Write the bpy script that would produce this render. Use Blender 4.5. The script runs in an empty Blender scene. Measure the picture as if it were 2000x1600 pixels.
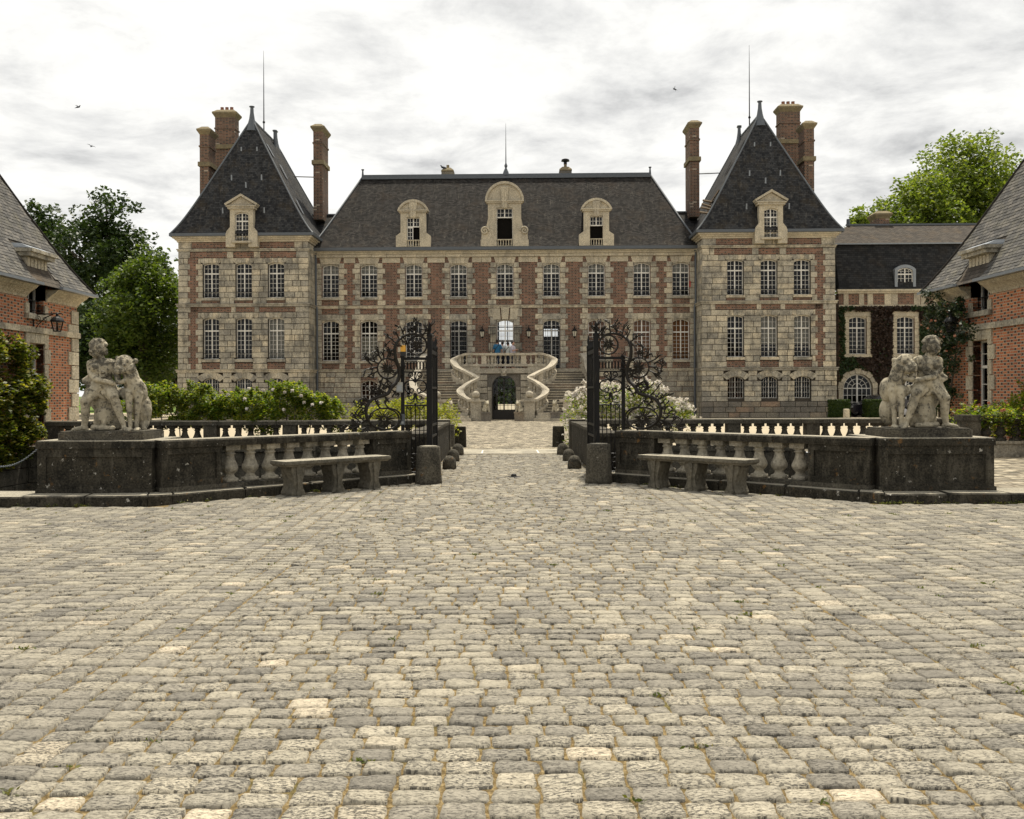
import bpy, bmesh, math, random
import numpy as np
from mathutils import Vector, Matrix

scene = bpy.context.scene
COL = scene.collection
R = math.radians
random.seed(7)
RNG = np.random.default_rng(11)

# ------------------------------------------------------------------ camera
F, VX, HY, CH = 1900.0, 983.0, 770.0, 1.5      # focal length in photo pixels, vanishing point, eye height
cam_d = bpy.data.cameras.new('camera')
cam_d.sensor_width = 36.0
cam_d.lens = 36.0 * F / 2000.0
cam_d.shift_x = (1000 - VX) / 2000.0
cam_d.shift_y = -(800 - HY) / 2000.0
cam_d.clip_start = 0.1
cam_d.clip_end = 3000
cam = bpy.data.objects.new('camera', cam_d)
COL.objects.link(cam)
cam.location = (0, 0, CH)
cam.rotation_euler = (Matrix.Rotation(R(90), 4, 'X') @ Matrix.Rotation(R(-0.2), 4, 'Z')).to_euler()
scene.camera = cam

def P(px, py, Z):
    """photo pixel at depth Z -> point in the place"""
    return Vector(((px - VX) * Z / F, Z, CH + (HY - py) * Z / F))
def PX(px, Z): return (px - VX) * Z / F

# ------------------------------------------------------------------ world: veiled sun behind broken cloud
SUN_EL, SUN_AZ = R(67), R(14)                  # azimuth from +Y, behind the chateau
world = bpy.data.worlds.new('World')
scene.world = world
world.use_nodes = True
wt = world.node_tree
wt.nodes.clear()
def wn(t, **k):
    n = wt.nodes.new(t)
    for a, b in k.items(): setattr(n, a, b)
    return n
def wl(a, b): wt.links.new(a, b)
w_out = wn('ShaderNodeOutputWorld'); w_bg = wn('ShaderNodeBackground')
sky = wn('ShaderNodeTexSky', sky_type='NISHITA')
sky.sun_disc = False
sky.sun_elevation = SUN_EL
sky.sun_rotation = SUN_AZ
w_tc = wn('ShaderNodeTexCoord'); w_sep = wn('ShaderNodeSeparateXYZ')
wl(w_tc.outputs['Generated'], w_sep.inputs[0])
def wm(op, a, b=None, clamp=False):
    n = wn('ShaderNodeMath', operation=op); n.use_clamp = clamp
    for i, v in enumerate((a, b)):
        if v is None: continue
        if isinstance(v, (int, float)): n.inputs[i].default_value = v
        else: wl(v, n.inputs[i])
    return n.outputs[0]
zc = wm('ADD', wm('MAXIMUM', w_sep.outputs[2], 0.0), 0.16)
w_comb = wn('ShaderNodeCombineXYZ')
wl(wm('DIVIDE', w_sep.outputs[0], zc), w_comb.inputs[0])
wl(wm('DIVIDE', w_sep.outputs[1], zc), w_comb.inputs[1])
n1 = wn('ShaderNodeTexNoise'); n1.inputs['Scale'].default_value = 2.7; n1.inputs['Detail'].default_value = 11; n1.inputs['Roughness'].default_value = 0.62; n1.inputs['Distortion'].default_value = 0.25
n2 = wn('ShaderNodeTexNoise'); n2.inputs['Scale'].default_value = 0.42; n2.inputs['Detail'].default_value = 3
wl(w_comb.outputs[0], n1.inputs['Vector']); wl(w_comb.outputs[0], n2.inputs['Vector'])
dens = wm('ADD', wm('MULTIPLY', n1.outputs['Fac'], 0.75), wm('MULTIPLY', n2.outputs['Fac'], 0.35))
ramp = wn('ShaderNodeValToRGB')
cr = ramp.color_ramp
cr.elements[0].position = 0.40; cr.elements[0].color = (0.92, 0.915, 0.89, 1)
cr.elements[1].position = 0.72; cr.elements[1].color = (0.40, 0.405, 0.41, 1)
e = cr.elements.new(0.53); e.color = (0.82, 0.815, 0.79, 1)
e = cr.elements.new(0.61); e.color = (0.66, 0.66, 0.65, 1)
wl(dens, ramp.inputs[0])
# thin spots let a little of the blue sky through
gap = wn('ShaderNodeValToRGB')
gap.color_ramp.elements[0].position = 0.335; gap.color_ramp.elements[0].color = (1, 1, 1, 1)
gap.color_ramp.elements[1].position = 0.40; gap.color_ramp.elements[1].color = (0, 0, 0, 1)
wl(dens, gap.inputs[0])
skm = wn('ShaderNodeVectorMath', operation='SCALE'); wl(sky.outputs[0], skm.inputs[0]); skm.inputs['Scale'].default_value = 0.12
wmix = wn('ShaderNodeMix', data_type='RGBA')
wl(wm('MULTIPLY', gap.outputs[0], 0.55), wmix.inputs['Factor'])
wl(ramp.outputs[0], wmix.inputs['A']); wl(skm.outputs[0], wmix.inputs['B'])
wl(wmix.outputs['Result'], w_bg.inputs[0])
w_bg.inputs[1].default_value = 1.0
wl(w_bg.outputs[0], w_out.inputs[0])

sun_d = bpy.data.lights.new('sun', 'SUN')
sun_d.energy = 4.8
sun_d.angle = R(2.5)
sun_d.color = (1.0, 0.93, 0.80)
sun = bpy.data.objects.new('sun', sun_d)
COL.objects.link(sun)
sdir = Vector((math.sin(SUN_AZ) * math.cos(SUN_EL), math.cos(SUN_AZ) * math.cos(SUN_EL), math.sin(SUN_EL)))
sun.rotation_euler = (-sdir).to_track_quat('-Z', 'Y').to_euler()
sun.location = sdir * 200

vs = scene.view_settings
vs.view_transform = 'Standard'; vs.look = 'None'; vs.gamma = 1.0; vs.exposure = 0.3
vs.use_curve_mapping = False
try:
    scene.cycles.max_bounces = 6; scene.cycles.diffuse_bounces = 3; scene.cycles.glossy_bounces = 2
    scene.cycles.transparent_max_bounces = 8; scene.cycles.caustics_reflective = False; scene.cycles.caustics_refractive = False
except Exception: pass

# ------------------------------------------------------------------ materials
class NT:
    def __init__(s, name):
        s.m = bpy.data.materials.new(name); s.m.use_nodes = True
        s.t = s.m.node_tree; s.t.nodes.clear()
        s.out = s.n('ShaderNodeOutputMaterial')
    def n(s, t, **k):
        n = s.t.nodes.new(t)
        for a, b in k.items(): setattr(n, a, b)
        return n
    def put(s, v, sock):
        if isinstance(v, (int, float)): sock.default_value = v
        elif isinstance(v, tuple): sock.default_value = v if len(v) == 4 or sock.type == 'VECTOR' else (*v, 1)
        else: s.t.links.new(v, sock)
    def math(s, op, a, b=None, clamp=False):
        n = s.n('ShaderNodeMath', operation=op); n.use_clamp = clamp
        s.put(a, n.inputs[0])
        if b is not None: s.put(b, n.inputs[1])
        return n.outputs[0]
    def mix(s, f, a, b, mode='MIX'):
        n = s.n('ShaderNodeMix', data_type='RGBA', blend_type=mode)
        s.put(f, n.inputs['Factor']); s.put(a, n.inputs['A']); s.put(b, n.inputs['B'])
        return n.outputs['Result']
    def ramp(s, f, *stops):
        n = s.n('ShaderNodeValToRGB'); c = n.color_ramp
        while len(c.elements) < len(stops): c.elements.new(0.5)
        for e, (p, col) in zip(c.elements, stops):
            e.position = p
            e.color = (col, col, col, 1) if isinstance(col, (int, float)) else (*col, 1)
        s.put(f, n.inputs[0]); return n.outputs[0]
    def noise(s, vec, scale, detail=4, rough=0.55, dist=0.0):
        n = s.n('ShaderNodeTexNoise')
        s.put(vec, n.inputs['Vector']); n.inputs['Scale'].default_value = scale
        n.inputs['Detail'].default_value = detail; n.inputs['Roughness'].default_value = rough; n.inputs['Distortion'].default_value = dist
        return n.outputs['Fac']
    def vor(s, vec, scale, feature='F1', rnd=1.0):
        n = s.n('ShaderNodeTexVoronoi', feature=feature)
        s.put(vec, n.inputs['Vector']); n.inputs['Scale'].default_value = scale; n.inputs['Randomness'].default_value = rnd
        return n.outputs
    def pos(s): return s.n('ShaderNodeNewGeometry').outputs['Position']
    def obj(s): return s.n('ShaderNodeTexCoord').outputs['Object']
    def uv(s): return s.n('ShaderNodeTexCoord').outputs['UV']
    def scale(s, v, x, y, z):
        n = s.n('ShaderNodeMapping'); s.put(v, n.inputs[0]); n.inputs['Scale'].default_value = (x, y, z); return n.outputs[0]
    def sep(s, v):
        n = s.n('ShaderNodeSeparateXYZ'); s.put(v, n.inputs[0]); return n.outputs
    def comb(s, x, y, z=0.0):
        n = s.n('ShaderNodeCombineXYZ'); s.put(x, n.inputs[0]); s.put(y, n.inputs[1]); s.put(z, n.inputs[2]); return n.outputs[0]
    def rnd(s):
        a = s.n('ShaderNodeObjectInfo').outputs['Random']
        b = s.n('ShaderNodeAttribute', attribute_name='cob').outputs['Fac']
        return s.math('FRACT', s.math('ADD', a, b))
    def white(s, v):
        n = s.n('ShaderNodeTexWhiteNoise', noise_dimensions='3D'); s.put(v, n.inputs['Vector']); return n.outputs['Value']
    def bump(s, h, dist=0.02, strength=0.6):
        n = s.n('ShaderNodeBump'); s.put(h, n.inputs['Height']); n.inputs['Distance'].default_value = dist; n.inputs['Strength'].default_value = strength
        return n.outputs[0]
    def bsdf(s, col, rough=0.85, spec=0.3, normal=None, metal=0.0):
        b = s.n('ShaderNodeBsdfPrincipled')
        s.put(col, b.inputs['Base Color']); s.put(rough, b.inputs['Roughness']); b.inputs['Metallic'].default_value = metal
        b.inputs['Specular IOR Level'].default_value = spec
        if normal is not None: s.t.links.new(normal, b.inputs['Normal'])
        s.t.links.new(b.outputs[0], s.out.inputs[0]); return s.m

def m_limestone(name, cols, grey=0.5, dark=(0.13, 0.125, 0.11), stain=0.5):
    t = NT(name); p = t.pos(); r = t.rnd()
    base = t.ramp(r, (0.0, cols[0]), (0.35, cols[1]), (0.7, cols[2]), (1.0, cols[3]))
    n = t.noise(p, 1.3, 6, 0.68)
    base = t.mix(t.math('MULTIPLY', t.ramp(n, (0.44, 0.0), (0.60, 1.0)), grey), base, dark)
    n2 = t.noise(t.scale(p, 1.0, 1.0, 0.35), 3.2, 5, 0.65)
    base = t.mix(t.math('MULTIPLY', t.ramp(n2, (0.5, 0.0), (0.75, 1.0)), stain), base, (0.09, 0.085, 0.07))
    n3 = t.noise(p, 17, 4, 0.6)
    base = t.mix(0.75, base, t.ramp(n3, (0.32, 0.45), (0.66, 1.1)), 'MULTIPLY')
    return t.bsdf(base, 0.9, 0.2, t.bump(t.math('ADD', n3, n2), 0.05, 0.9))
M = {}
M['ashlar'] = m_limestone('ashlar', [(0.38, 0.35, 0.285), (0.50, 0.455, 0.355), (0.57, 0.51, 0.385), (0.66, 0.57, 0.41)], 0.62, (0.15, 0.145, 0.13), 0.8)
M['ashlar_pale'] = m_limestone('ashlar_pale', [(0.50, 0.44, 0.33), (0.55, 0.485, 0.36), (0.60, 0.53, 0.39), (0.65, 0.57, 0.42)], 0.35, (0.25, 0.23, 0.19), 0.3)
M['rough_stone'] = m_limestone('rough_stone', [(0.17, 0.155, 0.13), (0.24, 0.21, 0.17), (0.30, 0.26, 0.19), (0.32, 0.22, 0.15)], 0.5)
M['stair_stone'] = m_limestone('stair_stone', [(0.48, 0.43, 0.34), (0.52, 0.465, 0.36), (0.56, 0.50, 0.385), (0.60, 0.53, 0.41)], 0.35, (0.2, 0.18, 0.15), 0.45)
def m_statue():
    t = NT('statue_stone'); p = t.pos()
    n = t.noise(p, 4.2, 5, 0.62); n2 = t.noise(p, 17, 5, 0.7); n3 = t.noise(t.scale(p, 1, 1, .35), 7, 4, .6)
    c = t.mix(t.ramp(n, (0.38, 0.0), (0.66, 1.0)), (0.52, 0.46, 0.335), (0.29, 0.26, 0.195))
    c = t.mix(t.math('MULTIPLY', t.ramp(n3, (0.5, 0.0), (0.7, 1.0)), 0.7), c, (0.10, 0.095, 0.08))
    hz = t.math('MULTIPLY', t.math('SUBTRACT', t.sep(p)[2], 1.45), 0.09)
    c = t.mix(t.math('MULTIPLY', t.ramp(t.math('ADD', t.math('ADD', t.math('MULTIPLY', n2, .6), t.math('MULTIPLY', n, .4)), hz), (0.51, 0.0), (0.59, 1.0)), 0.8), c, (0.05, 0.047, 0.04))
    return t.bsdf(c, 0.92, 0.15, t.bump(t.math('ADD', n2, n3), 0.045, 0.9))
M['statue_stone'] = m_statue()
M['baluster_stone'] = m_limestone('baluster_stone', [(0.42, 0.375, 0.29), (0.46, 0.415, 0.32), (0.50, 0.45, 0.345), (0.54, 0.48, 0.365)], 0.55, (0.15, 0.14, 0.12), 0.7)
M['bench_stone'] = m_limestone('bench_stone', [(0.17, 0.152, 0.115)] * 4, 0.7, (0.08, 0.075, 0.06), 0.8)

def m_lichen(name, a=(0.016, 0.015, 0.012), b=(0.052, 0.046, 0.034), spots=0.85, orange=0.6, pale=0.32):
    t = NT(name); p = t.pos()
    n = t.noise(p, 3.5, 6, 0.65)
    base = t.mix(t.ramp(n, (0.35, 0.0), (0.68, 1.0)), a, b)
    n2 = t.noise(t.scale(p, 1, 1, 0.3), 9, 5, 0.7)
    base = t.mix(t.math('MULTIPLY', t.ramp(n2, (0.5, 0.0), (0.7, 1.0)), pale), base, (0.20, 0.18, 0.14))
    n3 = t.noise(p, 38, 4, 0.7)
    base = t.mix(t.math('MULTIPLY', t.ramp(n3, (0.5, 0.0), (0.68, 1.0)), 0.40), base, tuple(min(1, 2.0 * x) for x in b))
    base = t.mix(t.math('MULTIPLY', t.ramp(n3, (0.36, 1.0), (0.48, 0.0)), 0.6), base, tuple(.4 * x for x in a))
    sp = 0.0
    for vs_, lim in ((8.0, 0.34), (23.0, 0.40)):
        v = t.vor(p, vs_)
        d = t.math('ADD', v['Distance'], t.math('MULTIPLY', t.math('SUBTRACT', t.noise(p, vs_ * 5, 4, 0.75), 0.42), 1.1))
        size = t.math('SUBTRACT', t.math('MULTIPLY', t.white(v['Position']), 0.62), lim)
        sp = t.math('MAXIMUM', sp, t.math('GREATER_THAN', size, d))
    mask = t.math('GREATER_THAN', t.noise(p, 2.6, 3), 0.47)
    base = t.mix(t.math('MULTIPLY', t.math('MULTIPLY', sp, mask), spots), base, (0.42, 0.40, 0.35))
    on = t.noise(p, 5.5, 5, 0.7)
    base = t.mix(t.math('MULTIPLY', t.ramp(on, (0.62, 0.0), (0.72, 1.0)), orange), base, (0.26, 0.13, 0.035))
    return t.bsdf(base, 0.92, 0.15, t.bump(t.math('ADD', n, n3), 0.02, 0.8))
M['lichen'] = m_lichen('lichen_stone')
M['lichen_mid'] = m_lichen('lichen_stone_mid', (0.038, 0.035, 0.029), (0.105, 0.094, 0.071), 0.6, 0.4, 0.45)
M['worn_sunlit_top'] = m_lichen('worn_sunlit_stone_top', (0.24, 0.22, 0.175), (0.36, 0.325, 0.25), 0.3, 0.25, 0.2)  # worn top faces, made paler still by sunlight put into the colour

def m_brick(name, w, h, c1, c2, header, hp, mortar, mw=0.14, fleck=0.0, grey=0.35, rot=False):
    t = NT(name); o = t.sep(t.obj())
    u = t.math('ADD', o[0], o[1]); z = o[2]
    row = t.math('FLOOR', t.math('DIVIDE', z, h))
    par = t.math('MULTIPLY', t.math('FLOORED_MODULO', row, 2.0), 0.5)
    uu = t.math('ADD', t.math('DIVIDE', u, w), par)
    ui = t.math('FLOOR', uu); uf = t.math('FRACT', uu); zf = t.math('FRACT', t.math('DIVIDE', z, h))
    ishead = t.math('LESS_THAN', uf, 0.34)
    cell = t.comb(t.math('ADD', ui, t.math('MULTIPLY', ishead, 0.5)), row, 1.7)
    r = t.white(cell)
    body = t.mix(r, c1, c2)
    hb = t.math('MULTIPLY', ishead, t.math('LESS_THAN', t.white(t.comb(ui, row, 7.3)), hp))
    body = t.mix(hb, body, header)
    if fleck: body = t.mix(t.math('MULTIPLY', t.math('GREATER_THAN', t.white(t.comb(ui, row, 3.1)), 1 - fleck), t.math('SUBTRACT', 1.0, ishead)), body, (0.45, 0.36, 0.27))
    mu = t.math('MAXIMUM', t.math('LESS_THAN', uf, 0.05), t.math('LESS_THAN', t.math('ABSOLUTE', t.math('SUBTRACT', uf, 0.365)), 0.025))
    mm = t.math('MAXIMUM', mu, t.math('LESS_THAN', zf, mw))
    p = t.pos(); n = t.noise(p, 1.1, 5, 0.6)
    col = t.mix(mm, body, mortar)
    col = t.mix(t.math('MULTIPLY', t.ramp(n, (0.45, 0.0), (0.7, 1.0)), grey), col, (0.09, 0.075, 0.06))
    nf = t.noise(p, 25, 3, 0.6)
    col = t.mix(0.4, col, t.ramp(nf, (0.3, 0.6), (0.7, 1.0)), 'MULTIPLY')
    return t.bsdf(col, 0.9, 0.2, t.bump(t.math('SUBTRACT', nf, t.math('MULTIPLY', mm, 1.2)), 0.01, 0.7))
M['brick'] = m_brick('chateau_brick', 0.42, 0.10, (0.25, 0.125, 0.085), (0.11, 0.058, 0.043), (0.07, 0.048, 0.04), 0.6, (0.29, 0.23, 0.17), 0.24, 0.0, 0.5)
M['brick_chimney'] = m_brick('chimney_brick', 0.42, 0.10, (0.22, 0.115, 0.075), (0.105, 0.058, 0.042), (0.06, 0.045, 0.04), 0.6, (0.27, 0.22, 0.16), 0.22, 0.02, 0.4)
M['brick_lodge'] = m_brick('lodge_brick', 0.34, 0.073, (0.52, 0.19, 0.085), (0.34, 0.11, 0.055), (0.075, 0.048, 0.038), 0.8, (0.45, 0.36, 0.26), 0.24, 0.0, 0.2)

def m_slate(name, w, h, a, b, streak=0.5, lichen=0.3, lcol=(0.12, 0.075, 0.03), pale=0.2):
    t = NT(name); o = t.sep(t.uv()); u, v = o[0], o[1]
    row = t.math('FLOOR', t.math('DIVIDE', v, h))
    uu = t.math('ADD', t.math('DIVIDE', u, w), t.math('MULTIPLY', t.math('FLOORED_MODULO', row, 2.0), 0.5))
    r = t.white(t.comb(t.math('FLOOR', uu), row, 0.3))
    vf = t.math('FRACT', t.math('DIVIDE', v, h)); uf = t.math('FRACT', uu)
    col = t.mix(r, a, b)
    gap = t.math('MAXIMUM', t.math('LESS_THAN', uf, 0.06), t.math('LESS_THAN', vf, 0.12))
    col = t.mix(t.math('MULTIPLY', gap, 0.75), col, (0.008, 0.008, 0.008))
    st = t.noise(t.comb(u, t.math('MULTIPLY', v, 0.12)), 2.6, 6, 0.7)
    col = t.mix(t.math('MULTIPLY', t.ramp(st, (0.5, 0.0), (0.72, 1.0)), streak), col, (0.012, 0.011, 0.010))
    st2 = t.noise(t.comb(u, t.math('MULTIPLY', v, 0.25)), 5.5, 6, 0.75)
    col = t.mix(t.math('MULTIPLY', t.ramp(st2, (0.55, 0.0), (0.75, 1.0)), pale), col, (0.15, 0.135, 0.11))
    ln = t.noise(t.comb(u, v), 0.8, 6, 0.7)
    col = t.mix(t.math('MULTIPLY', t.ramp(ln, (0.5, 0.0), (0.72, 1.0)), lichen), col, lcol)
    hgt = t.math('SUBTRACT', t.math('SUBTRACT', 1.0, vf), gap)
    return t.bsdf(col, 0.95, 0.08, t.bump(t.math('ADD', hgt, t.math('MULTIPLY', r, 0.5)), 0.025, 0.8))
M['slate_main'] = m_slate('slate_mossy', 0.19, 0.11, (0.016, 0.015, 0.014), (0.046, 0.042, 0.038), 0.75, 0.5, (0.052, 0.038, 0.026), 0.6)
M['slate_tower'] = m_slate('slate_dark', 0.19, 0.12, (0.022, 0.023, 0.025), (0.056, 0.056, 0.056), 0.75, 0.4, (0.085, 0.062, 0.032), 0.6)
M['slate_wing'] = m_slate('slate_wing', 0.26, 0.15, (0.020, 0.021, 0.022), (0.042, 0.042, 0.042), 0.6, 0.3, (0.07, 0.05, 0.03), 0.15)
M['slate_old'] = m_slate('slate_brown', 0.26, 0.15, (0.055, 0.048, 0.041), (0.095, 0.082, 0.068), 0.4, 0.5, (0.12, 0.085, 0.05), 0.5)
def m_slate_piece():
    t = NT('slate_piece'); r = t.rnd(); p = t.pos()
    col = t.ramp(r, (0.0, (0.042, 0.040, 0.037)), (0.6, (0.085, 0.08, 0.072)), (1.0, (0.135, 0.122, 0.105)))
    n = t.noise(p, 2.2, 6, 0.7)
    col = t.mix(t.math('MULTIPLY', t.ramp(n, (0.48, 0.0), (0.68, 1.0)), 0.55), col, (0.16, 0.145, 0.10))
    n2 = t.noise(p, 14, 4, 0.7)
    col = t.mix(t.math('MULTIPLY', t.ramp(n2, (0.5, 0.0), (0.7, 1.0)), 0.45), col, (0.035, 0.032, 0.028))
    return t.bsdf(col, 0.75, 0.3, t.bump(n2, 0.01, 0.6))
M['slate_piece'] = m_slate_piece()

def plain(name, col, rough=0.6, spec=0.4, metal=0.0, var=0.25, vs_=6.0):
    t = NT(name); p = t.pos()
    n = t.noise(p, vs_, 5, 0.6)
    c = t.mix(var, col, t.ramp(n, (0.25, tuple(x * 0.35 for x in col)), (0.75, tuple(min(1, x * 1.5) for x in col))))
    return t.bsdf(c, rough, spec, t.bump(n, 0.006, 0.3), metal)
M['lead'] = plain('lead', (0.075, 0.085, 0.095), 0.5, 0.5)
M['lead_light'] = plain('zinc', (0.20, 0.22, 0.24), 0.4, 0.5)
M['iron'] = plain('wrought_iron', (0.007, 0.0065, 0.006), 0.55, 0.22, 0.0, 0.5, 30)
M['iron_brown'] = plain('weathered_iron', (0.016, 0.013, 0.009), 0.55, 0.25, 0.0, 0.5, 30)
M['white'] = plain('white_paint', (0.66, 0.64, 0.58), 0.5, 0.3, 0, 0.15)
M['cream_paint'] = plain('cream_paint', (0.50, 0.46, 0.36), 0.6, 0.3)
M['grey_paint'] = plain('grey_paint', (0.30, 0.32, 0.33), 0.6, 0.3)
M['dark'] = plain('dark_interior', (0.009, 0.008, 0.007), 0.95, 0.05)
M['dark_door'] = plain('dark_door', (0.022, 0.018, 0.014), 0.5, 0.4)
M['curtain'] = plain('curtain_linen', (0.34, 0.32, 0.27), 0.9, 0.1)
M['shutter_wood'] = plain('shutter_wood', (0.28, 0.12, 0.045), 0.6, 0.3)
M['wood'] = plain('old_timber', (0.16, 0.12, 0.08), 0.85, 0.2)
M['mortar'] = plain('mortar', (0.06, 0.052, 0.042), 0.95, 0.1)
M['terracotta'] = plain('terracotta', (0.22, 0.10, 0.065), 0.85, 0.2)
M['cap_stone'] = m_lichen('chimney_cap', (0.15, 0.125, 0.08), (0.26, 0.21, 0.12), 0.2, 0.6, 0.2)
M['yellow'] = plain('amber_plastic', (0.75, 0.38, 0.03), 0.35, 0.5, 0, 0.1)
M['black_plastic'] = plain('black_plastic', (0.015, 0.015, 0.015), 0.5, 0.4)
M['box_grey'] = plain('grey_plastic', (0.30, 0.30, 0.27), 0.6, 0.3)
M['red'] = plain('red_cloth', (0.45, 0.02, 0.02), 0.8, 0.2)
M['skin'] = plain('skin', (0.42, 0.24, 0.17), 0.6, 0.3, 0, 0.1)
M['hair'] = plain('hair', (0.018, 0.013, 0.010), 0.6, 0.3)
M['denim'] = plain('dark_trousers', (0.03, 0.035, 0.05), 0.85, 0.2)
M['car_paint'] = plain('dark_car_paint', (0.012, 0.011, 0.016), 0.25, 0.6, 0, 0.1)
M['rubber'] = plain('rubber', (0.015, 0.015, 0.015), 0.9, 0.2)
M['rim_metal'] = plain('rim_metal', (0.35, 0.35, 0.36), 0.35, 0.5, 0.8)
M['bird'] = plain('bird_feathers', (0.05, 0.055, 0.065), 0.8, 0.2)
M['bark'] = plain('bark', (0.10, 0.085, 0.065), 0.95, 0.1, 0, 0.5, 8)
def m_glass():
    t = NT('window_glass')
    tr = t.n('ShaderNodeBsdfTransparent'); tr.inputs[0].default_value = (0.80, 0.82, 0.82, 1)
    gl = t.n('ShaderNodeBsdfGlossy'); gl.inputs['Roughness'].default_value = 0.03
    n = t.noise(t.pos(), 1.7, 2); gl.inputs[0].default_value = (0.7, 0.72, 0.74, 1)
    t.t.links.new(t.bump(n, 0.05, 0.25), gl.inputs['Normal'])
    fr = t.n('ShaderNodeFresnel'); fr.inputs[0].default_value = 1.38
    ms = t.n('ShaderNodeMixShader')
    t.t.links.new(fr.outputs[0], ms.inputs[0]); t.t.links.new(tr.outputs[0], ms.inputs[1]); t.t.links.new(gl.outputs[0], ms.inputs[2])
    t.t.links.new(ms.outputs[0], t.out.inputs[0]); return t.m
M['glass'] = m_glass()

def m_leaf(name, a, b, c, trans=0.35, rough=0.5, tint=(1.7, 1.75, 0.7, 1)):
    t = NT(name)
    r = t.n('ShaderNodeNewGeometry').outputs['Random Per Island']
    col = t.ramp(r, (0.0, a), (0.55, b), (1.0, c))
    n = t.noise(t.pos(), 0.5, 3)
    col = t.mix(0.5, col, t.ramp(n, (0.3, 0.55), (0.7, 1.0)), 'MULTIPLY')
    b1 = t.n('ShaderNodeBsdfPrincipled'); t.put(col, b1.inputs['Base Color']); b1.inputs['Roughness'].default_value = rough; b1.inputs['Specular IOR Level'].default_value = 0.3
    b2 = t.n('ShaderNodeBsdfTranslucent'); t.put(t.mix(1.0, col, tint, 'MULTIPLY'), b2.inputs[0])
    ms = t.n('ShaderNodeMixShader'); ms.inputs[0].default_value = trans
    t.t.links.new(b1.outputs[0], ms.inputs[1]); t.t.links.new(b2.outputs[0], ms.inputs[2]); t.t.links.new(ms.outputs[0], t.out.inputs[0])
    return t.m
M['leaf_dark'] = m_leaf('leaf_dark', (0.018, 0.034, 0.010), (0.032, 0.058, 0.015), (0.055, 0.085, 0.02), 0.22)
M['leaf_mid'] = m_leaf('leaf_mid', (0.04, 0.07, 0.012), (0.075, 0.115, 0.018), (0.13, 0.17, 0.03), 0.33)
M['leaf_light'] = m_leaf('leaf_light', (0.075, 0.11, 0.02), (0.13, 0.175, 0.03), (0.21, 0.24, 0.045), 0.42)
M['leaf_rose'] = m_leaf('leaf_rose', (0.05, 0.09, 0.012), (0.13, 0.185, 0.022), (0.33, 0.31, 0.045), 0.52)
M['leaf_yellow'] = m_leaf('leaf_yellow', (0.12, 0.14, 0.015), (0.24, 0.26, 0.03), (0.42, 0.38, 0.05), 0.45)
M['leaf_ivy'] = m_leaf('leaf_ivy', (0.035, 0.055, 0.008), (0.10, 0.125, 0.018), (0.30, 0.26, 0.04), 0.45)
M['leaf_ivy_green'] = m_leaf('leaf_ivy_green', (0.015, 0.03, 0.008), (0.028, 0.055, 0.013), (0.05, 0.08, 0.02), 0.2)
M['leaf_dry'] = m_leaf('leaf_dry', (0.022, 0.014, 0.009), (0.042, 0.026, 0.016), (0.075, 0.045, 0.028), 0.1)
M['leaf_climber'] = m_leaf('leaf_climber', (0.012, 0.026, 0.012), (0.025, 0.045, 0.018), (0.05, 0.07, 0.025), 0.15, 0.35)
M['hedge'] = m_leaf('leaf_hedge', (0.022, 0.045, 0.008), (0.045, 0.08, 0.012), (0.08, 0.11, 0.018), 0.25)
M['petal_white'] = m_leaf('petal_white', (0.80, 0.73, 0.62), (0.85, 0.80, 0.72), (0.86, 0.83, 0.76), 0.3, 0.7, (1, .97, .93, 1))
M['petal_pink'] = m_leaf('petal_pink', (0.45, 0.14, 0.08), (0.60, 0.25, 0.15), (0.70, 0.40, 0.25), 0.3, 0.7, (1, 1, 1, 1))
M['weed'] = m_leaf('weed_blade', (0.07, 0.09, 0.015), (0.10, 0.13, 0.02), (0.20, 0.17, 0.04), 0.3)
M['grass'] = plain('lawn_grass', (0.10, 0.15, 0.03), 0.9, 0.1, 0, 0.5, 2)
# ------------------------------------------------------------------ ground materials
def m_cobble():
    t = NT('cobble_stone'); r = t.rnd(); p = t.pos()
    col = t.ramp(r, (0.0, (0.23, 0.21, 0.172)), (0.2, (0.325, 0.295, 0.236)), (0.65, (0.405, 0.365, 0.28)), (0.965, (0.48, 0.428, 0.325)), (0.98, (0.60, 0.515, 0.375)), (1.0, (0.63, 0.54, 0.395)))
    big = t.noise(p, 0.55, 4, 0.6)
    col = t.mix(t.math('MULTIPLY', t.ramp(big, (0.4, 0.0), (0.7, 1.0)), 0.35), col, (0.17, 0.16, 0.14))
    off = t.math('MULTIPLY', r, 37.0)
    sp = t.sep(p)
    v = t.comb(t.math('ADD', sp[0], off), t.math('MULTIPLY', sp[1], 2.3), off)
    pit = t.noise(v, 42, 6, 0.74, 0.8)
    col = t.mix(t.math('MULTIPLY', t.ramp(t.math('SUBTRACT', pit, t.math('MULTIPLY', t.math('SUBTRACT', t.math('FRACT', t.math('MULTIPLY', r, 91.7)), 0.5), 0.08)), (0.525, 0.0), (0.575, 1.0)), 0.88), col, (0.095, 0.088, 0.075))
    blot = t.noise(v, 9, 4, 0.6)
    col = t.mix(0.55, col, t.ramp(blot, (0.3, 0.62), (0.68, 1.0)), 'MULTIPLY')
    fine = t.noise(p, 110, 3, 0.7)
    col = t.mix(0.5, col, t.ramp(fine, (0.3, 0.6), (0.65, 1.0)), 'MULTIPLY')
    h = t.math('SUBTRACT', t.math('ADD', t.math('MULTIPLY', fine, 0.4), blot), t.math('MULTIPLY', t.ramp(pit, (0.5, 0.0), (0.64, 1.0)), 0.6))
    return t.bsdf(col, 0.86, 0.25, t.bump(h, 0.009, 0.75))
M['cobble'] = m_cobble()
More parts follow.
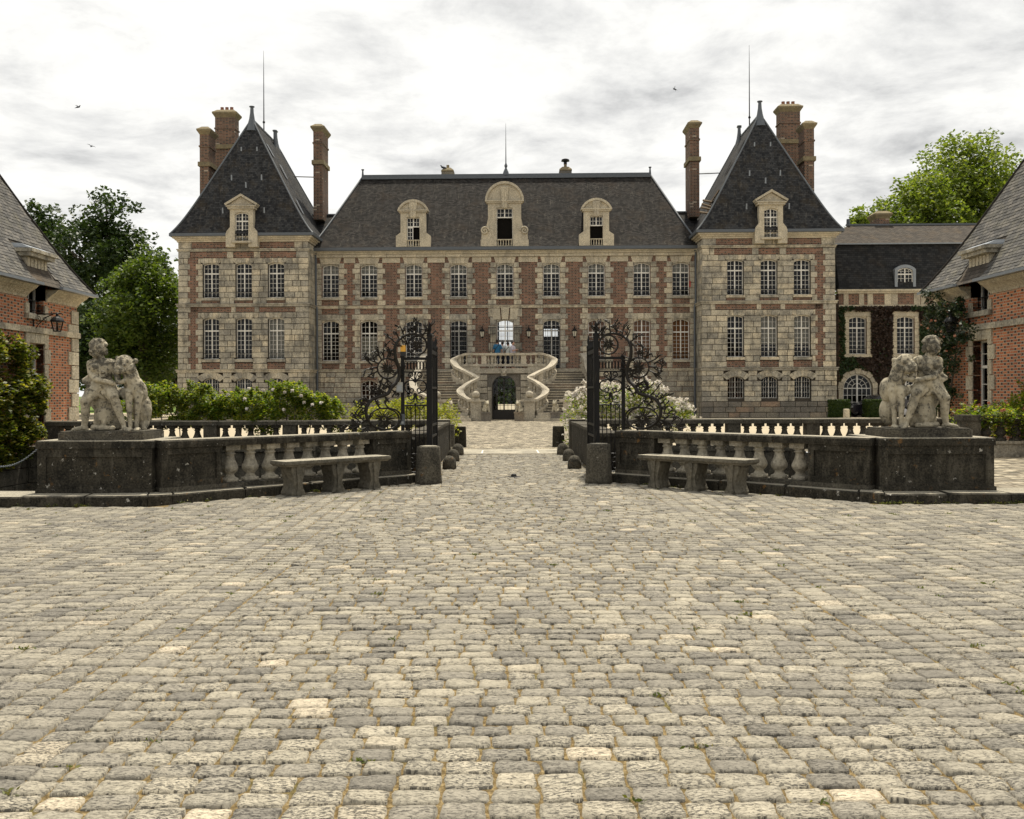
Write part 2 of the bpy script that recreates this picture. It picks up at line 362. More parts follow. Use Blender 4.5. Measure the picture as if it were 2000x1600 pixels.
def m_joint():
    t = NT('sandy_joint'); p = t.pos()
    n = t.noise(p, 45, 5, 0.7); n2 = t.noise(p, 3.0, 3)
    col = t.ramp(n, (0.3, (0.07, 0.048, 0.022)), (0.5, (0.18, 0.13, 0.06)), (0.7, (0.38, 0.29, 0.15)))
    col = t.mix(t.math('MULTIPLY', t.ramp(n2, (0.58, 0.0), (0.7, 1.0)), 0.5), col, (0.09, 0.10, 0.025))
    return t.bsdf(col, 0.95, 0.1, t.bump(n, 0.02, 0.9))
M['joint'] = m_joint()
def m_gravel():
    t = NT('gravel'); p = t.pos()
    n = t.noise(p, 30, 4, 0.7); n2 = t.noise(p, 0.35, 4); v = t.vor(p, 14)
    col = t.mix(n, (0.30, 0.25, 0.17), (0.52, 0.45, 0.33))
    col = t.mix(t.math('MULTIPLY', n2, 0.3), col, (0.24, 0.20, 0.14))
    return t.bsdf(col, 0.95, 0.1, t.bump(v['Distance'], 0.02, 0.6))
M['gravel'] = m_gravel()
def m_far_cobble():
    t = NT('far_cobble'); p = t.pos(); s = t.sep(p)
    row = t.math('FLOOR', t.math('DIVIDE', s[1], 0.19))
    uu = t.math('ADD', t.math('DIVIDE', s[0], 0.26), t.math('MULTIPLY', t.white(t.comb(row, 3.0)), 7.0))
    r = t.white(t.comb(t.math('FLOOR', uu), row, 0.5))
    col = t.ramp(r, (0.0, (0.15, 0.135, 0.105)), (0.5, (0.33, 0.29, 0.22)), (1.0, (0.56, 0.49, 0.36)))
    gap = t.math('MAXIMUM', t.math('LESS_THAN', t.math('FRACT', uu), 0.1), t.math('LESS_THAN', t.math('FRACT', t.math('DIVIDE', s[1], 0.19)), 0.2))
    col = t.mix(gap, col, (0.13, 0.10, 0.055))
    big = t.noise(t.scale(p, 3.2, 1.3, 1), 1.0, 5, 0.75); col = t.mix(0.85, col, t.ramp(big, (0.36, 0.35), (0.6, 1.15)), 'MULTIPLY')  # coarse mottling paints the light and shade of the cobble relief into the colour
    n = t.noise(p, 25, 4, 0.7); col = t.mix(0.6, col, t.ramp(n, (0.3, 0.5), (0.65, 1.0)), 'MULTIPLY')
    return t.bsdf(col, 0.9, 0.2, t.bump(t.math('SUBTRACT', n, gap), 0.02, 0.8))
M['far_cobble'] = m_far_cobble()
def m_water():
    t = NT('moat_water'); n = t.noise(t.pos(), 3, 3)
    return t.bsdf((0.012, 0.015, 0.008), 0.06, 0.5, t.bump(n, 0.02, 0.25))
M['water'] = m_water()

# ------------------------------------------------------------------ builders
def tag(o, label=None, cat=None, group=None, kind=None):
    if label: o['label'] = label
    if cat: o['category'] = cat
    if group: o['group'] = group
    if kind: o['kind'] = kind
    return o
def empty(name, loc=(0, 0, 0), rz=0.0, label=None, cat=None, group=None):
    o = bpy.data.objects.new(name, None); COL.objects.link(o)
    o.location = loc; o.rotation_euler = (0, 0, rz); o.empty_display_size = 0.2
    return tag(o, label, cat, group)
def link(name, me, parent=None, mat4=None):
    o = bpy.data.objects.new(name, me); COL.objects.link(o)
    if parent is not None: o.parent = parent
    if mat4 is not None: o.matrix_basis = mat4
    return o

class MB:
    """collects faces into one mesh"""
    def __init__(s): s.v = []; s.f = []; s.mi = []; s.uv = None; s.cur = 0
    def add(s, vs, fs):
        b = len(s.v); s.v += [tuple(p) for p in vs]
        s.f += [tuple(i + b for i in f) for f in fs]; s.mi += [s.cur] * len(fs)
    def quad(s, a, b, c, d): s.add([a, b, c, d], [(0, 1, 2, 3)])
    def box(s, x0, y0, z0, x1, y1, z1, mat=None):
        vs = [(x0, y0, z0), (x1, y0, z0), (x1, y1, z0), (x0, y1, z0), (x0, y0, z1), (x1, y0, z1), (x1, y1, z1), (x0, y1, z1)]
        if mat is not None: vs = [mat @ Vector(v) for v in vs]
        s.add(vs, [(3, 2, 1, 0), (4, 5, 6, 7), (0, 1, 5, 4), (1, 2, 6, 5), (2, 3, 7, 6), (3, 0, 4, 7)])
    def cbox(s, c, size, mat=None):
        x, y, z = c; a, b, d = size[0] / 2, size[1] / 2, size[2] / 2
        s.box(x - a, y - b, z - d, x + a, y + b, z + d, mat)
    def prism(s, poly, z0, z1, mat=None):
        """polygon in xy (counter-clockwise), extruded in z"""
        n = len(poly)
        vs = [(x, y, z0) for x, y in poly] + [(x, y, z1) for x, y in poly]
        if mat is not None: vs = [mat @ Vector(v) for v in vs]
        s.add(vs, [tuple(range(n - 1, -1, -1)), tuple(range(n, 2 * n))] + [(i, (i + 1) % n, n + (i + 1) % n, n + i) for i in range(n)])
    def front(s, poly, y0, y1):
        """polygon in xz (counter-clockwise seen from -y), extruded from y0 (front) to y1"""
        n = len(poly)
        vs = [(x, y0, z) for x, z in poly] + [(x, y1, z) for x, z in poly]
        s.add(vs, [tuple(range(n)), tuple(range(2 * n - 1, n - 1, -1))] + [(i, n + i, n + (i + 1) % n, (i + 1) % n) for i in range(n)])
    def lathe(s, prof, c=(0, 0, 0), seg=12, sq=None, cap=True):
        n = len(prof); vs = []
        for r, z in prof:
            for k in range(seg):
                a = 2 * math.pi * (k + .5) / seg
                vs.append((c[0] + r * math.cos(a), c[1] + r * math.sin(a), c[2] + z))
        fs = []
        for i in range(n - 1):
            for k in range(seg):
                k2 = (k + 1) % seg
                fs.append((i * seg + k, i * seg + k2, (i + 1) * seg + k2, (i + 1) * seg + k))
        if cap: fs += [tuple(range(seg - 1, -1, -1)), tuple((n - 1) * seg + k for k in range(seg))]
        s.add(vs, fs)
    def tube(s, pts, rad, seg=6):
        pts = [Vector(p) for p in pts]; n = len(pts)
        if isinstance(rad, (int, float)): rad = [rad] * n
        up = None; vs = []
        for i, p in enumerate(pts):
            t = (pts[min(i + 1, n - 1)] - pts[max(i - 1, 0)])
            t = t.normalized() if t.length > 1e-9 else Vector((0, 0, 1))
            if up is None:
                up = Vector((0, 0, 1)) if abs(t.z) < .9 else Vector((1, 0, 0))
            a = up - t * up.dot(t)
            a = a.normalized() if a.length > 1e-6 else t.orthogonal().normalized()
            up = a; b = t.cross(a)
            for k in range(seg):
                w = 2 * math.pi * k / seg
                vs.append(p + (a * math.cos(w) + b * math.sin(w)) * rad[i])
        fs = [(i * seg + k, i * seg + (k + 1) % seg, (i + 1) * seg + (k + 1) % seg, (i + 1) * seg + k) for i in range(n - 1) for k in range(seg)]
        fs += [tuple(range(seg - 1, -1, -1)), tuple((n - 1) * seg + k for k in range(seg))]
        s.add(vs, fs)
    def ball(s, c, r, seg=10, rings=7, sc=(1, 1, 1)):
        prof = [(max(1e-4, math.sin(math.pi * i / rings)) * r, -math.cos(math.pi * i / rings) * r) for i in range(rings + 1)]
        vs = []; 
        for rr, z in prof:
            for k in range(seg):
                a = 2 * math.pi * k / seg
                vs.append((c[0] + rr * math.cos(a) * sc[0], c[1] + rr * math.sin(a) * sc[1], c[2] + z * sc[2]))
        fs = [(i * seg + k, i * seg + (k + 1) % seg, (i + 1) * seg + (k + 1) % seg, (i + 1) * seg + k) for i in range(rings) for k in range(seg)]
        s.add(vs, fs)
    def mesh(s, name, mats, smooth=False):
        me = bpy.data.meshes.new(name); me.from_pydata(s.v, [], s.f)
        if not isinstance(mats, (list, tuple)): mats = [mats]
        for m in mats: me.materials.append(m)
        if len(mats) > 1: me.polygons.foreach_set('material_index', s.mi)
        if smooth: me.polygons.foreach_set('use_smooth', [True] * len(s.f))
        if s.uv:
            l = me.uv_layers.new(name='UVMap')
            l.data.foreach_set('uv', [c for f in s.uv for q in f for c in q])
        me.update(); return me
    def build(s, name, mats, parent=None, smooth=False, mat4=None):
        return link(name, s.mesh(name, mats, smooth), parent, mat4)

def recalc(o):
    bm = bmesh.new(); bm.from_mesh(o.data); bmesh.ops.recalc_face_normals(bm, faces=bm.faces); bm.to_mesh(o.data); bm.free(); return o

def np_mesh(name, verts, faces, mats, smooth=False):
    me = bpy.data.meshes.new(name)
    verts = np.asarray(verts, dtype=np.float32); faces = np.asarray(faces, dtype=np.int32)
    nf, k = faces.shape
    me.vertices.add(len(verts)); me.vertices.foreach_set('co', verts.ravel())
    me.loops.add(nf * k); me.loops.foreach_set('vertex_index', faces.ravel())
    me.polygons.add(nf); me.polygons.foreach_set('loop_start', np.arange(0, nf * k, k, dtype=np.int32))
    if smooth: me.polygons.foreach_set('use_smooth', np.ones(nf, dtype=bool))
    me.update(calc_edges=True); me.validate()
    for m in (mats if isinstance(mats, (list, tuple)) else [mats]): me.materials.append(m)
    return me

_ub = MB(); _ub.box(-.5, -.5, -.5, .5, .5, .5)
UNIT_V = [Vector(v) for v in _ub.v]; UNIT_F = list(_ub.f)
_units = {}
def unit(mat):
    if mat.name not in _units:
        me = bpy.data.meshes.new('block_' + mat.name); me.from_pydata([tuple(v) for v in UNIT_V], [], UNIT_F); me.materials.append(mat); _units[mat.name] = me
    return _units[mat.name]

class Pieces:
    """alike pieces of one thing: the largest become objects of their own, the rest one joined part"""
    def __init__(s, name, parent, mat, joined, limit=300):
        s.name, s.parent, s.mat, s.joined, s.limit = name, parent, mat, joined, limit; s.items = []
    def box(s, x0, y0, z0, x1, y1, z1, imp=None):
        m = Matrix.Translation(((x0 + x1) / 2, (y0 + y1) / 2, (z0 + z1) / 2)) @ Matrix.Diagonal((abs(x1 - x0), abs(y1 - y0), abs(z1 - z0), 1))
        s.items.append((imp if imp is not None else abs(x1 - x0) * abs(z1 - z0), m))
    def mat4(s, m, imp=1.0): s.items.append((imp, m))
    def emit(s):
        it = sorted(s.items, key=lambda q: -q[0]); me = unit(s.mat)
        for _, m in it[:s.limit]: link(s.name, me, s.parent, m)
        rest = it[s.limit:]
        if rest:
            vs, fs, at = [], [], []
            for _, m in rest:
                b = len(vs); vs += [tuple(m @ v) for v in UNIT_V]; fs += [tuple(i + b for i in f) for f in UNIT_F]; at += [random.random()] * 8
            me2 = bpy.data.meshes.new(s.joined); me2.from_pydata(vs, [], fs); me2.materials.append(s.mat)
            a = me2.attributes.new('cob', 'FLOAT', 'POINT'); a.data.foreach_set('value', at)
            tag(link(s.joined, me2, s.parent), kind='stuff')

def wall_grid(mb, u0, u1, z0, z1, v, ops, depth):
    us = sorted({u0, u1, *[min(max(x, u0), u1) for o in ops for x in (o[0], o[1])]})
    zs = sorted({z0, z1, *[min(max(x, z0), z1) for o in ops for x in (o[2], o[3])]})
    for i in range(len(us) - 1):
        for j in range(len(zs) - 1):
            cu, cz = (us[i] + us[i + 1]) / 2, (zs[j] + zs[j + 1]) / 2
            if any(o[0] < cu < o[1] and o[2] < cz < o[3] for o in ops): continue
            mb.quad((us[i], v, zs[j]), (us[i + 1], v, zs[j]), (us[i + 1], v, zs[j + 1]), (us[i], v, zs[j + 1]))
    if depth:
        for a, b, c, d in ops:
            mb.quad((a, v, c), (a, v, d), (a, v + depth, d), (a, v + depth, c))
            mb.quad((b, v, c), (b, v + depth, c), (b, v + depth, d), (b, v, d))
            mb.quad((a, v, d), (b, v, d), (b, v + depth, d), (a, v + depth, d))
            mb.quad((a, v, c), (a, v + depth, c), (b, v + depth, c), (b, v, c))

def arc_pts(w, rise, n=8):
    """segmental arc from (-w/2,0) to (w/2,0) rising by rise"""
    r = (w * w / 4 + rise * rise) / (2 * rise); a = math.asin(min(1, w / 2 / r))
    if rise > w / 2: a = math.pi - a
    return [(r * math.sin(-a + 2 * a * i / n), r * math.cos(-a + 2 * a * i / n) - (r - rise)) for i in range(n + 1)]

_win = {}
def window(parent, u, z, v, w, h, tr=0.68, rows=(5, 2), arch=0.13, mat='white', curtain=None, rail=True, name='window', cols=2, fan=False, open_leaf=False):
    """casement window in a reveal: frame with bars > pane, guard_rail, curtain"""
    key = (round(w, 3), round(h, 3), tr, rows, arch, mat, cols)
    if key not in _win:
        b = MB(); fw = 0.048; d0, d1 = 0.0, 0.07
        hw = w / 2
        b.box(-hw, d0, 0, -hw + fw, d1, h - arch); b.box(hw - fw, d0, 0, hw, d1, h - arch)
        b.box(-hw + fw, d0 + .003, 0, hw - fw, d1, fw)
        if arch > 0:
            o = [(x, zz + h - arch) for x, zz in arc_pts(w, arch)]; i2 = [(x * (hw - fw) / hw, zz - fw) for x, zz in o]
            for k in range(len(o) - 1): b.front([i2[k], i2[k + 1], o[k + 1], o[k]], d0 + .001, d1)
        else: b.box(-hw + fw, d0 + .003, h - fw, hw - fw, d1, h)
        zt = h * tr
        b.box(-.034, d0 - .004, fw, .034, d1, h - .03)
        if tr < 1: b.box(-hw + fw, d0 - .006, zt - .04, hw - fw, d1, zt + .04)
        mw = 0.0095
        for sgn in (-1, 1):
            for c in range(1, cols):
                x = sgn * (0.04 + (hw - fw - .04) * c / cols)
                b.box(x - mw, d0 + .01, fw, x + mw, d1 - .02, h - arch * .45 - .03)
            a0, a1 = sorted((sgn * .04, sgn * (hw - fw)))
            for k in range(1, rows[0]):
                zz = fw + (zt - .04 - fw) * k / rows[0]; b.box(a0, d0 + .012, zz - mw, a1, d1 - .022, zz + mw)
            if tr < 1:
                for k in range(1, rows[1]):
                    zz = zt + .04 + (h - fw - zt - .04) * k / rows[1]; b.box(a0, d0 + .012, zz - mw, a1, d1 - .022, zz + mw)
        fr = b.mesh('window', M[mat])
        g = MB(); g.quad((-hw + .02, .03, .02), (hw - .02, .03, .02), (hw - .02, .03, h - .04), (-hw + .02, .03, h - .04))
        r_ = MB(); zr = 0.36
        r_.box(-hw - .02, -.09, zr, hw + .02, -.06, zr + .025); r_.box(-hw - .02, -.09, .10, hw + .02, -.06, .12)
        for k in range(5):
            x = -hw + w * k / 4; r_.box(x - .006, -.085, .10, x + .006, -.065, zr)
        _win[key] = (fr, g.mesh('pane', M['glass']), r_.mesh('guard_rail', M['iron']))
    fr, g, r_ = _win[key]
    o = link(name, fr, parent, Matrix.Translation((u, v, z)))
    link('pane', g, o)
    if rail: link('guard_rail', r_, o)
    if curtain:
        cm, lo, hi = curtain
        c = MB(); n = 12; hw = w / 2
        for k in range(n):
            xa, xb = -hw + w * k / n, -hw + w * (k + 1) / n
            ya, yb = .16 + .025 * (k % 2), .16 + .025 * ((k + 1) % 2)
            c.quad((xa, ya, h * lo), (xb, yb, h * lo), (xb, yb, h * hi), (xa, ya, h * hi))
        c.build('curtain', M[cm], o)
    return o

def spandrel(parent, u, z, v0, v1, w, arch, mat, name='lintel'):
    """stone filling between a flat opening head and the arched window head"""
    a = arc_pts(w, arch); b = MB()
    for k in range(len(a) - 1):
        b.front([(a[k][0], a[k][1]), (a[k + 1][0], a[k + 1][1]), (a[k + 1][0], arch + .012), (a[k][0], arch + .012)], v0, v1)
    return b.build(name, M[mat], parent, mat4=Matrix.Translation((u, 0, z)))

def hip_roof(eave, ridge, z0, z1, flare=0.06, n=14, k=10.0, top_sharp=0.0):
    """rings between the eave rectangle and the ridge line; uv in metres"""
    (u0, u1, v0, v1), (a0, a1, b0, b1) = eave, ridge
    b = MB(); b.uv = []
    rings = []
    for i in range(n + 1):
        t = (i / n) ** 1.25
        s_ = t + flare * (1 - math.exp(-t * k)) * (1 - t) - top_sharp * max(0, t - .8) * 5 * (1 - t)
        z = z0 + (z1 - z0) * t
        rings.append((u0 + (a0 - u0) * s_, u1 + (a1 - u1) * s_, v0 + (b0 - v0) * s_, v1 + (b1 - v1) * s_, z))
    L = [0, 0]
    for i in range(n):
        A, B = rings[i], rings[i + 1]
        ca = [(A[0], A[2], A[4]), (A[1], A[2], A[4]), (A[1], A[3], A[4]), (A[0], A[3], A[4])]
        cb = [(B[0], B[2], B[4]), (B[1], B[2], B[4]), (B[1], B[3], B[4]), (B[0], B[3], B[4])]
        dl = [math.hypot(B[2] - A[2], B[4] - A[4]), math.hypot(B[0] - A[0], B[4] - A[4])]
        for q in range(4):
            p, p2 = q, (q + 1) % 4
            ax = 0 if q in (0, 2) else 1; ll = L[0] if ax == 0 else L[1]; l2 = ll + (dl[0] if ax == 0 else dl[1])
            b.quad(ca[p], ca[p2], cb[p2], cb[p])
            b.uv.append([(ca[p][ax], ll), (ca[p2][ax], ll), (cb[p2][ax], l2), (cb[p][ax], l2)])
        L[0] += dl[0]; L[1] += dl[1]
    return b, rings

def courses(pieces, u0, u1, z0, z1, nrow, ops, v, proud, gap=0.034, lo=.45, hi=.95, edges=()):
    """rows of ashlar between openings; the blocks at the building corners wrap round them"""
    h = (z1 - z0) / nrow
    for r in range(nrow):
        a, b = z0 + r * h, z0 + (r + 1) * h
        segs = [(u0, u1)]
        for o in ops:
            oz0, oz1 = o[2], o[3]
            if min(oz1, b) - max(oz0, a) < .35 * h: continue
            tooth = o[4] if len(o) > 4 else 0
            e = tooth * (1 if r % 2 else 0)
            nx = []
            for s0, s1 in segs:
                x0, x1 = o[0] - e, o[1] + e
                if x1 <= s0 or x0 >= s1: nx.append((s0, s1)); continue
                if x0 > s0: nx.append((s0, x0))
                if x1 < s1: nx.append((x1, s1))
            segs = nx
        for s0, s1 in segs:
            if s1 - s0 < .1: continue
            x = s0; first = True
            while x < s1 - .01:
                w = random.uniform(lo, hi) * (0.7 if first and r % 2 else 1); first = False
                if s1 - (x + w) < lo * .6: w = s1 - x
                pr = proud + random.uniform(-.006, .006)
                pieces.box(x + gap / 2, v - pr, a + gap / 2, min(x + w, s1) - gap / 2, v + .1, b - gap / 2)
                x += w

def capsule(mb, a, b, ra, rb, seg=10):
    a, b = Vector(a), Vector(b); d = b - a; L = d.length
    if L < 1e-6: mb.ball(a, max(ra, rb)); return
    d.normalize(); pts, rad = [], []
    for i in range(4):
        w = math.pi / 2 * (1 - i / 4); pts.append(a - d * ra * math.sin(w)); rad.append(max(.001, ra * math.cos(w)))
    pts.append(a); rad.append(ra); pts.append(b); rad.append(rb)
    for i in range(1, 5):
        w = math.pi / 2 * i / 4; pts.append(b + d * rb * math.sin(w)); rad.append(max(.001, rb * math.cos(w)))
    mb.tube(pts, rad, seg)

def remesh(mb, name, voxel, mat, smooth=4, disp=0.0):
    """fuses overlapping limbs into one continuous surface"""
    me = mb.mesh(name + '_raw', mat); o = bpy.data.objects.new(name, me); COL.objects.link(o)
    m = o.modifiers.new('r', 'REMESH'); m.mode = 'VOXEL'; m.voxel_size = voxel; m.use_smooth_shade = True
    if smooth:
        m = o.modifiers.new('s', 'SMOOTH'); m.factor = .5; m.iterations = smooth
    dg = bpy.context.evaluated_depsgraph_get(); dg.update()
    out = bpy.data.meshes.new_from_object(o.evaluated_get(dg))
    bpy.data.objects.remove(o); bpy.data.meshes.remove(me)
    out.name = name
    if not out.materials: out.materials.append(mat)
    out.polygons.foreach_set('use_smooth', [True] * len(out.polygons))
    if disp:
        n = len(out.vertices); co = np.empty(n * 3, dtype=np.float32); out.vertices.foreach_get('co', co); co = co.reshape(-1, 3)
        from mathutils import noise as NZ
        co2 = co + np.array([NZ.noise_vector(Vector(c) * 14) for c in co.tolist()], dtype=np.float32) * disp
        out.vertices.foreach_set('co', co2.ravel()); out.update()
    return out

def leaves(name, pts, size, mat, parent=None, up=0.35, aspect=.55, seed=0, jit=.35, extra=None):
    rg = np.random.default_rng(seed); n = len(pts)
    nm = rg.normal(size=(n, 3)); nm /= np.linalg.norm(nm, axis=1)[:, None]; nm[:, 2] = np.abs(nm[:, 2]) + up
    if extra is not None: nm += extra
    nm /= np.linalg.norm(nm, axis=1)[:, None]
    t = rg.normal(size=(n, 3)); t -= nm * (t * nm).sum(1)[:, None]; t /= np.linalg.norm(t, axis=1)[:, None]
    b = np.cross(nm, t); s_ = (size * (1 + jit * rg.uniform(-1, 1, n)))[:, None]
    v = np.empty((n, 4, 3)); v[:, 0] = pts - t * s_ * .5; v[:, 1] = pts + b * s_ * aspect * .5 + t * s_ * .1; v[:, 2] = pts + t * s_ * .5; v[:, 3] = pts - b * s_ * aspect * .5 + t * s_ * .1
    f = np.arange(n * 4).reshape(n, 4)
    return link(name, np_mesh(name, v.reshape(-1, 3), f, mat), parent)

def clump_points(rg, centers, radii, per, shell=.45):
    out = []
    for c, r in zip(centers, radii):
        m = int(per * (r ** 2)) if np.isscalar(r) else per
        d = rg.normal(size=(m, 3)); d /= np.linalg.norm(d, axis=1)[:, None]
        out.append(np.asarray(c) + d * (r * (shell + (1 - shell) * rg.random(m) ** .5))[:, None])
    return np.concatenate(out)
# ------------------------------------------------------------------ ground, road, moat
XA = 0.17                                            # axis of the gate
def flat(name, poly, z, mat, kind='structure'):
    bm = bmesh.new(); f = bm.faces.new([bm.verts.new((x, y, z)) for x, y in poly])
    if f.normal.z < 0: f.normal_flip()
    bmesh.ops.triangulate(bm, faces=[f])
    me = bpy.data.meshes.new(name); bm.to_mesh(me); bm.free(); me.materials.append(M[mat])
    o = link(name, me); o['kind'] = kind; return o
b = MB(); zj = -.0135
b.quad((-60, -40, zj), (60, -40, zj), (60, 14.0, zj), (-60, 14.0, zj)); b.quad((XA - 5.2, 14.0, zj), (XA + 5.2, 14.0, zj), (XA + 1.95, 17.2, zj), (XA - 1.95, 17.2, zj)); b.quad((XA - 1.95, 17.2, zj), (XA + 1.95, 17.2, zj), (XA + 1.95, 26.6, zj), (XA - 1.95, 26.6, zj))
forecourt = b.build('cobbled_forecourt', M['joint']); forecourt['kind'] = 'structure'
flat('side_yard', [(XA + 7.6, 14.0), (40, 14.0), (40, 26.4), (XA + 7.6, 26.4)], -0.004, 'far_cobble')
flat('courtyard', [(-70, 26.4), (70, 26.4), (70, 84), (-70, 84)], -0.012, 'gravel')
flat('courtyard_path', [(XA - 2.4, 26.6), (XA + 2.4, 26.6), (6.2, 56.5), (-5.9, 56.5)], -0.006, 'far_cobble')
flat('lawn', [(-900, 84), (900, 84), (900, 1500), (-900, 1500)], -0.02, 'grass')
flat('garden_walk', [(-3, 84), (3.3, 84), (3.3, 150), (-3, 150)], -0.012, 'gravel')
for s_, nm in ((-1, 'meadow'), (1, 'meadow')):
    flat(nm, [(s_ * 70, 26.4 if s_ < 0 else 26.5), (s_ * 900, 26.4), (s_ * 900, 84), (s_ * 70, 84)], -0.02, 'grass')
flat('moat_water', [(-70, 13), (XA + 7.7, 13), (XA + 7.7, 27), (-70, 27)], -2.4, 'water')
def moat_bank(pts, z1=-0.02):
    b = MB()
    for (xa, ya), (xb, yb) in zip(pts, pts[1:]): b.quad((xa, ya, -2.6), (xb, yb, -2.6), (xb, yb, z1), (xa, ya, z1))
    o = b.build('moat_bank', M['lichen_mid']); o['kind'] = 'structure'
moat_bank([(-60, 14.0), (XA - 5.2, 14.0), (XA - 1.95, 17.2), (XA - 1.95, 26.6)])
moat_bank([(XA + 1.95, 26.6), (XA + 1.95, 17.2), (XA + 5.2, 14.0), (XA + 7.6, 14.0), (XA + 7.6, 26.4)])
moat_bank([(-70, 26.4), (XA + 7.6, 26.4)])

def kerb_z(d):
    d = abs(d)
    if d < 1.5: return 24.4
    if d < 4.8: return 13.45 + (4.8 - d) - .02
    return 13.2
def cobble_arrays(cx, cy, hx, hy, nx, ny, rg, rot):
    """irregular rounded setts: K stones as one vertex array"""
    K = len(cx)
    A, B = np.meshgrid(np.linspace(-1, 1, nx), np.linspace(-1, 1, ny)); A, B = A.ravel(), B.ravel()
    edge = (np.abs(A) > .999) | (np.abs(B) > .999); corner = (np.abs(A) > .999) & (np.abs(B) > .999)
    sh = np.where(corner, .94, 1.0)
    ph = rg.uniform(0, 6.28, (K, 4))
    wob = 1 + .035 * np.sin(ph[:, :1] + 2.6 * B[None]) + .02 * rg.normal(size=(K, len(A)))
    wob2 = 1 + .035 * np.sin(ph[:, 1:2] + 2.6 * A[None]) + .03 * rg.normal(size=(K, len(A)))
    lx = hx[:, None] * A * sh * wob; ly = hy[:, None] * B * sh * wob2
    tilt = rg.normal(size=(K, 2)) * .0018; lift = rg.normal(size=K) * .002
    lz = lift[:, None] + tilt[:, :1] * A + tilt[:, 1:] * B + .0015 * (1 - A ** 2) * (1 - B ** 2) + .0013 * rg.normal(size=(K, len(A))) - np.where(edge, .0022, 0) - np.where(corner, .002, 0)
    ring = [i for i in range(nx)] + [nx * (j + 1) - 1 for j in range(1, ny)] + [nx * ny - 1 - i for i in range(1, nx)] + [nx * (ny - 1 - j) for j in range(1, ny - 1)]
    rx, ry = lx[:, ring] * 1.05, ly[:, ring] * 1.05; rz = np.full_like(rx, -.032)
    lx, ly, lz = np.concatenate([lx, rx], 1), np.concatenate([ly, ry], 1), np.concatenate([lz, rz], 1)
    c, s = np.cos(rot)[:, None], np.sin(rot)[:, None]
    V = np.stack([cx[:, None] + lx * c - ly * s, cy[:, None] + lx * s + ly * c, lz], -1)
    fs = [(j * nx + i, j * nx + i + 1, (j + 1) * nx + i + 1, (j + 1) * nx + i) for j in range(ny - 1) for i in range(nx - 1)]
    m = len(ring); fs += [(ring[k], nx * ny + k, nx * ny + (k + 1) % m, ring[(k + 1) % m]) for k in range(m)]
    return V, np.array(fs)
rg = np.random.default_rng(5)
cob = []
BW = 2.05
y = 1.6                                              # middle of the drive: courses across the axis
while y < 24.5:
    dy = rg.uniform(.128, .150); x = XA - BW; first = True
    while x < XA + BW:
        w = rg.uniform(.155, .205)
        if first: w = rg.uniform(.09, .2); first = False
        cx = x + w / 2
        cyy = y + dy / 2 + .035 * math.sin(cx * 1.1 + y * .3) + rg.normal() * .003
        if XA + BW - (x + w) < .09: w = XA + BW - x; cx = x + w / 2
        if cx > XA - BW - .02 and w > .06 and cyy < kerb_z(cx - XA) - .05: cob.append((cx, cyy, w / 2 - .0072, dy / 2 - .0085, rg.normal() * .02))
        x += w
    y += dy
for s_ in (-1, 1):                                    # sides: unbroken joints running along the axis
    x = BW - .004
    while x < 11.5:
        w = rg.uniform(.17, .215); y = 1.6 + rg.uniform(0, .15)
        while y < 16.5:
            dy = rg.uniform(.125, .16); cx = x + w / 2; cyy = y + dy / 2
            cx2 = cx + .012 * math.sin(cyy * .8 + x)
            if cyy < kerb_z(cx) - .06: cob.append((XA + s_ * cx2, cyy, w / 2 - .0075, dy / 2 - .0075, rg.normal() * .025))
            y += dy
        x += w
cob = np.array(cob)
# the stones that show largest: nearest ones inside the frame
inside = (np.abs(cob[:, 0]) < cob[:, 1] * .53) & (cob[:, 1] > 3.3)
near = np.where(inside)[0]; near = near[np.argsort(cob[near, 1])][:300]
mask = np.zeros(len(cob), bool); mask[near] = True
variants = []
for k in range(14):
    V, Fc = cobble_arrays(np.zeros(1), np.zeros(1), np.array([.085]), np.array([.062]), 7, 5, rg, np.zeros(1))
    variants.append(np_mesh('cobble', V[0], Fc, M['cobble'], True))
for i in near:
    cx, cy, hx, hy, rt = cob[i]
    m = Matrix.Translation((cx, cy, 0)) @ Matrix.Rotation(rt + (math.pi if rg.random() < .5 else 0), 4, 'Z') @ Matrix.Diagonal((hx / .085, hy / .062, 1, 1))
    link('cobble', variants[rg.integers(14)], forecourt, m)
rest = cob[~mask]
for lo, hi, nx, ny in ((0, 7.5, 6, 4), (7.5, 40, 4, 3)):
    q = rest[(rest[:, 1] >= lo) & (rest[:, 1] < hi)]
    V, Fc = cobble_arrays(q[:, 0], q[:, 1], q[:, 2], q[:, 3], nx, ny, rg, q[:, 4])
    K, nv = V.shape[:2]
    me = np_mesh('cobbles', V.reshape(-1, 3), (Fc[None] + (np.arange(K) * nv)[:, None, None]).reshape(-1, 4), M['cobble'], True)
    a = me.attributes.new('cob', 'FLOAT', 'POINT'); a.data.foreach_set('value', np.repeat(rg.random(K), nv).astype(np.float32))
    tag(link('cobbles', me, forecourt), kind='stuff')
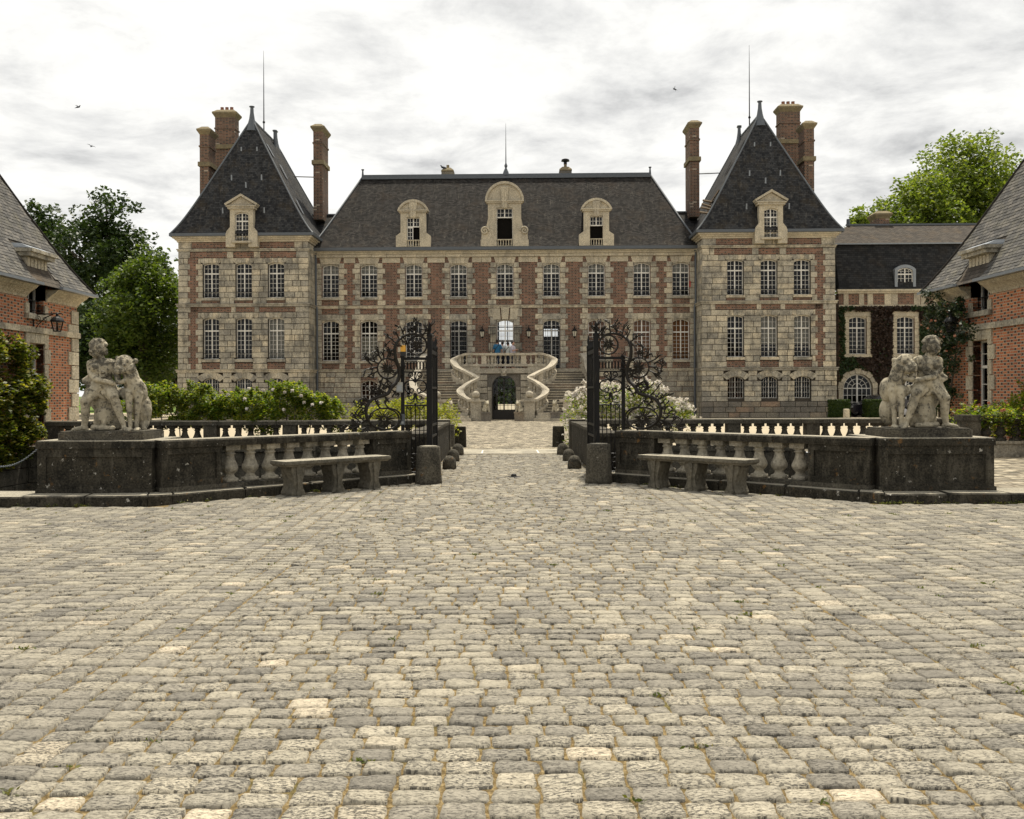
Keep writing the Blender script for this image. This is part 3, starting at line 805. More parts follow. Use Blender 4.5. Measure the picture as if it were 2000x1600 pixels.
# weeds and dry grass in the joints
wp = []
for k in range(420):
    i = rg.integers(len(cob)); c = cob[i]
    if c[1] > 16 or abs(c[0]) > c[1] * .6: continue
    side = abs(c[0] - XA) > BW
    if not side and rg.random() < .5: continue
    n = rg.integers(4, 22); base = np.array([c[0] + c[2], c[1] + c[3], -.01])
    wp.append(base + np.column_stack([rg.normal(size=n) * .03, rg.normal(size=n) * .014, np.abs(rg.normal(size=n)) * .007 + .006]))
for s_ in (-1, 1):                                    # tufts along the kerb foot
    for k in range(26):
        d = rg.uniform(2.2, 7.5); zz = kerb_z(d) - .03; n = rg.integers(8, 40)
        if s_ < 0 and rg.random() < .6: continue
        wp.append(np.array([XA + s_ * d, zz, 0]) + np.column_stack([rg.normal(size=n) * .06, -np.abs(rg.normal(size=n)) * .03, np.abs(rg.normal(size=n)) * .018]))
tag(leaves('weeds', np.concatenate(wp), .03, M['weed'], up=0.0, aspect=.35, seed=3), 'green and straw coloured weeds growing in the joints between the cobbles', 'weeds', kind='stuff')
# the stone strip where bridge and courtyard meet
b = MB(); b.box(XA - 1.55, 24.45, -.03, XA + 1.55, 26.55, .004); o = b.build('threshold_slab', M['baluster_stone']); tag(o, kind='structure')
b = MB()
for s_ in (-1, 1): b.box(XA + s_ * .72 - .02, 24.6, 0, XA + s_ * .72 + .02, 25.9, .0085)
b.build('joint_line', M['white'], o)

# ------------------------------------------------------------------ kerb, balustrade, pedestal, bench, bollard
def WX(s, d): return XA + s * d
for s_ in (-1, 1):
    root = empty('kerb', (0, 0, 0)); root['kind'] = 'structure'
    path = [((9.5, 13.17), (9.5, 14.05)), ((6.7, 13.15), (6.7, 14.0)), ((5.0, 13.2), (5.25, 14.05)), ((4.75, 13.45), (5.05, 14.2)), ((1.55, 16.65), (1.9, 17.3))]
    for (f0, b0), (f1, b1) in zip(path, path[1:]):
        L = math.hypot(f1[0] - f0[0], f1[1] - f0[1]); n = max(1, round(L / 1.05))
        for k in range(n):
            t0, t1 = k / n, (k + 1) / n; g = .006 / L if L > .5 else 0
            lp = lambda a, c, t: (a[0] + (c[0] - a[0]) * t, a[1] + (c[1] - a[1]) * t)
            pf = [lp(f0, f1, t0 + g), lp(f0, f1, t1 - g), lp(b0, b1, t1 - g), lp(b0, b1, t0 + g)]
            h = .135 + random.uniform(-.008, .008)
            bm_ = MB(); v = [(WX(s_, d), zz + random.uniform(-.008, .008)) for d, zz in pf]
            hs = [h + random.uniform(-.007, .007) for _ in v]
            vs = [(x, yy, -.05) for x, yy in v] + [(x + 0, yy, hh - .02) for (x, yy), hh in zip(v, hs)]
            cxm = sum(x for x, _ in v) / 4; cym = sum(yy for _, yy in v) / 4
            vs += [(x + (cxm - x) * .035, yy + (cym - yy) * .06, hh) for (x, yy), hh in zip(v, hs)]
            bm_.add(vs, [(0, 1, 5, 4), (1, 2, 6, 5), (2, 3, 7, 6), (3, 0, 4, 7), (4, 5, 9, 8), (5, 6, 10, 9), (6, 7, 11, 10), (7, 4, 8, 11)])
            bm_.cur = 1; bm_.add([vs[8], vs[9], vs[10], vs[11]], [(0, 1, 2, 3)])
            recalc(bm_.build('kerb_stone', [M['lichen'], M['worn_sunlit_top']], root))

def baluster_mesh(h, r, mat, seg=12):
    b = MB(); k = r / .125
    prof = [(.128, 0), (.135, .05), (.128, .10), (.085, .13), (.07, .17), (.062, .21), (.09, .26), (.118, .32), (.127, .38), (.122, .43), (.10, .52), (.08, .60), (.068, .70), (.066, .74), (.088, .76), (.088, .785), (.068, .80), (.072, .84), (.10, .865), (.10, .87)]
    b.lathe([(q * k, z * h) for q, z in prof], seg=seg)
    n = len(b.f); b.box(-.115 * k, -.115 * k, h * .868, .115 * k, .115 * k, h)
    me = b.mesh('baluster', M[mat]); me.polygons.foreach_set('use_smooth', [True] * n + [False] * 6); return me
BAL = baluster_mesh(.55, .125, 'baluster_stone', 16)

def panelled(b, x0, x1, yf, yb, z0, z1, f, fr=.09, rec=.03):
    """block with a sunk panel on its front (front is at yf, f = +1 if front is towards -y)"""
    lo, hi = sorted((yf + f * rec, yb)); b.box(x0, lo, z0, x1, hi, z1)
    for q in ((x0, z0, x0 + fr, z1), (x1 - fr, z0, x1, z1), (x0 + fr, z0, x1 - fr, z0 + fr), (x0 + fr, z1 - fr, x1 - fr, z1)):
        lo, hi = sorted((yf, yf + f * rec)); b.box(q[0], lo, q[1], q[2], hi, q[3])
for s_ in (-1, 1):
    side = 'roses' if s_ < 0 else 'white flowering bush'
    root = empty('balustrade', (WX(s_, 5.1), 13.75, 0), R(45 if s_ < 0 else 135),
                 ('dark lichened stone balustrade running to the gate post with the amber beacon' if s_ < 0 else 'dark lichened stone balustrade running to the gate post in front of the white roses'), 'balustrade')
    f = 1 if s_ < 0 else -1; L = 4.53
    b = MB(); b.box(0.0, -.2, .12, L, .2, .2); b.build('plinth', M['lichen_mid'], root)
    for k in range(3):
        b = MB(); a0, a1 = L * k / 3 + .004, L * (k + 1) / 3 - .004
        b.front([], 0, 0) if False else None
        n = 6
        for q, (w0, z0, w1, z1) in enumerate(((.205, .755, .215, .80), (.215, .80, .215, .845), (.215, .845, .19, .868))):
            vs = [(a0, -w0, z0), (a1, -w0, z0), (a1, w0, z0), (a0, w0, z0), (a0, -w1, z1), (a1, -w1, z1), (a1, w1, z1), (a0, w1, z1)]
            fs = [(0, 1, 5, 4), (1, 2, 6, 5), (2, 3, 7, 6), (3, 0, 4, 7)] + ([(3, 2, 1, 0)] if q == 0 else [])
            b.cur = 0; b.add(vs, fs)
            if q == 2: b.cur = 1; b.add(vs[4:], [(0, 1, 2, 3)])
        b.build('coping_stone', [M['lichen'], M['worn_sunlit_top']], root)
    for x0, x1 in ((.02, .95), (3.72, L)):
        b = MB(); panelled(b, x0, x1, -.18 * f, .18 * f, .2, .755, f); b.build('pier', M['lichen'], root)
    for k in range(8):
        o = link('baluster', BAL, root, Matrix.Translation((1.17 + k * .343, 0, .2)) @ Matrix.Rotation(random.uniform(-.05, .05), 4, 'Z'))
    # pedestal
    root = empty('pedestal', (WX(s_, 5.9), 13.6, 0), 0, ('dark lichen stained stone pedestal under the statue beside the brick lodge with ivy' if s_ < 0 else 'white spotted dark stone pedestal under the statue in front of the climbing rose'), 'pedestal')
    b = MB(); x0, x1 = (-.79, .81) if s_ < 0 else (-.81, .79)
    panelled(b, x0, x1, 0, 1.25, .12, .76, 1, .12, .025); b.box(x0 - .02, -.025, .12, x1 + .02, 1.27, .19); b.build('body', M['lichen'], root)
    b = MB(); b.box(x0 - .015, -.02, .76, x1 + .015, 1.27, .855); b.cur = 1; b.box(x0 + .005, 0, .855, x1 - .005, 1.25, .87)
    b.build('cap', [M['lichen'], M['worn_sunlit_top']], root)
    # bench
    root = empty('stone_bench', (WX(s_, 2.82), 15.1, 0), R(45 if s_ < 0 else 135), ('weathered stone bench with three legs, by the gate post with the amber beacon' if s_ < 0 else 'weathered stone bench with three legs, by the gate post in front of the white roses'), 'bench')
    b = MB(); hw, hl = .21, .98
    rings = [(.90, .435), (.93, .45), (1.0, .47), (1.0, .50), (.985, .518)]
    vs = []
    for k_, z in rings:
        dx, dy = hl - (1 - k_) * .3, hw - (1 - k_) * .3
        vs += [(-dx, -dy, z), (dx, -dy, z), (dx, dy, z), (-dx, dy, z)]
    fs = [(3, 2, 1, 0)] + [(4 * i + k, 4 * i + (k + 1) % 4, 4 * i + 4 + (k + 1) % 4, 4 * i + 4 + k) for i in range(4) for k in range(4)]
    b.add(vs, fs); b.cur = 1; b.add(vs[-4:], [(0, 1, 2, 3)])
    b.build('seat', [M['bench_stone'], M['worn_sunlit_top']], root)
    for lx in (-.72, 0, .70):
        b = MB(); half = [(.115, 0), (.12, .03), (.10, .07), (.078, .12), (.072, .18), (.085, .26), (.11, .33), (.122, .385), (.115, .435)]
        prof = [(lx + x, z) for x, z in half]; prof = prof + [(2 * lx - x, z) for x, z in reversed(prof)]
        b.front(prof, -.15, .15)
        for q in (-1, 1):                                   # raised rib of the scroll console
            b.front([(lx + x * .35, z) for x, z in half] + [(lx - x * .35, z) for x, z in reversed(half)], .15 * q, .175 * q) if q > 0 else b.front([(lx + x * .35, z) for x, z in half] + [(lx - x * .35, z) for x, z in reversed(half)], -.175, -.15)
        recalc(b.build('leg', M['bench_stone'], root))
    # bollard
    b = MB(); h = .63 if s_ < 0 else .66
    b.lathe([(.232, -.03), (.228, .05), (.215, .25), (.203, .45), (.198, h - .03), (.188, h - .008), (.15, h)], seg=24)
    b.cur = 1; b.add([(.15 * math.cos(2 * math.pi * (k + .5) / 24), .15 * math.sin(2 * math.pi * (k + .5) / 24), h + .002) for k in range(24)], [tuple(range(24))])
    o = b.build('bollard', [M['lichen_mid'], M['worn_sunlit_top']], None, False); o.location = (WX(s_, 1.44), 16.45, 0)
    for p_ in o.data.polygons: p_.use_smooth = len(p_.vertices) == 4
    tag(o, 'squat dark stone bollard before the gate with the amber beacon' if s_ < 0 else 'squat stone bollard with pale lichen before the gate by the white roses', 'bollard')
    # bridge parapet
    root = empty('bridge_parapet', (WX(s_, 1.73), 17.3, 0), 0, ('low dark stone bridge wall on the side of the yellow green bush' if s_ < 0 else 'low dark stone bridge wall on the side of the white roses'), 'wall')
    for k in range(5):
        z0, z1 = k * 1.5 + .004, (k + 1) * 1.5 - .004
        b = MB(); b.box(-.17, z0, -.05, .17, z1, .74); b.cur = 1; b.box(-.185, z0, .74, .185, z1, .80 + .012 * (k % 2)); b.build('wall_stone', [M['lichen'], M['lichen_mid']], root)
    b = MB(); b.box(-.19, 7.52, -.05, .19, 7.80, .84); b.build('end_slab', M['lichen'], root)
    # wheel guard stones
    for k, (d, zz, sc) in enumerate(((1.30, 24.1, 1.0), (1.30, 21.9, .95), (1.26, 19.6, .95))):
        b = MB(); b.lathe([(.15, -.03), (.15, .08), (.14, .16), (.115, .22), (.07, .265), (.02, .28)], seg=14)
        o = b.build('wheel_guard', M['lichen_mid'], smooth=True); o.location = (WX(s_, d), zz, 0); o.scale = (sc, sc * .9, sc)
        tag(o, '%s rounded wheel guard stone %s' % (('farthest', 'middle', 'nearest the bollard')[k], 'along the bridge wall by the yellow green bush' if s_ < 0 else 'along the bridge wall by the white roses'), 'guard stone', 'wheel guard stones along the bridge')
        if k == 0: o['label'] = 'rounded wheel guard stone at the courtyard end of the bridge, ' + ('by the yellow green bush' if s_ < 0 else 'by the white roses')
        if k == 2: o['label'] = 'rounded wheel guard stone just behind the bollard, ' + ('on the beacon side' if s_ < 0 else 'on the white rose side')
    b = MB(); b.lathe([(.235, -.03), (.23, .3), (.22, .55), (.20, .58)], seg=4)
    o = b.build('stone_block', M['lichen']); o.location = (WX(s_, 1.40), 27.8, 0)
    tag(o, 'square dark stone block at the end of the bridge, ' + ('by the yellow green bush' if s_ < 0 else 'under the white roses'), 'stone block')
b = MB(); b.lathe([(.13, -.012), (.125, .006), (.055, .008), (.052, .03), (.04, .052), (.015, .062)], seg=16)
o = b.build('gate_stop', M['iron'], smooth=True); o.location = (PX(1003, 17.6), 17.6, 0); tag(o, 'small black domed gate stop set in the cobbles between the bollards', 'gate stop')
# ------------------------------------------------------------------ statues
def statue_mesh(kind):
    """seated youth holding an animal; millimetres as traced, x right, h up, y depth (towards viewer negative)"""
    b = MB()
    def q(x, h, y=0): return ((x - 640) / 1000, y / 1000, h / 1000)
    def c(a, d, ra, rb): capsule(b, q(*a), q(*d), ra / 1090, rb / 1090)
    def e(p, r, sc=(1, 1, 1)): b.ball(q(*p), r / 1000, 14, 10, sc)
    # head: skull, jaw, nose, brow, curls
    e((450, 1205, -40), 116, (.95, 1.05, 1.12)); e((440, 1135, -70), 78, (.95, .95, 1.0)); e((425, 1095, -85), 42)
    c((415, 1185, -150), (408, 1145, -172), 14, 20); c((380, 1200, -128), (455, 1205, -140), 17, 17); e((378, 1150, -120), 30); e((470, 1152, -125), 32)
    c((405, 1112, -150), (445, 1114, -148), 12, 12); e((430, 1092, -145), 18)
    rr = random.Random(4)
    for k in range(46):
        a = rr.uniform(0, 6.28); el = rr.uniform(.05, 1.3)
        x, y_, z = math.cos(a) * math.cos(el), math.sin(a) * math.cos(el), math.sin(el)
        if y_ < -.55 and z < .45: continue
        e((450 + 108 * x, 1215 + 112 * z, -35 + 112 * y_), 30)
    for x in (345, 350, 548, 552): e((x, 1170 if x in (345, 548) else 1130, -10), 34)
    c((462, 1100, -30), (480, 1020, -10), 62, 72)
    # torso
    c((390, 985, -20), (610, 985, -10), 78, 80); e((500, 900, -15), 170, (1.0, .68, .9)); e((505, 780, -10), 145, (1.0, .72, .9)); e((500, 660, 10), 170, (1.05, .85, .75))
    for k in range(6):
        c((510, 930 - k * 28, -128), (610, 925 - k * 30, -100), 11, 9)
    c((370, 960, -80), (560, 850, -130), 24, 20); e((430, 920, -105), 62)
    # arms
    c((340, 975, -10), (362, 830, -60), 72, 60); c((362, 830, -60), (470, 745, -150), 58, 46); c((470, 745, -150), (680, 705, -165), 44, 34); e((700, 700, -165), 42)
    for k in range(4): c((700, 715 - k * 14, -170), (755, 712 - k * 16, -180 + k * 4), 14, 10)
    c((650, 975, 0), (722, 810, -20), 74, 58); c((722, 810, -20), (770, 700, -110), 54, 42); c((770, 700, -110), (850, 715, -150), 40, 34); e((865, 720, -150), 36)
    # legs
    c((450, 640, -20), (330, 440, -190), 118, 86); c((330, 440, -190), (318, 250, -160), 78, 66); c((318, 250, -160), (292, 70, -130), 64, 42); c((292, 55, -140), (190, 28, -260), 42, 30); e((300, 40, -110), 42)
    for k in range(4): c((195 - k * 6, 26, -245 + k * 14), (168 - k * 4, 16, -285 + k * 14), 13, 10)
    c((600, 640, 0), (735, 500, -180), 112, 82); c((735, 500, -180), (800, 290, -170), 72, 62); c((800, 290, -170), (866, 80, -150), 58, 38); c((870, 55, -160), (940, 25, -270), 40, 28); e((868, 42, -140), 40)
    for k in range(4): c((935 + k * 8, 24, -260 + k * 14), (958 + k * 8, 14, -292 + k * 14), 12, 10)
    # drapery, rock seat
    c((330, 800, 40), (230, 730, 20), 56, 46); c((230, 730, 20), (290, 700, -10), 44, 44); c((360, 760, 10), (250, 500, 0), 60, 44); c((250, 500, 0), (300, 370, 20), 44, 26); c((400, 720, 40), (300, 520, 60), 70, 60)
    c((620, 600, 30), (850, 560, -60), 46, 60); c((850, 560, -60), (880, 430, -40), 55, 30); c((760, 560, -80), (860, 480, -70), 40, 36)
    c((430, 560, -120), (560, 470, -60), 40, 30); c((560, 560, -110), (700, 420, -120), 36, 26)
    e((540, 215, 30), 190, (.92, .8, .98)); e((520, 400, 70), 190, (1.1, .8, .9)); c((410, 55, -110), (690, 45, -110), 44, 40); c((640, 250, 10), (560, 120, -90), 60, 40); e((560, 120, 60), 150, (1.5, .9, .8))
    c((690, 330, 60), (700, 60, 40), 80, 60)
    # animal
    if kind == 'lion':
        e((845, 985, -60), 128, (1, .95, .92)); e((800, 900, -165), 78, (.9, .9, .85)); e((795, 860, -200), 46); e((835, 880, -170), 60); e((735, 1055, -40), 34); e((985, 1015, -20), 40); c((795, 1000, -165), (800, 920, -225), 30, 26)
        e((770, 950, -160), 34); e((880, 955, -160), 36); e((905, 900, -60), 105); c((900, 880, -30), (930, 720, 0), 112, 135); e((950, 640, 20), 150, (.95, .9, 1.1)); e((985, 560, 90), 150, (.85, 1.1, 1.2)); e((1010, 300, 180), 150, (.9, 1.0, 1.6))
        c((905, 560, -80), (930, 300, -110), 68, 46); c((930, 300, -110), (945, 60, -110), 44, 34); c((1035, 540, -30), (1030, 300, -60), 70, 46); c((1030, 300, -60), (1015, 60, -60), 42, 34)
        for px_, yy in ((955, -170), (1050, -120)):
            e((px_, 30, yy), 42, (1.1, 1.2, .7))
            for k in (-1, 0, 1): c((px_ + k * 24, 28, yy - 30), (px_ + k * 26 + 5, 18, yy - 62), 17, 14)
        c((1040, 120, 160), (1080, 30, 60), 90, 40)
    else:
        e((850, 965, -70), 122, (1.05, .95, .95)); e((800, 890, -150), 92, (1.0, .9, .95)); e((780, 850, -190), 58); e((840, 850, -170), 64); e((765, 1010, -50), 38); e((975, 985, -10), 44); e((960, 930, -20), 60)
        e((800, 960, -165), 34); e((890, 950, -150), 34); c((790, 940, -185), (775, 880, -235), 30, 28); e((900, 870, -40), 120); c((900, 860, -30), (940, 700, 0), 125, 140); e((960, 600, 40), 150, (.9, 1, 1.15)); e((1040, 560, 120), 120, (.8, 1.2, 1.5))
        c((910, 560, -90), (925, 300, -120), 72, 50); c((925, 300, -120), (930, 60, -120), 46, 36); c((1025, 540, -40), (1005, 300, -50), 68, 48); c((1005, 300, -50), (1000, 60, -60), 44, 36)
        for px_, yy in ((940, -180), (1030, -130)):
            e((px_, 30, yy), 44, (1.1, 1.2, .7))
            for k in (-1, 0, 1): c((px_ + k * 25, 28, yy - 30), (px_ + k * 27 + 5, 18, yy - 64), 18, 14)
        e((1000, 250, 170), 140, (.9, 1.0, 1.5))
    return remesh(b, 'statue_figure', .0085, M['statue_stone'], 0, .006)
def statue(kind, loc, flip, label):
    root = empty('statue', loc, 0, label, 'statue')
    me = statue_mesh(kind)
    o = link('figure_group', me, root, Matrix.Translation((0, .42, .115)) @ Matrix.Diagonal((-1 if flip else 1, 1, 1, 1)))
    b = MB(); pts = []
    for (x, y_) in ((-.58, 0), (.55, 0), (.6, .05), (.6, .85), (-.58, .85), (-.62, .8), (-.62, .05)): pts.append((x * (-1 if flip else 1), y_))
    if flip: pts.reverse()
    b.prism(pts, .0, .10); b.prism([(x * .97, .02 + y_ * .95) for x, y_ in pts], .10, .125); b.build('base', M['lichen_mid'], root)
statue('lion', (PX(206, 13.9), 13.72, .87), False, 'stone statue of a seated curly haired youth holding a maned beast, near the ivy lodge')
statue('bear', (PX(1806, 13.9), 13.72, .87), True, 'stone statue of a seated youth with a broad headed beast, near the climbing rose')

# ------------------------------------------------------------------ wrought iron gate
def GP(zx, zy, s, off=0.0):
    """traced gate coordinates -> point on the gate plane / on the line of the balustrade"""
    px, py = 660 + zx / 4.446, 620 + zy / 4.446
    Z = 17.0 if px >= 786 else 18.68 / (1 - (px - 983) / 1900)
    p = P(px, py, Z); p.y += off
    if s > 0: p.x = 2 * XA - p.x
    return p
def smooth_path(pts, n=8):
    out = []; P_ = [Vector(p) for p in pts]
    for i in range(len(P_) - 1):
        p0, p1, p2, p3 = P_[max(i - 1, 0)], P_[i], P_[i + 1], P_[min(i + 2, len(P_) - 1)]
        for k in range(n):
            t = k / n
            out.append(.5 * ((2 * p1) + (p2 - p0) * t + (2 * p0 - 5 * p1 + 4 * p2 - p3) * t * t + (3 * p1 - p0 - 3 * p2 + p3) * t ** 3))
    out.append(P_[-1]); return out
def spiral(cx, cy, r0, r1, a0, a1, n=22):
    return [(cx + (r0 + (r1 - r0) * i / n) * math.cos(R(a0 + (a1 - a0) * i / n)), cy - (r0 + (r1 - r0) * i / n) * math.sin(R(a0 + (a1 - a0) * i / n))) for i in range(n + 1)]
for s_ in (-1, 1):
    root = empty('iron_screen', GP(672, 1350, s_), 0, ('black wrought iron gate screen with thorny scrolls and amber beacon on its post' if s_ < 0 else 'black wrought iron gate screen with thorny scrolls in front of the white roses'), 'gate screen')
    O = root.location.copy()
    def g(zx, zy, off=0.0): return GP(zx, zy, s_, off) - O
    def poly(b, pts, r, seg=6): b.tube([g(x, y_) for x, y_ in pts], r, seg)
    for zx in (563, 785):
        b = MB(); p0, p1 = g(zx, 1372), g(zx, 345); b.box(p0.x - .03, -.03, p0.z, p0.x + .03, .03, p1.z); b.box(p0.x - .04, -.04, p1.z, p0.x + .04, .04, p1.z + .025); b.build('post', M['iron'], root)
    b = MB()
    xa, xb = sorted((g(563, 0).x, g(785, 0).x))
    for zy, hh, ex in ((345, .035, .03), (362, .012, .0), (466, .022, 0)):
        z = g(0 + 672, zy).z; b.box(xa - ex, -.028, z - hh, xb + ex, .028, z)
    for k in range(7):
        cx = 591 + k * 27.5; poly(b, spiral(cx, 417, 11, 11, 90, 450, 16) if False else [(cx + 10 * math.cos(R(a)), 417 + 40 * math.sin(R(a))) for a in range(0, 361, 20)], .006, 5)
        b.tube([g(cx + 13.7, 375), g(cx + 13.7, 460)], .006, 5); b.ball(g(cx + 13.7, 417), .016, 6, 4)
    b.build('frieze', M['iron'], root)
    b = MB(); r_ = .0105
    for sg in (-1, 1):
        X = lambda dx: 672 + sg * dx
        m = lambda pts: [(672 + sg * (x - 672), y_) for x, y_ in pts]
        poly(b, m([(674, 562), (684, 540), (712, 522)] + spiral(708, 497, 25, 9, -60, 360, 20)), r_)
        poly(b, m([(674, 470), (680, 510), (674, 562)]), r_)
        poly(b, m([(674, 562)] + spiral(714, 600, 58, 50, 120, -100, 20) + spiral(700, 632, 26, 9, -110, 250, 18)), r_ * 1.1)
        poly(b, m([(674, 655)] + spiral(710, 690, 30, 10, 140, 480, 18)), r_)
        poly(b, m([(674, 655), (678, 700), (690, 735), (720, 742), (750, 735)]), r_)
        poly(b, m([(690, 765), (700, 790), (725, 800), (745, 770)]), r_ * .8)
        for dx, lean in ((76, -6), (40, -8)): b.tube([g(X(dx), 762), g(X(dx + lean), 1190)], .009, 5)
        poly(b, m(spiral(702, 1235, 30, 12, 200, 520, 18)), r_); poly(b, m(spiral(702, 1290, 36, 12, 90, -260, 18)), r_)
    b.ball(g(672, 750), .022, 8, 6); b.tube([g(672, 762), g(672, 1190)], .009, 5); b.tube([g(672, 520), g(672, 590)], .008, 5)
    for zy in (762, 1186, 1345):
        p0, p1 = g(563, zy), g(785, zy); b.tube([p0, p1], .013 if zy != 1345 else .02, 6)
    b.build('scroll_panel', M['iron'], root)
    # sinuous branch
    main = [(770, 250), (760, 190), (710, 152), (645, 142), (575, 160), (520, 205), (497, 265), (500, 345), (520, 410), (535, 470), (520, 545), (465, 605), (430, 660), (340, 690), (280, 725), (247, 790), (252, 870), (300, 935), (380, 968), (460, 965), (525, 925), (548, 860), (510, 805), (440, 785), (360, 792)]
    mp = smooth_path(main, 6)if False else smooth_path([g(*p) for p in main], 6)
    b = MB(); n = len(mp); b.tube(mp, [.014 + .020 * math.sin(math.pi * min(1, max(0, (i - 4) / (n * .8)))) for i in range(n)], 7)
    for cx, cy, rr in ((690, 240, 82), (432, 440, 88)):
        poly(b, [(cx + rr * math.cos(R(a)), cy + rr * math.sin(R(a))) for a in range(0, 361, 15)], .016, 6)
    poly(b, [(400 + 130 * math.cos(R(a)), 880 + 95 * math.sin(R(a))) for a in range(0, 361, 15)], .015, 6)
    poly(b, [(265, 890), (180, 930), (110, 960), (60, 970), (25, 955)], .011, 6); poly(b, [(250, 870), (170, 880), (120, 860)], .008, 5)
    b.build('branch', M['iron_brown'], root, True)
    # thorny twigs: sun-ray spikes inside the rings and antler twigs outside
    b = MB(); rr_ = random.Random(21 + s_)
    for cx, cy, r0, r1, sx in ((690, 240, 12, 78, 1), (432, 440, 12, 84, 1), (400, 880, 14, 92, 1.35)):
        for k in range(26):
            a = k * 2 * math.pi / 26 + rr_.uniform(-.1, .1); l = r1 * rr_.uniform(.6, 1.18)
            p = [g(cx + sx * q * math.cos(a + .25 * (q / r1) * rr_.choice((-1, 1)) * .6), cy + q * math.sin(a), rr_.uniform(-.02, .02) * q / r1) for q in (r0, r0 + (l - r0) * .5, l)]
            b.tube(p, [.011, .010, .003], 5)
        b.ball(g(cx, cy), .022, 8, 6)
    def twig(p, dx, dy, l, depth=0):
        pts = []; x, y_ = p; a = math.atan2(dy, dx); turn = rr_.uniform(-.5, .5)
        for i in range(5):
            pts.append((x, y_)); x += math.cos(a) * l / 4; y_ += math.sin(a) * l / 4; a += turn / 3
        off = rr_.uniform(-.05, .05)
        b.tube([g(q[0], q[1], off * i / 4) for i, q in enumerate(pts)], [.016 * .85 ** depth, .014 * .85 ** depth, .011, .008, .002], 5)
        if depth < 2:
            for i in (1, 2, 3):
                if rr_.random() < .85: twig(pts[i], math.cos(a + rr_.choice((-1, 1)) * rr_.uniform(.6, 1.1)), math.sin(a + rr_.choice((-1, 1)) * rr_.uniform(.5, 1.1)), l * rr_.uniform(.4, .6), depth + 1)
    for (x, y_, dx, dy, l) in ((500, 215, -.8, -.6, 95), (535, 185, -.5, -.9, 85), (575, 160, -.3, -1, 100), (620, 145, .1, -1, 105), (670, 142, .3, -1, 110), (720, 160, .8, -.6, 100), (755, 185, 1, -.3, 80), (735, 165, .5, -1, 90),
                               (380, 370, -.4, -1, 110), (400, 355, -.1, -1, 115), (355, 395, -.9, -.3, 120), (345, 430, -1, .1, 130), (345, 465, -.9, .4, 110), (430, 352, .2, -1, 90), (300, 410, -.7, -.6, 100),
                               (430, 530, 0, 1, 70), (390, 520, -.3, 1, 80), (465, 605, -.9, -.3, 110), (430, 660, -.9, -.5, 120), (400, 670, -.6, -.8, 90), (340, 690, -.7, -.8, 110), (290, 720, -1, -.2, 110), (250, 790, -1, -.2, 110), (250, 830, -1, .2, 120), (265, 890, -1, .3, 130), (300, 930, -.9, .4, 120),
                               (470, 690, .5, -.9, 90), (500, 640, .8, -.3, 60), (440, 785, -.6, -.8, 80), (370, 790, -.5, -.8, 70), (180, 930, -.8, -.5, 90), (120, 960, -.7, -.6, 80)):
        twig((x, y_), dx, dy, l * 1.12)
    for k in range(34):
        i = rr_.randrange(2, len(main) - 6); x, y_ = main[i]; nx, ny = main[i + 1]; sd = rr_.choice((-1, 1)); twig((x + (nx - x) * rr_.random(), y_ + (ny - y_) * rr_.random()), -(ny - y_) * sd, (nx - x) * sd, rr_.uniform(40, 85), 1)
    b.build('thorn_twigs', M['iron_brown'], root)
    # gate leaf swung open onto the bridge
    h0 = Vector((WX(s_, 1.455), 17.02, 0)); root2 = empty('gate_leaf', h0, R(90 - (.6 if s_ < 0 else -.6)), ('open black wrought iron gate leaf beside the amber beacon, seen edge on' if s_ < 0 else 'open black wrought iron gate leaf beside the white roses, seen edge on'), 'gate')
    for x, zt, w in ((.0, 2.52, .042), (1.36, 2.36, .03)):
        b = MB(); b.box(x - w, -w, .03, x + w, w, zt); b.lathe([(w * 1.3, zt), (w * 1.3, zt + .03), (w * .5, zt + .06), (w * .9, zt + .13), (.004, zt + .25)], (x, 0, 0), 8); b.build('stile', M['iron'], root2)
    b = MB()
    for z, hh in ((.10, .04), (.75, .02), (.95, .02), (1.62, .02), (2.26, .035)): b.box(.042, -.018, z - hh, 1.33, .018, z + hh)
    b.build('rail', M['iron'], root2)
    for k in range(1, 10):
        b = MB(); x = 1.36 * k / 10; zt = 2.26; b.box(x - .010, -.010, .13, x + .010, .010, zt); b.lathe([(.018, zt + .035), (.024, zt + .08), (.003, zt + .2 + (.06 if k % 2 else 0))], (x, 0, 0), 6); b.build('bar', M['iron'], root2)
    b = MB()
    for k in range(4):
        for sg in (-1, 1): b.tube([(.17 + k * .34 + sg * .07 * math.cos(t) , 0, 1.95 + .22 * math.sin(t)) for t in [i * .4 for i in range(17)]], .009, 5)
    pth = [Vector((.0 + .03 * math.cos(t * 1.3), .03 * math.sin(t * 1.3), .3 + t * .21)) for t in [i * .5 for i in range(21)]]
    b.tube(pth, .024, 6); b.build('scrollwork', M['iron_brown'], root2)
    b = MB(); q = [Vector((0, 0, 2.5)), Vector((.06, -.10, 2.62)), Vector((.02, -.16, 2.55))]; b.tube(q, [.02, .015, .005], 6)
    for k in range(9):
        a = k * .7; b.tube([Vector((0, 0, 2.55 + k * .02)), Vector((.09 * math.cos(a), .09 * math.sin(a), 2.63 + k * .02)), Vector((.10 * math.cos(a + .4), .10 * math.sin(a + .4), 2.70 + k * .02))], [.012, .009, .002], 5)
    b.build('thorn_finial', M['iron_brown'], root2)
p = GP(568, 345, -1)
root = empty('beacon_lamp', p + Vector((0, 0, .025)), 0, 'square amber warning beacon on top of the black gate post', 'beacon')
b = MB(); b.box(-.045, -.045, 0, .045, .045, .075); b.build('base', M['black_plastic'], root)
b = MB(); b.lathe([(.058, .075), (.060, .10), (.060, .175), (.055, .185)], seg=4); b.build('lens', M['yellow'], root)
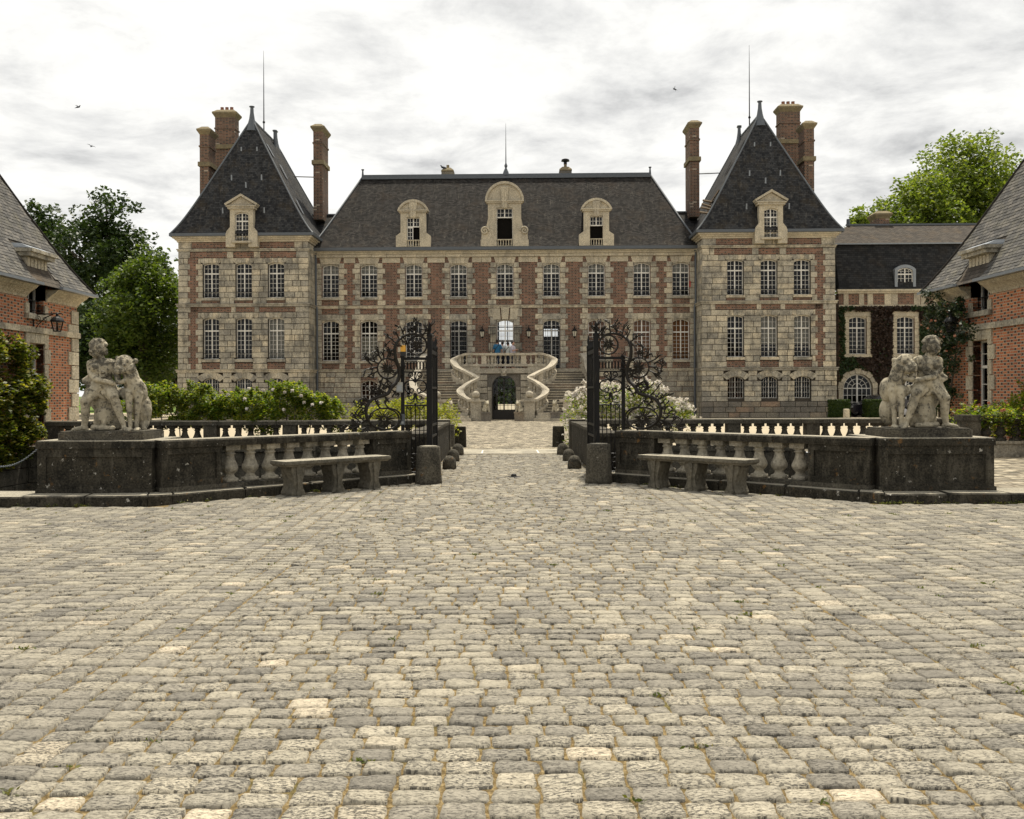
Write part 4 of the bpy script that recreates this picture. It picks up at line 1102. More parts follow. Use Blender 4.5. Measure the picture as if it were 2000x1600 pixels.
p = GP(537, 648, -1); root = empty('control_box', p + Vector((0, -.035, 0)), 0, 'pale grey gate control box fixed to the beacon post', 'box')
b = MB(); b.box(-.055, -.03, 0, .055, .03, .175); b.build('housing', M['box_grey'], root); b = MB(); b.box(-.045, -.036, .02, .045, -.0301, .12); b.build('lid', M['grey_paint'], root)
p = GP(563, 930, -1); root = empty('intercom', p + Vector((0, -.05, 0)), 0, 'small dark intercom unit low on the beacon post', 'intercom')
b = MB(); b.box(-.042, -.02, 0, .042, .02, .19); b.build('housing', M['lead'], root); b = MB(); b.box(-.02, -.026, .02, .02, -.0201, .06); b.build('button', M['grey_paint'], root)
# ------------------------------------------------------------------ chateau: main block
CROT = R(-1.3); CORG = Vector((.13, 62.0, 0))
CM = Matrix.Translation(CORG) @ Matrix.Rotation(CROT, 4, 'Z')
def CW(u, v, z=0): return CM @ Vector((u, v, z))
main = empty('chateau', CORG, CROT, 'long brick and stone chateau block with nine window bays and a mossy slate roof', 'building')
WC = [0, -2.96, 2.96, -5.82, 5.82, -8.70, 8.70, -11.17, 11.17]; HWN = .535
UP = (7.72, 9.83); LO = (3.66, 6.24); BS = (1.10, 2.42); FL = 3.05
ops = []
for u in WC:
    ops.append((u - HWN, u + HWN, *UP))
    ops.append((u - HWN, u + HWN, FL + .01 if abs(u) < 3 else LO[0], LO[1]))
for u in (-8.70, -5.82, 5.82, 8.70): ops.append((u - HWN, u + HWN, *BS))
PAS = (-.72, .72, 0, 2.66); ops.append(PAS)
b = MB(); wall_grid(b, -12.3, 12.3, 0, 10.3, 0, ops, .32); b.build('front_wall', M['brick'], main)
# inside: dark partition with the two openings one can look through, and the garden wall
thru = [(-.62, .62, 3.9, 6.9), PAS, (2.5, 3.42, 5.25, 5.75)]
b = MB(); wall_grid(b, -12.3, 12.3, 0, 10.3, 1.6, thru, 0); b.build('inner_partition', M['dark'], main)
b = MB(); wall_grid(b, -12.3, 12.3, 0, 10.3, 9.0, [(-.62, .62, 4.25, 7.2), PAS, (2.5, 3.7, 5.6, 6.5)], .01)
for u in (-12.3, 12.3): b.quad((u, 0, 0), (u, 9, 0), (u, 9, 10.3), (u, 0, 10.3))
b.build('garden_wall', M['rough_stone'], main)
b = MB()
for (a, c, z0, z1) in ((-.75, .75, 0.02, 2.68), (-.95, .95, 2.95, 7.4)):
    b.quad((a, 1.6, z0), (a, 9, z0), (a, 9, z1), (a, 1.6, z1)); b.quad((c, 1.6, z0), (c, 9, z0), (c, 9, z1), (c, 1.6, z1)); b.quad((a, 1.6, z1), (c, 1.6, z1), (c, 9, z1), (a, 9, z1))
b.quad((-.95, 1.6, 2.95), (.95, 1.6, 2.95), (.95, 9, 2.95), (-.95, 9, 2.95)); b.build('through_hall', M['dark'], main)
b = MB(); b.box(-.03, 8.9, 3.1, .03, 8.96, 7.2); b.box(-.62, 8.9, 5.3, .62, 8.96, 5.45); b.box(-.62, 8.9, 6.35, .62, 8.96, 6.42); b.build('garden_window', M['dark_door'], main)

qn = Pieces('quoin', main, M['ashlar'], 'quoins'); SW = .56
def chain(u, z0, z1, n, sgn, wide=.50, nar=.33, ph=0, pieces=qn):
    h = (z1 - z0) / n
    for r in range(n):
        w = wide if (r + ph) % 2 == 0 else nar
        w += random.uniform(-.03, .03); a, c = sorted((u, u + sgn * w)); pr = .05 + random.uniform(-.01, .01)
        pieces.box(a, -pr, z0 + r * h + .018, c, .08, z0 + (r + 1) * h - .018)
for u in WC:
    for sg in (-1, 1):
        if abs(u) > 11 and sg * u > 0:
            chain(u + sg * SW, 7.19, 9.9, 8, sg, .5, .5); chain(u + sg * SW, 3.14, 7.0, 11, sg, .5, .5); continue
        chain(u + sg * SW, 7.19, 9.9, 8, sg)
        if u != 0: chain(u + sg * SW, 3.14, 6.98, 11, sg, ph=1)
        else: chain(u + sg * SW, 3.14, 6.98, 7, sg, .52, .36)
# basement ashlar
courses(qn, -12.25, 12.25, .02, 2.93, 9, ops, 0, .045, lo=.5, hi=1.0)
qn.emit()
# frieze and flat arches over the upper windows
fz = Pieces('frieze_stone', main, M['ashlar_pale'], 'frieze_stones')
VOUS = []
for k in range(-2, 3):
    m_ = MB(); x0, x1 = k * .235 - .112, k * .235 + .112; sp = .055
    m_.front([(x0 + 0, 0), (x1, 0), (x1 + sp * (k + .5) * .9, .40), (x0 + sp * (k - .5) * .9, .40)], -.06, .1); VOUS.append(m_.mesh('voussoir', M['ashlar_pale']))
def vouss(u, z, sc=1.0, vm=None, parent=None, v=0.0):
    for me in (vm or VOUS): link('voussoir', me, parent or main, Matrix.Translation((u, v, z)) @ Matrix.Diagonal((sc, 1, 1, 1)))
for u in WC: vouss(u, 9.845)
us = sorted(WC)
for i in range(len(us) + 1):
    a = us[i - 1] + .86 if i > 0 else -12.26; c = us[i] - .86 if i < len(us) else 12.26
    n = max(1, round((c - a) / .8))
    for k in range(n): fz.box(a + (c - a) * k / n + .01, -.05, 9.91, a + (c - a) * (k + 1) / n - .01, .1, 10.24)
for k in range(26):
    w = 24.5 / 26; fz.box(-12.25 + k * w + .008, -.16, 10.26, -12.25 + (k + 1) * w - .008, .1, 10.44)
fz.emit()
b = MB(); b.box(-12.28, -.24, 10.45, 12.28, .1, 10.56); b.box(-12.28, -.32, 10.56, 12.28, .1, 10.64); b.build('cornice', M['ashlar_pale'], main)
b = MB(); b.box(-12.42, -.50, 10.645, 12.42, -.0, 10.84); b.build('gutter', M['lead'], main)
for z0, z1, pr in ((7.0, 7.17, .09), (2.95, 3.12, .10)):
    b = MB(); b.box(-12.27, -pr, z0, 12.27, .1, z1 - .05); b.box(-12.27, -pr - .04, z1 - .05, 12.27, .1, z1); b.build('string_course', M['ashlar'], main)
for i, u in enumerate(WC):
    window(main, u, UP[0] + .01, .2, HWN * 2, UP[1] - UP[0] - .01, .70, (5, 2), .14, curtain=('curtain', .71, .97))
    spandrel(main, u, UP[1] - .14, -.02, .24, HWN * 2, .14, 'ashlar')
    m_ = MB(); m_.box(u - .62, -.10, 7.56, u + .62, .2, 7.71); m_.build('sill', M['ashlar'], main)
    door = abs(u) < 3; z0 = FL + .02 if door else LO[0] + .01
    cur = ('shutter_wood', .02, .97) if u in (5.82, 8.70, 11.17) else (('curtain', .02, .62) if u == -8.70 else None)
    window(main, u, z0, .2, HWN * 2, LO[1] - z0, .78 if door else .68, (8, 2) if door else (7, 2), .14, rail=not door, curtain=cur)
    spandrel(main, u, LO[1] - .14, -.02, .24, HWN * 2, .14, 'ashlar')
    if u != 0:
        m_ = MB(); m_.box(u - .62, -.055, 6.26, u + .62, .1, 6.62); m_.build('lintel', M['ashlar'], main)
    if not door:
        m_ = MB(); m_.box(u - .62, -.10, 3.5, u + .62, .2, 3.65); m_.build('sill', M['ashlar'], main)
for sg in (-1, 0, 1):                                   # big stones over the central door
    m_ = MB(); x = sg * .52
    m_.front([(x - .24, 6.26), (x + .24, 6.26), (x + .27 + sg * .08, 6.97), (x - .27 + sg * .08, 6.97)] if sg else [(x - .2, 6.26), (x + .2, 6.26), (x + .27, 7.05), (x - .27, 7.05)], -.10 if sg == 0 else -.07, .1); m_.build('voussoir', M['ashlar_pale'], main)
for u in (-8.70, -5.82, 5.82, 8.70):
    window(main, u, BS[0] + .01, .2, HWN * 2, BS[1] - BS[0] - .01, 1.0, (4, 0), .2, rail=False); spandrel(main, u, BS[1] - .2, -.03, .24, HWN * 2, .2, 'rough_stone')
# iron grilles: folded leaves beside the middle door, leaves before the side doors
def grille(u0, u1, v, z0, z1, name='iron_grille'):
    b = MB(); n = max(3, round((u1 - u0) / .11))
    for k in range(n + 1): x = u0 + (u1 - u0) * k / n; b.box(x - .013, v - .013, z0, x + .013, v + .013, z1 + .05)
    for z in (z0 + .05, z1): b.box(u0, v - .011, z - .02, u1, v + .011, z + .02)
    return b.build(name, M['iron'], main)
for sg in (-1, 1):
    a, c = sorted((sg * .58, sg * 1.06)); grille(a, c, -.22, FL, 5.72)
    a, c = sorted((sg * 2.96 - .5, sg * 2.96 + .5)); grille(a, c, -.02, FL, 5.74)
# dormers
def dormer(u, hw, z0, z1, jw, base_w, base_h, top, depth, mat='ashlar_pale', big=False):
    d = empty('dormer', (0, 0, 0)); d.parent = main; d.location = (u, -.45, 0)
    zc_ = z1 + .28
    b = MB()
    for sg in (-1, 1):
        a, c = sorted((sg * hw, sg * jw)); b.box(a, 0, z0 + base_h, c, .4, zc_)
        a, c = sorted((sg * hw, sg * base_w)); b.box(a, -.02, z0, c, .42, z0 + base_h)
        if not big: b.front([(q * sg, z) for q, z in ([(jw, z0 + base_h), (base_w, z0 + base_h), (jw, z0 + base_h + .22)] if sg > 0 else [(base_w, z0 + base_h), (jw, z0 + base_h), (jw, z0 + base_h + .22)])], 0, .38)
    b.box(-hw, .004, z1, hw, .4, zc_); b.build('jambs', M[mat], d)
    b = MB(); b.box(-jw - .10, -.10, zc_, jw + .10, .4, zc_ + .09); b.box(-jw - .18, -.17, zc_ + .09, jw + .18, .4, zc_ + .17)
    rise = top - zc_ - .17; o_ = arc_pts(2 * jw + .36, rise, 16); i_ = arc_pts(2 * jw + .10, rise - .15, 16)
    for k in range(16):
        b.front([(i_[k][0], i_[k][1] + zc_ + .17), (i_[k + 1][0], i_[k + 1][1] + zc_ + .17), (o_[k + 1][0], o_[k + 1][1] + zc_ + .17), (o_[k][0], o_[k][1] + zc_ + .17)], -.15, .4)
        b.front([(i_[k][0], zc_ + .17), (i_[k + 1][0], zc_ + .17), (i_[k + 1][0], i_[k + 1][1] + zc_ + .17), (i_[k][0], i_[k][1] + zc_ + .17)], -.02, .38)
    b.build('pediment', M[mat], d)
    b = MB(); zt = zc_ + .17 + rise * .72; b.front([(-.16, z1 - .05), (.16, z1 - .05), (.25, zt), (-.25, zt)], -.13, .1)
    for x in (-.1, .03): b.front([(x, z1), (x + .07, z1), (x * 1.5 + .1, zt - .05), (x * 1.5, zt - .05)], -.16, -.12)
    b.build('keystone', M[mat], d)
    b = MB(); b.box(-jw + .02, .4, z0, jw - .02, depth, zc_ + .3); b.build('cheeks', M['slate_main'], d)
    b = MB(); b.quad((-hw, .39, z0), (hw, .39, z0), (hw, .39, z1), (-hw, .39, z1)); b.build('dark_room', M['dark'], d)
    w = hw * 2; zt_ = z1 - .62
    b = MB(); b.box(-hw, .2, z1 - .06, hw, .26, z1); b.box(-hw, .2, zt_, hw, .26, zt_ + .07); b.box(-.035, .195, zt_ + .07, .035, .26, z1 - .06)
    for x in (-hw, hw - .05, -hw * .5 - .012, hw * .5 - .012): b.box(x, .2, zt_ + .07, x + (.05 if abs(x) > hw * .8 else .024), .255, z1 - .06)
    b.box(-hw, .205, (zt_ + z1) / 2 - .01, hw, .25, (zt_ + z1) / 2 + .012); b.build('transom_window', M['white'], d)
    b = MB(); b.quad((-hw, .22, zt_), (hw, .22, zt_), (hw, .22, z1), (-hw, .22, z1)); b.build('pane', M['glass'], d)
    for sg in ((-1,) if not big else (-1, 1)):
        if u > 3: break
        if big: lf = Matrix.Translation((sg * (hw - .02), .2, 0)) @ Matrix.Rotation(sg * R(-78), 4, 'Z')
        else: lf = Matrix.Translation((-hw, .2, 0))
        b = MB(); lw = hw * .95; s1 = 1 if not big else -sg
        def bx(x0, zz0, x1, zz1, yy=0): a, c = sorted((x0 * s1, x1 * s1)); b.box(a, yy, zz0, c, .05, zz1, lf)
        bx(0, z0 + .1, .05, zt_); bx(lw - .05, z0 + .1, lw, zt_); bx(.05, z0 + .1, lw - .05, z0 + .16); bx(.05, zt_ - .06, lw - .05, zt_)
        bx(lw / 2 - .012, z0 + .16, lw / 2 + .012, zt_ - .06, .01)
        for k in range(1, 4): zz = z0 + .16 + (zt_ - z0 - .22) * k / 4; bx(.05, zz - .012, lw - .05, zz + .012, .012)
        b.build('casement', M['white'], d)
        b = MB(); a, c = sorted((0, lw * s1)); b.add([lf @ Vector(q) for q in ((a, .03, z0 + .1), (c, .03, z0 + .1), (c, .03, zt_), (a, .03, zt_))], [(0, 1, 2, 3)]); b.build('pane', M['glass'], d)
    b = MB(); b.box(-hw, .05, z0 + .40, hw, .15, z0 + .46); b.box(-hw, .05, z0 + .01, hw, .15, z0 + .05)
    n = 5 if not big else 6
    for k in range(n): b.lathe([(.03, z0 + .05), (.05, z0 + .14), (.03, z0 + .28), (.042, z0 + .40)], (-hw + w * (k + .5) / n, .10, 0), 6)
    b.build('balcony_balusters', M['ashlar_pale'], d)
    if big:
        for sg in (-1, 1):
            b = MB(); cx = sg * (jw + .20); zc2 = z0 + .98
            b.tube([(cx + sg * (-.27 + .27 * i / 40) * math.cos(i * .30), -.06, zc2 + (.27 - .27 * i / 40) * math.sin(i * .30)) for i in range(38)], [.055] * 30 + [.05] * 8, 6)
            b.front([(cx + .24 * math.cos(a), zc2 + .24 * math.sin(a)) for a in [i * .5236 for i in range(12)]], .0, .3)
            b.front([(q[0], q[1]) for q in ([(jw, z0 + base_h), (jw + .42, z0 + base_h), (jw + .40, z0 + .95), (jw + .12, z0 + 1.2), (jw, z0 + 1.75)] if sg > 0 else [(-jw - .42, z0 + base_h), (-jw, z0 + base_h), (-jw, z0 + 1.75), (-jw - .12, z0 + 1.2), (-jw - .40, z0 + .95)])], .02, .36)
            b.build('volute', M[mat], d)
for u in (-5.8, 5.8): dormer(u, .41, 10.86, 12.75, .80, 1.10, .70, 13.85, 2.6)
dormer(0, .51, 10.86, 13.3, 1.05, 1.52, .42, 14.95, 3.5, big=True)
# main roof
rb, rings = hip_roof((-12.45, 12.45, -.42, 9.4), (-9.8, 9.8, 4.5, 4.5), 10.80, 16.45, .05, 14, 8)
rb.build('roof', M['slate_main'], main)
b = MB(); b.box(-9.85, 4.36, 16.36, 9.85, 4.64, 16.54); b.box(-9.82, 4.2, 16.2, 9.82, 4.8, 16.37); b.build('ridge_lead', M['lead'], main)
for sg in (-1, 1):
    b = MB(); b.lathe([(.10, 16.3), (.07, 16.6), (.05, 16.85), (.10, 16.9), (.10, 16.95)], (sg * 9.82, 4.5, 0), 8); b.build('finial', M['lead'], main)
    b = MB(); pr = [((rings[i][1] if sg > 0 else rings[i][0]), rings[i][2], rings[i][4] + .03) for i in range(len(rings))]; b.tube(pr, .06, 6); b.build('hip_lead', M['lead'], main)
    b = MB(); x0, x1 = sorted((sg * 10.4, sg * 14.6)); b.uv = None
    b.add([(x0, 1.4, 10.7), (x1, 1.4, 10.7), (x1, 4.6, 13.85), (x0, 4.6, 13.85), (x0, 8, 13.85), (x1, 8, 13.85), (x0, 8.6, 10.7), (x1, 8.6, 10.7)], [(0, 1, 3, 2) if False else (0, 1, 2, 3), (3, 2, 5, 4), (4, 5, 7, 6), (0, 3, 4, 6), (1, 7, 5, 2)])
    b.uv = [[(v[0], v[1] + v[2]) for v in [b.v[i] for i in f]] for f in b.f]; b.build('link_roof', M['slate_tower'], main)
    b = MB(); b.box(x0, 4.5, 13.84, x1, 8, 13.92); b.build('link_flashing', M['lead_light'], main)
    # downpipe in the corner
    b = MB(); b.tube([(sg * 12.08, -.12, 10.7), (sg * 12.08, -.12, 7.3), (sg * 12.0, -.2, 6.9), (sg * 12.0, -.2, .1)], .07, 8); b.box(sg * 12.08 - .12, -.3, 10.5, sg * 12.08 + .12, -.02, 10.75); b.build('downpipe', M['lead'], main)
def rod(parent, u, v, z0, z1, name='lightning_rod'):
    b = MB(); b.tube([(u, v, z0), (u, v, z0 + .5), (u, v, z1 - 1.5), (u, v, z1)], [.045, .04, .022, .008], 6); b.ball((u, v, z0 + .6), .09, 8, 6); b.build(name, M['iron'], parent)
rod(main, 0, 4.5, 16.5, 20.0)
b = MB(); b.lathe([(.25, 16.45), (.18, 16.7), (.06, 16.95), (.12, 17.1), (.04, 17.3)], (0, 4.5, 0), 8); b.build('finial', M['lead'], main)
def chimney(parent, u, v, w, d, z0, z1, band=None, pots=0, mat='brick_chimney'):
    c = empty('chimney'); c.parent = parent; c.location = (u, v, 0)
    b = MB(); b.box(-w / 2, -d / 2, z0, w / 2, d / 2, z1 - .55); b.box(-w / 2 - .05, -d / 2 - .05, z1 - 1.35, w / 2 + .05, d / 2 + .05, z1 - 1.25); b.build('stack', M[mat], c)
    b = MB(); k = [(0, -.55), (.06, -.45), (.16, -.30), (.17, -.2), (.05, -.12), (-.1, 0)]
    vs = []
    for e_, z in k: vs += [(-w / 2 - e_, -d / 2 - e_, z1 + z), (w / 2 + e_, -d / 2 - e_, z1 + z), (w / 2 + e_, d / 2 + e_, z1 + z), (-w / 2 - e_, d / 2 + e_, z1 + z)]
    b.add(vs, [(3, 2, 1, 0)] + [(4 * i + q, 4 * i + (q + 1) % 4, 4 * i + 4 + (q + 1) % 4, 4 * i + 4 + q) for i in range(5) for q in range(4)] + [(20, 21, 22, 23)]); b.build('cap', M['cap_stone'], c)
    if band:
        b = MB(); b.box(-w / 2 - .1, -d / 2 - .1, band, w / 2 + .1, d / 2 + .1, band + .28); b.build('band', M['cap_stone'], c)
    for i in range(pots):
        b = MB(); x = (i - (pots - 1) / 2) * .33; b.lathe([(.13, z1 - .03), (.11, z1 + .2), (.12, z1 + .26)], (x, 0, 0), 10); b.build('pot', M['terracotta'], c)
    return c
for sg in (-1, 1):
    c = chimney(main, sg * 12.62, 4.1, .62, 1.9, 13.3, 19.75, 17.0)
    for x in (-.25, .2):
        b = MB(); b.box(-.0, x - .03, 15.2, 0.0 + .002, x + .03, 16.8); 
        o = b.build('iron_strap', M['iron'], c); o.location = (-sg * .315, 0, 0)
    b = MB(); b.tube([(sg * 12.9, 4.1, 16.35), (sg * 14.45, 4.1, 16.4)], .035, 6); b.build('tie_rod', M['iron'], main)
for u, v in ((-4.05, 5.5), (4.1, 5.5)):
    c = empty('chimney'); c.parent = main; c.location = (u, v, 0)
    b = MB(); b.box(-.42, -.4, 15.5, .42, .4, 16.95); b.build('stack', M['rough_stone'], c)
    b = MB(); b.lathe([(.62, 16.9), (.60, 17.0), (.3, 17.2), (.14, 17.22), (.13, 17.42)], (0, 0, 0), 4); b.build('cap', M['cap_stone'], c)
    if u > 0:
        b = MB(); b.lathe([(.12, 17.4), (.12, 17.6), (.30, 17.62), (.26, 17.74), (.1, 17.8)], (0, 0, 0), 10); b.build('cowl', M['iron'], c)

# ------------------------------------------------------------------ corner towers
def tower(sg):
    loc = CW(sg * 16.2, -2.0)
    T = empty('corner_tower', loc, CROT, ('square stone corner tower with steep slate roof, standing beside the dark trees' if sg < 0 else 'square stone corner tower with steep slate roof, standing beside the ivy covered wing'), 'tower')
    HW = 4.02; wc = [-2.04 + .02, .03, 2.05]; hw = .5
    up, lo, bs = (7.54, 9.70), (3.73, 6.29), (1.20, 2.56)
    o_ = []
    for u in wc: o_ += [(u - hw, u + hw, *up), (u - hw, u + hw, *lo), (u - hw, u + hw, *bs)]
    b = MB(); wall_grid(b, -HW, HW, 0, 11.2, 0, o_, .34)
    for x in (-HW, HW): b.quad((x, 0, 0), (x, 10, 0), (x, 10, 11.2), (x, 0, 11.2))
    b.quad((-HW, 10, 0), (HW, 10, 0), (HW, 10, 11.2), (-HW, 10, 11.2)); b.build('wall', M['mortar'], T)
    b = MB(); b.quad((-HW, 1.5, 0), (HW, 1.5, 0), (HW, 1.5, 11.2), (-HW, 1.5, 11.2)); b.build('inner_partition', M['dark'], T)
    # brick panels
    bc = sg * 3.13                                        # brick strip on the outer side
    rects = [(bc - .17, bc + .17, 7.2, 10.1, .14), (bc - .15, bc + .15, 3.12, 6.98, .14)]
    bands = [(-3.3, -1.02, 10.02, 10.38), (-.6, .66, 10.02, 10.38), (1.08, 3.3, 10.02, 10.38), (-3.2, -1.0, 10.62, 10.98), (1.05, 3.2, 10.62, 10.98), (-3.25, -.75, 6.66, 6.96), (-.45, .7, 6.66, 6.96), (1.0, 3.25, 6.66, 6.96)]
    for u in wc: bands += [(u - .55, u + .55, 7.18, 7.36), (u - .55, u + .55, 3.1, 3.5)]
    for q in [(q[0] - q[4], q[1] + q[4], q[2], q[3]) for q in rects] + bands:
        b = MB(); b.box(q[0], -.022, q[2], q[1], .05, q[3]); b.build('brick_panel', M['brick'], T)
    blk = o_ + [(q[0], q[1], q[2], q[3], q[4]) for q in rects] + bands
    # sills occupy the strip under each window, flat arches the strip above
    for u in wc: blk += [(u - .58, u + .58, 7.36, 7.54), (u - .58, u + .58, 3.5, 3.73), (u - .62, u + .62, 9.70, 10.0), (u - .62, u + .62, 6.29, 6.62), (u - .75, u + .75, 2.3, 2.86)]
    st = Pieces('ashlar_block', T, M['ashlar'], 'ashlar_blocks')
    courses(st, -HW - .04, HW + .04, 7.18, 10.0, 8, blk, 0, .045); courses(st, -HW - .04, HW + .04, 10.0, 10.4, 1, blk, 0, .05)
    courses(st, -HW - .07, HW + .07, 3.1, 6.98, 11, blk, 0, .07); courses(st, -HW - .1, HW + .1, 1.0, 2.9, 6, blk, 0, .10)
    courses(st, -HW - .04, HW + .04, 10.6, 11.0, 1, blk, 0, .05)
    st.emit()
    st = Pieces('base_stone', T, M['rough_stone'], 'base_stones'); courses(st, -HW - .14, HW + .14, 0, 1.0, 3, o_, 0, .13, lo=.5, hi=1.2); st.emit()
    # return faces: quoin blocks alternating on the side wall
    st = Pieces('quoin', T, M['ashlar'], 'quoins')
    for x in (-HW, HW):
        s2 = 1 if x > 0 else -1
        for z0, z1, n, pr in ((7.18, 10.95, 10, .04), (3.1, 6.98, 11, .07), (0, 2.9, 9, .10)):
            h = (z1 - z0) / n
            for r in range(n):
                for y0, y1 in ((.1, .75), (.77, 1.4), (1.42, 2.05)):
                    a, c = sorted((x - s2 * .05, x + s2 * (pr + random.uniform(-.006, .006)))); st.box(a, y0 + .01, z0 + r * h + .011, c, y1, z0 + (r + 1) * h - .011, .3)
    st.emit()
    for z0, z1, pr in ((10.42, 10.58, .08), (6.98, 7.17, .13), (2.9, 3.09, .16)):
        b = MB(); e_ = HW + pr; b.box(-e_, -pr, z0, e_, 10, z1 - .06); b.box(-e_ - .05, -pr - .05, z1 - .06, e_ + .05, 10, z1); b.build('string_course', M['ashlar'], T)
    b = MB()
    for e_, z0, z1 in ((.10, 11.0, 11.12), (.2, 11.12, 11.22), (.32, 11.22, 11.32)): b.box(-HW - e_, -e_, z0, HW + e_, 10 + e_, z1)
    b.build('cornice', M['ashlar_pale'], T)
    b = MB(); e_ = .46
    for x0, x1 in ((-HW - e_, -.78), (.78, HW + e_)): b.box(x0, -e_, 11.325, x1, -.05, 11.5)
    for x in (-HW - e_, HW + .05): b.box(x, -.05, 11.325, x + .41, 10 + e_, 11.5)
    b.build('gutter', M['lead'], T)
    for i, u in enumerate(wc):
        cu = ('curtain', .02, .97) if (sg < 0 and i == 2) else None
        window(T, u, up[0], .2, 1.0, up[1] - up[0], .70, (5, 2), .10); spandrel(T, u, up[1] - .10, -.03, .24, 1.0, .10, 'ashlar')
        window(T, u, lo[0], .2, 1.0, lo[1] - lo[0], .69, (6, 2), .10, curtain=cu or (('curtain', .3, .97) if sg > 0 and i else None)); spandrel(T, u, lo[1] - .10, -.04, .24, 1.0, .10, 'ashlar')
        window(T, u, bs[0], .2, 1.0, bs[1] - bs[0], 1.0, (4, 0), .18, rail=False, cols=3); spandrel(T, u, bs[1] - .18, -.06, .24, 1.0, .18, 'ashlar')
        for z0, z1 in ((7.37, 7.53), (3.55, 3.72)):
            m_ = MB(); m_.box(u - .57, -.12, z0, u + .57, .2, z1); m_.build('sill', M['ashlar'], T)
        for z0, h in ((9.71, .28), (6.30, .31)):
            for k in range(-2, 3):
                m_ = MB(); x = u + k * .24; m_.front([(x - .113, z0), (x + .113, z0), (x + .113 + .03 * (k + .5), z0 + h), (x - .113 + .03 * (k - .5), z0 + h)], -.06, .1); m_.build('voussoir', M['ashlar'], T)
        for k in range(-3, 4):
            a0 = R(90 - k * 13 + 6.2); a1 = R(90 - k * 13 - 6.2); r0, r1 = .78, 1.22; zc2 = bs[1] - .78
            m_ = MB(); m_.front([(u + r0 * math.cos(a0), zc2 + r0 * math.sin(a0)), (u + r0 * math.cos(a1), zc2 + r0 * math.sin(a1)), (u + r1 * math.cos(a1), zc2 + r1 * math.sin(a1) - .06), (u + r1 * math.cos(a0), zc2 + r1 * math.sin(a0) - .06)], -.125, .1); m_.build('voussoir', M['ashlar'], T)
        if sg > 0:                                           # bars of the cellar windows
            m_ = MB()
            for k in range(7): x = u - .48 + k * .16; m_.box(x - .01, .05, bs[0], x + .01, .07, bs[1] - .05)
            for z in (.25, .6, .95): m_.box(u - .5, .048, bs[0] + z - .01, u + .5, .072, bs[0] + z + .01)
            m_.build('window_bars', M['iron'], T)
    # roof
    rb, rings = hip_roof((-HW - .42, HW + .42, -.42, 10.42), (0, 0, 2.05, 8.0), 11.44, 19.2, .06, 20, 10, .05)
    rb.build('roof', M['slate_tower'], T)
    for x in (0, 1):
        for y_ in (2, 3):
            b = MB(); b.tube([(q[x], q[y_], q[4] + .02) for q in rings], .055, 6); b.build('hip_lead', M['lead'], T)
    b = MB(); b.tube([(0, 2.0, 19.2), (0, 8.05, 19.2)], .08, 6); b.build('ridge_lead', M['lead'], T)
    for y_ in (2.05, 8.0):
        b = MB(); b.lathe([(.42, 18.4), (.30, 18.75), (.18, 19.2), (.12, 19.6), (.10, 19.95), (.17, 19.97), (.17, 20.02)], (0, y_, 0), 10); b.build('finial', M['lead'], T)
    rod(T, sg * .0, 4.9, 19.2, 24.6)
    b = MB(); b.lathe([(.10, 17.9), (.10, 19.6), (.16, 19.65), (.16, 19.72)], (sg * -.30, 6.6, 0), 8); b.build('vent_pipe', M['lead'], T)
    chimney(T, sg * 2.95, 6.4, 1.36, .95, 12, 21.0, 18.3, 3); chimney(T, sg * 3.28, 3.3, .62, 1.3, 11.6, 18.95, 16.35)
    # dormer with triangular pediment
    d = empty('dormer'); d.parent = T; d.location = (.05, -.50, 0)
    b = MB()
    for s2 in (-1, 1):
        a, c = sorted((s2 * .42, s2 * .72)); b.box(a, 0, 11.55, c, .45, 12.95)
        a, c = sorted((s2 * .42, s2 * .98)); b.box(a, -.02, 10.62, c, .47, 11.45)
        b.front([(.72, 11.45), (.98, 11.45), (.93, 11.6), (.72, 11.85)] if s2 > 0 else [(-.98, 11.45), (-.72, 11.45), (-.72, 11.85), (-.93, 11.6)], 0, .44)
        a, c = sorted((s2 * .42, s2 * .72)); b.box(a, .002, 11.45, c, .44, 11.56)
    b.box(-.42, .004, 12.76, .42, .45, 12.95); b.build('jambs', M['ashlar_pale'], d)
    b = MB(); b.box(-.62, -.14, 10.86, .62, .25, 10.97); b.build('sill', M['ashlar_pale'], d)
    b = MB(); b.box(-.84, -.12, 12.95, .84, .45, 13.08); b.box(-.92, -.18, 13.08, .92, .45, 13.15)
    for s2 in (-1, 1): b.front([(s2 * .95, 13.15), (0, 13.72), (0, 13.87), (s2 * 1.02, 13.26)] if s2 < 0 else [(.95, 13.15), (1.02, 13.26), (0, 13.87), (0, 13.72)], -.2, .45)
    b.front([(-.9, 13.15), (.9, 13.15), (0, 13.70)], -.04, .4); b.build('pediment', M['ashlar_pale'], d)
    b = MB(); b.box(-.70, .45, 11.3, .70, 2.3, 13.1); b.build('cheeks', M['slate_tower'], d)
    b = MB(); b.add([(-.95, .3, 13.17), (0, .3, 13.75), (.95, .3, 13.17), (-.95, 2.6, 13.17), (0, 2.6, 13.75), (.95, 2.6, 13.17)], [(0, 1, 4, 3), (1, 2, 5, 4)]); b.build('lead_cover', M['lead_light'], d)
    b = MB(); b.quad((-.42, .42, 10.97), (.42, .42, 10.97), (.42, .42, 12.76), (-.42, .42, 12.76)); b.build('dark_room', M['dark'], d)
    w = window(d, 0, 10.97, .18, .84, 1.79, .70, (5, 2), .12, curtain=(('curtain', .02, .68) if sg > 0 else None))
    spandrel(d, 0, 12.64, .02, .22, .84, .12, 'ashlar_pale')
    # small roof vents and slipped slates
    b = MB()
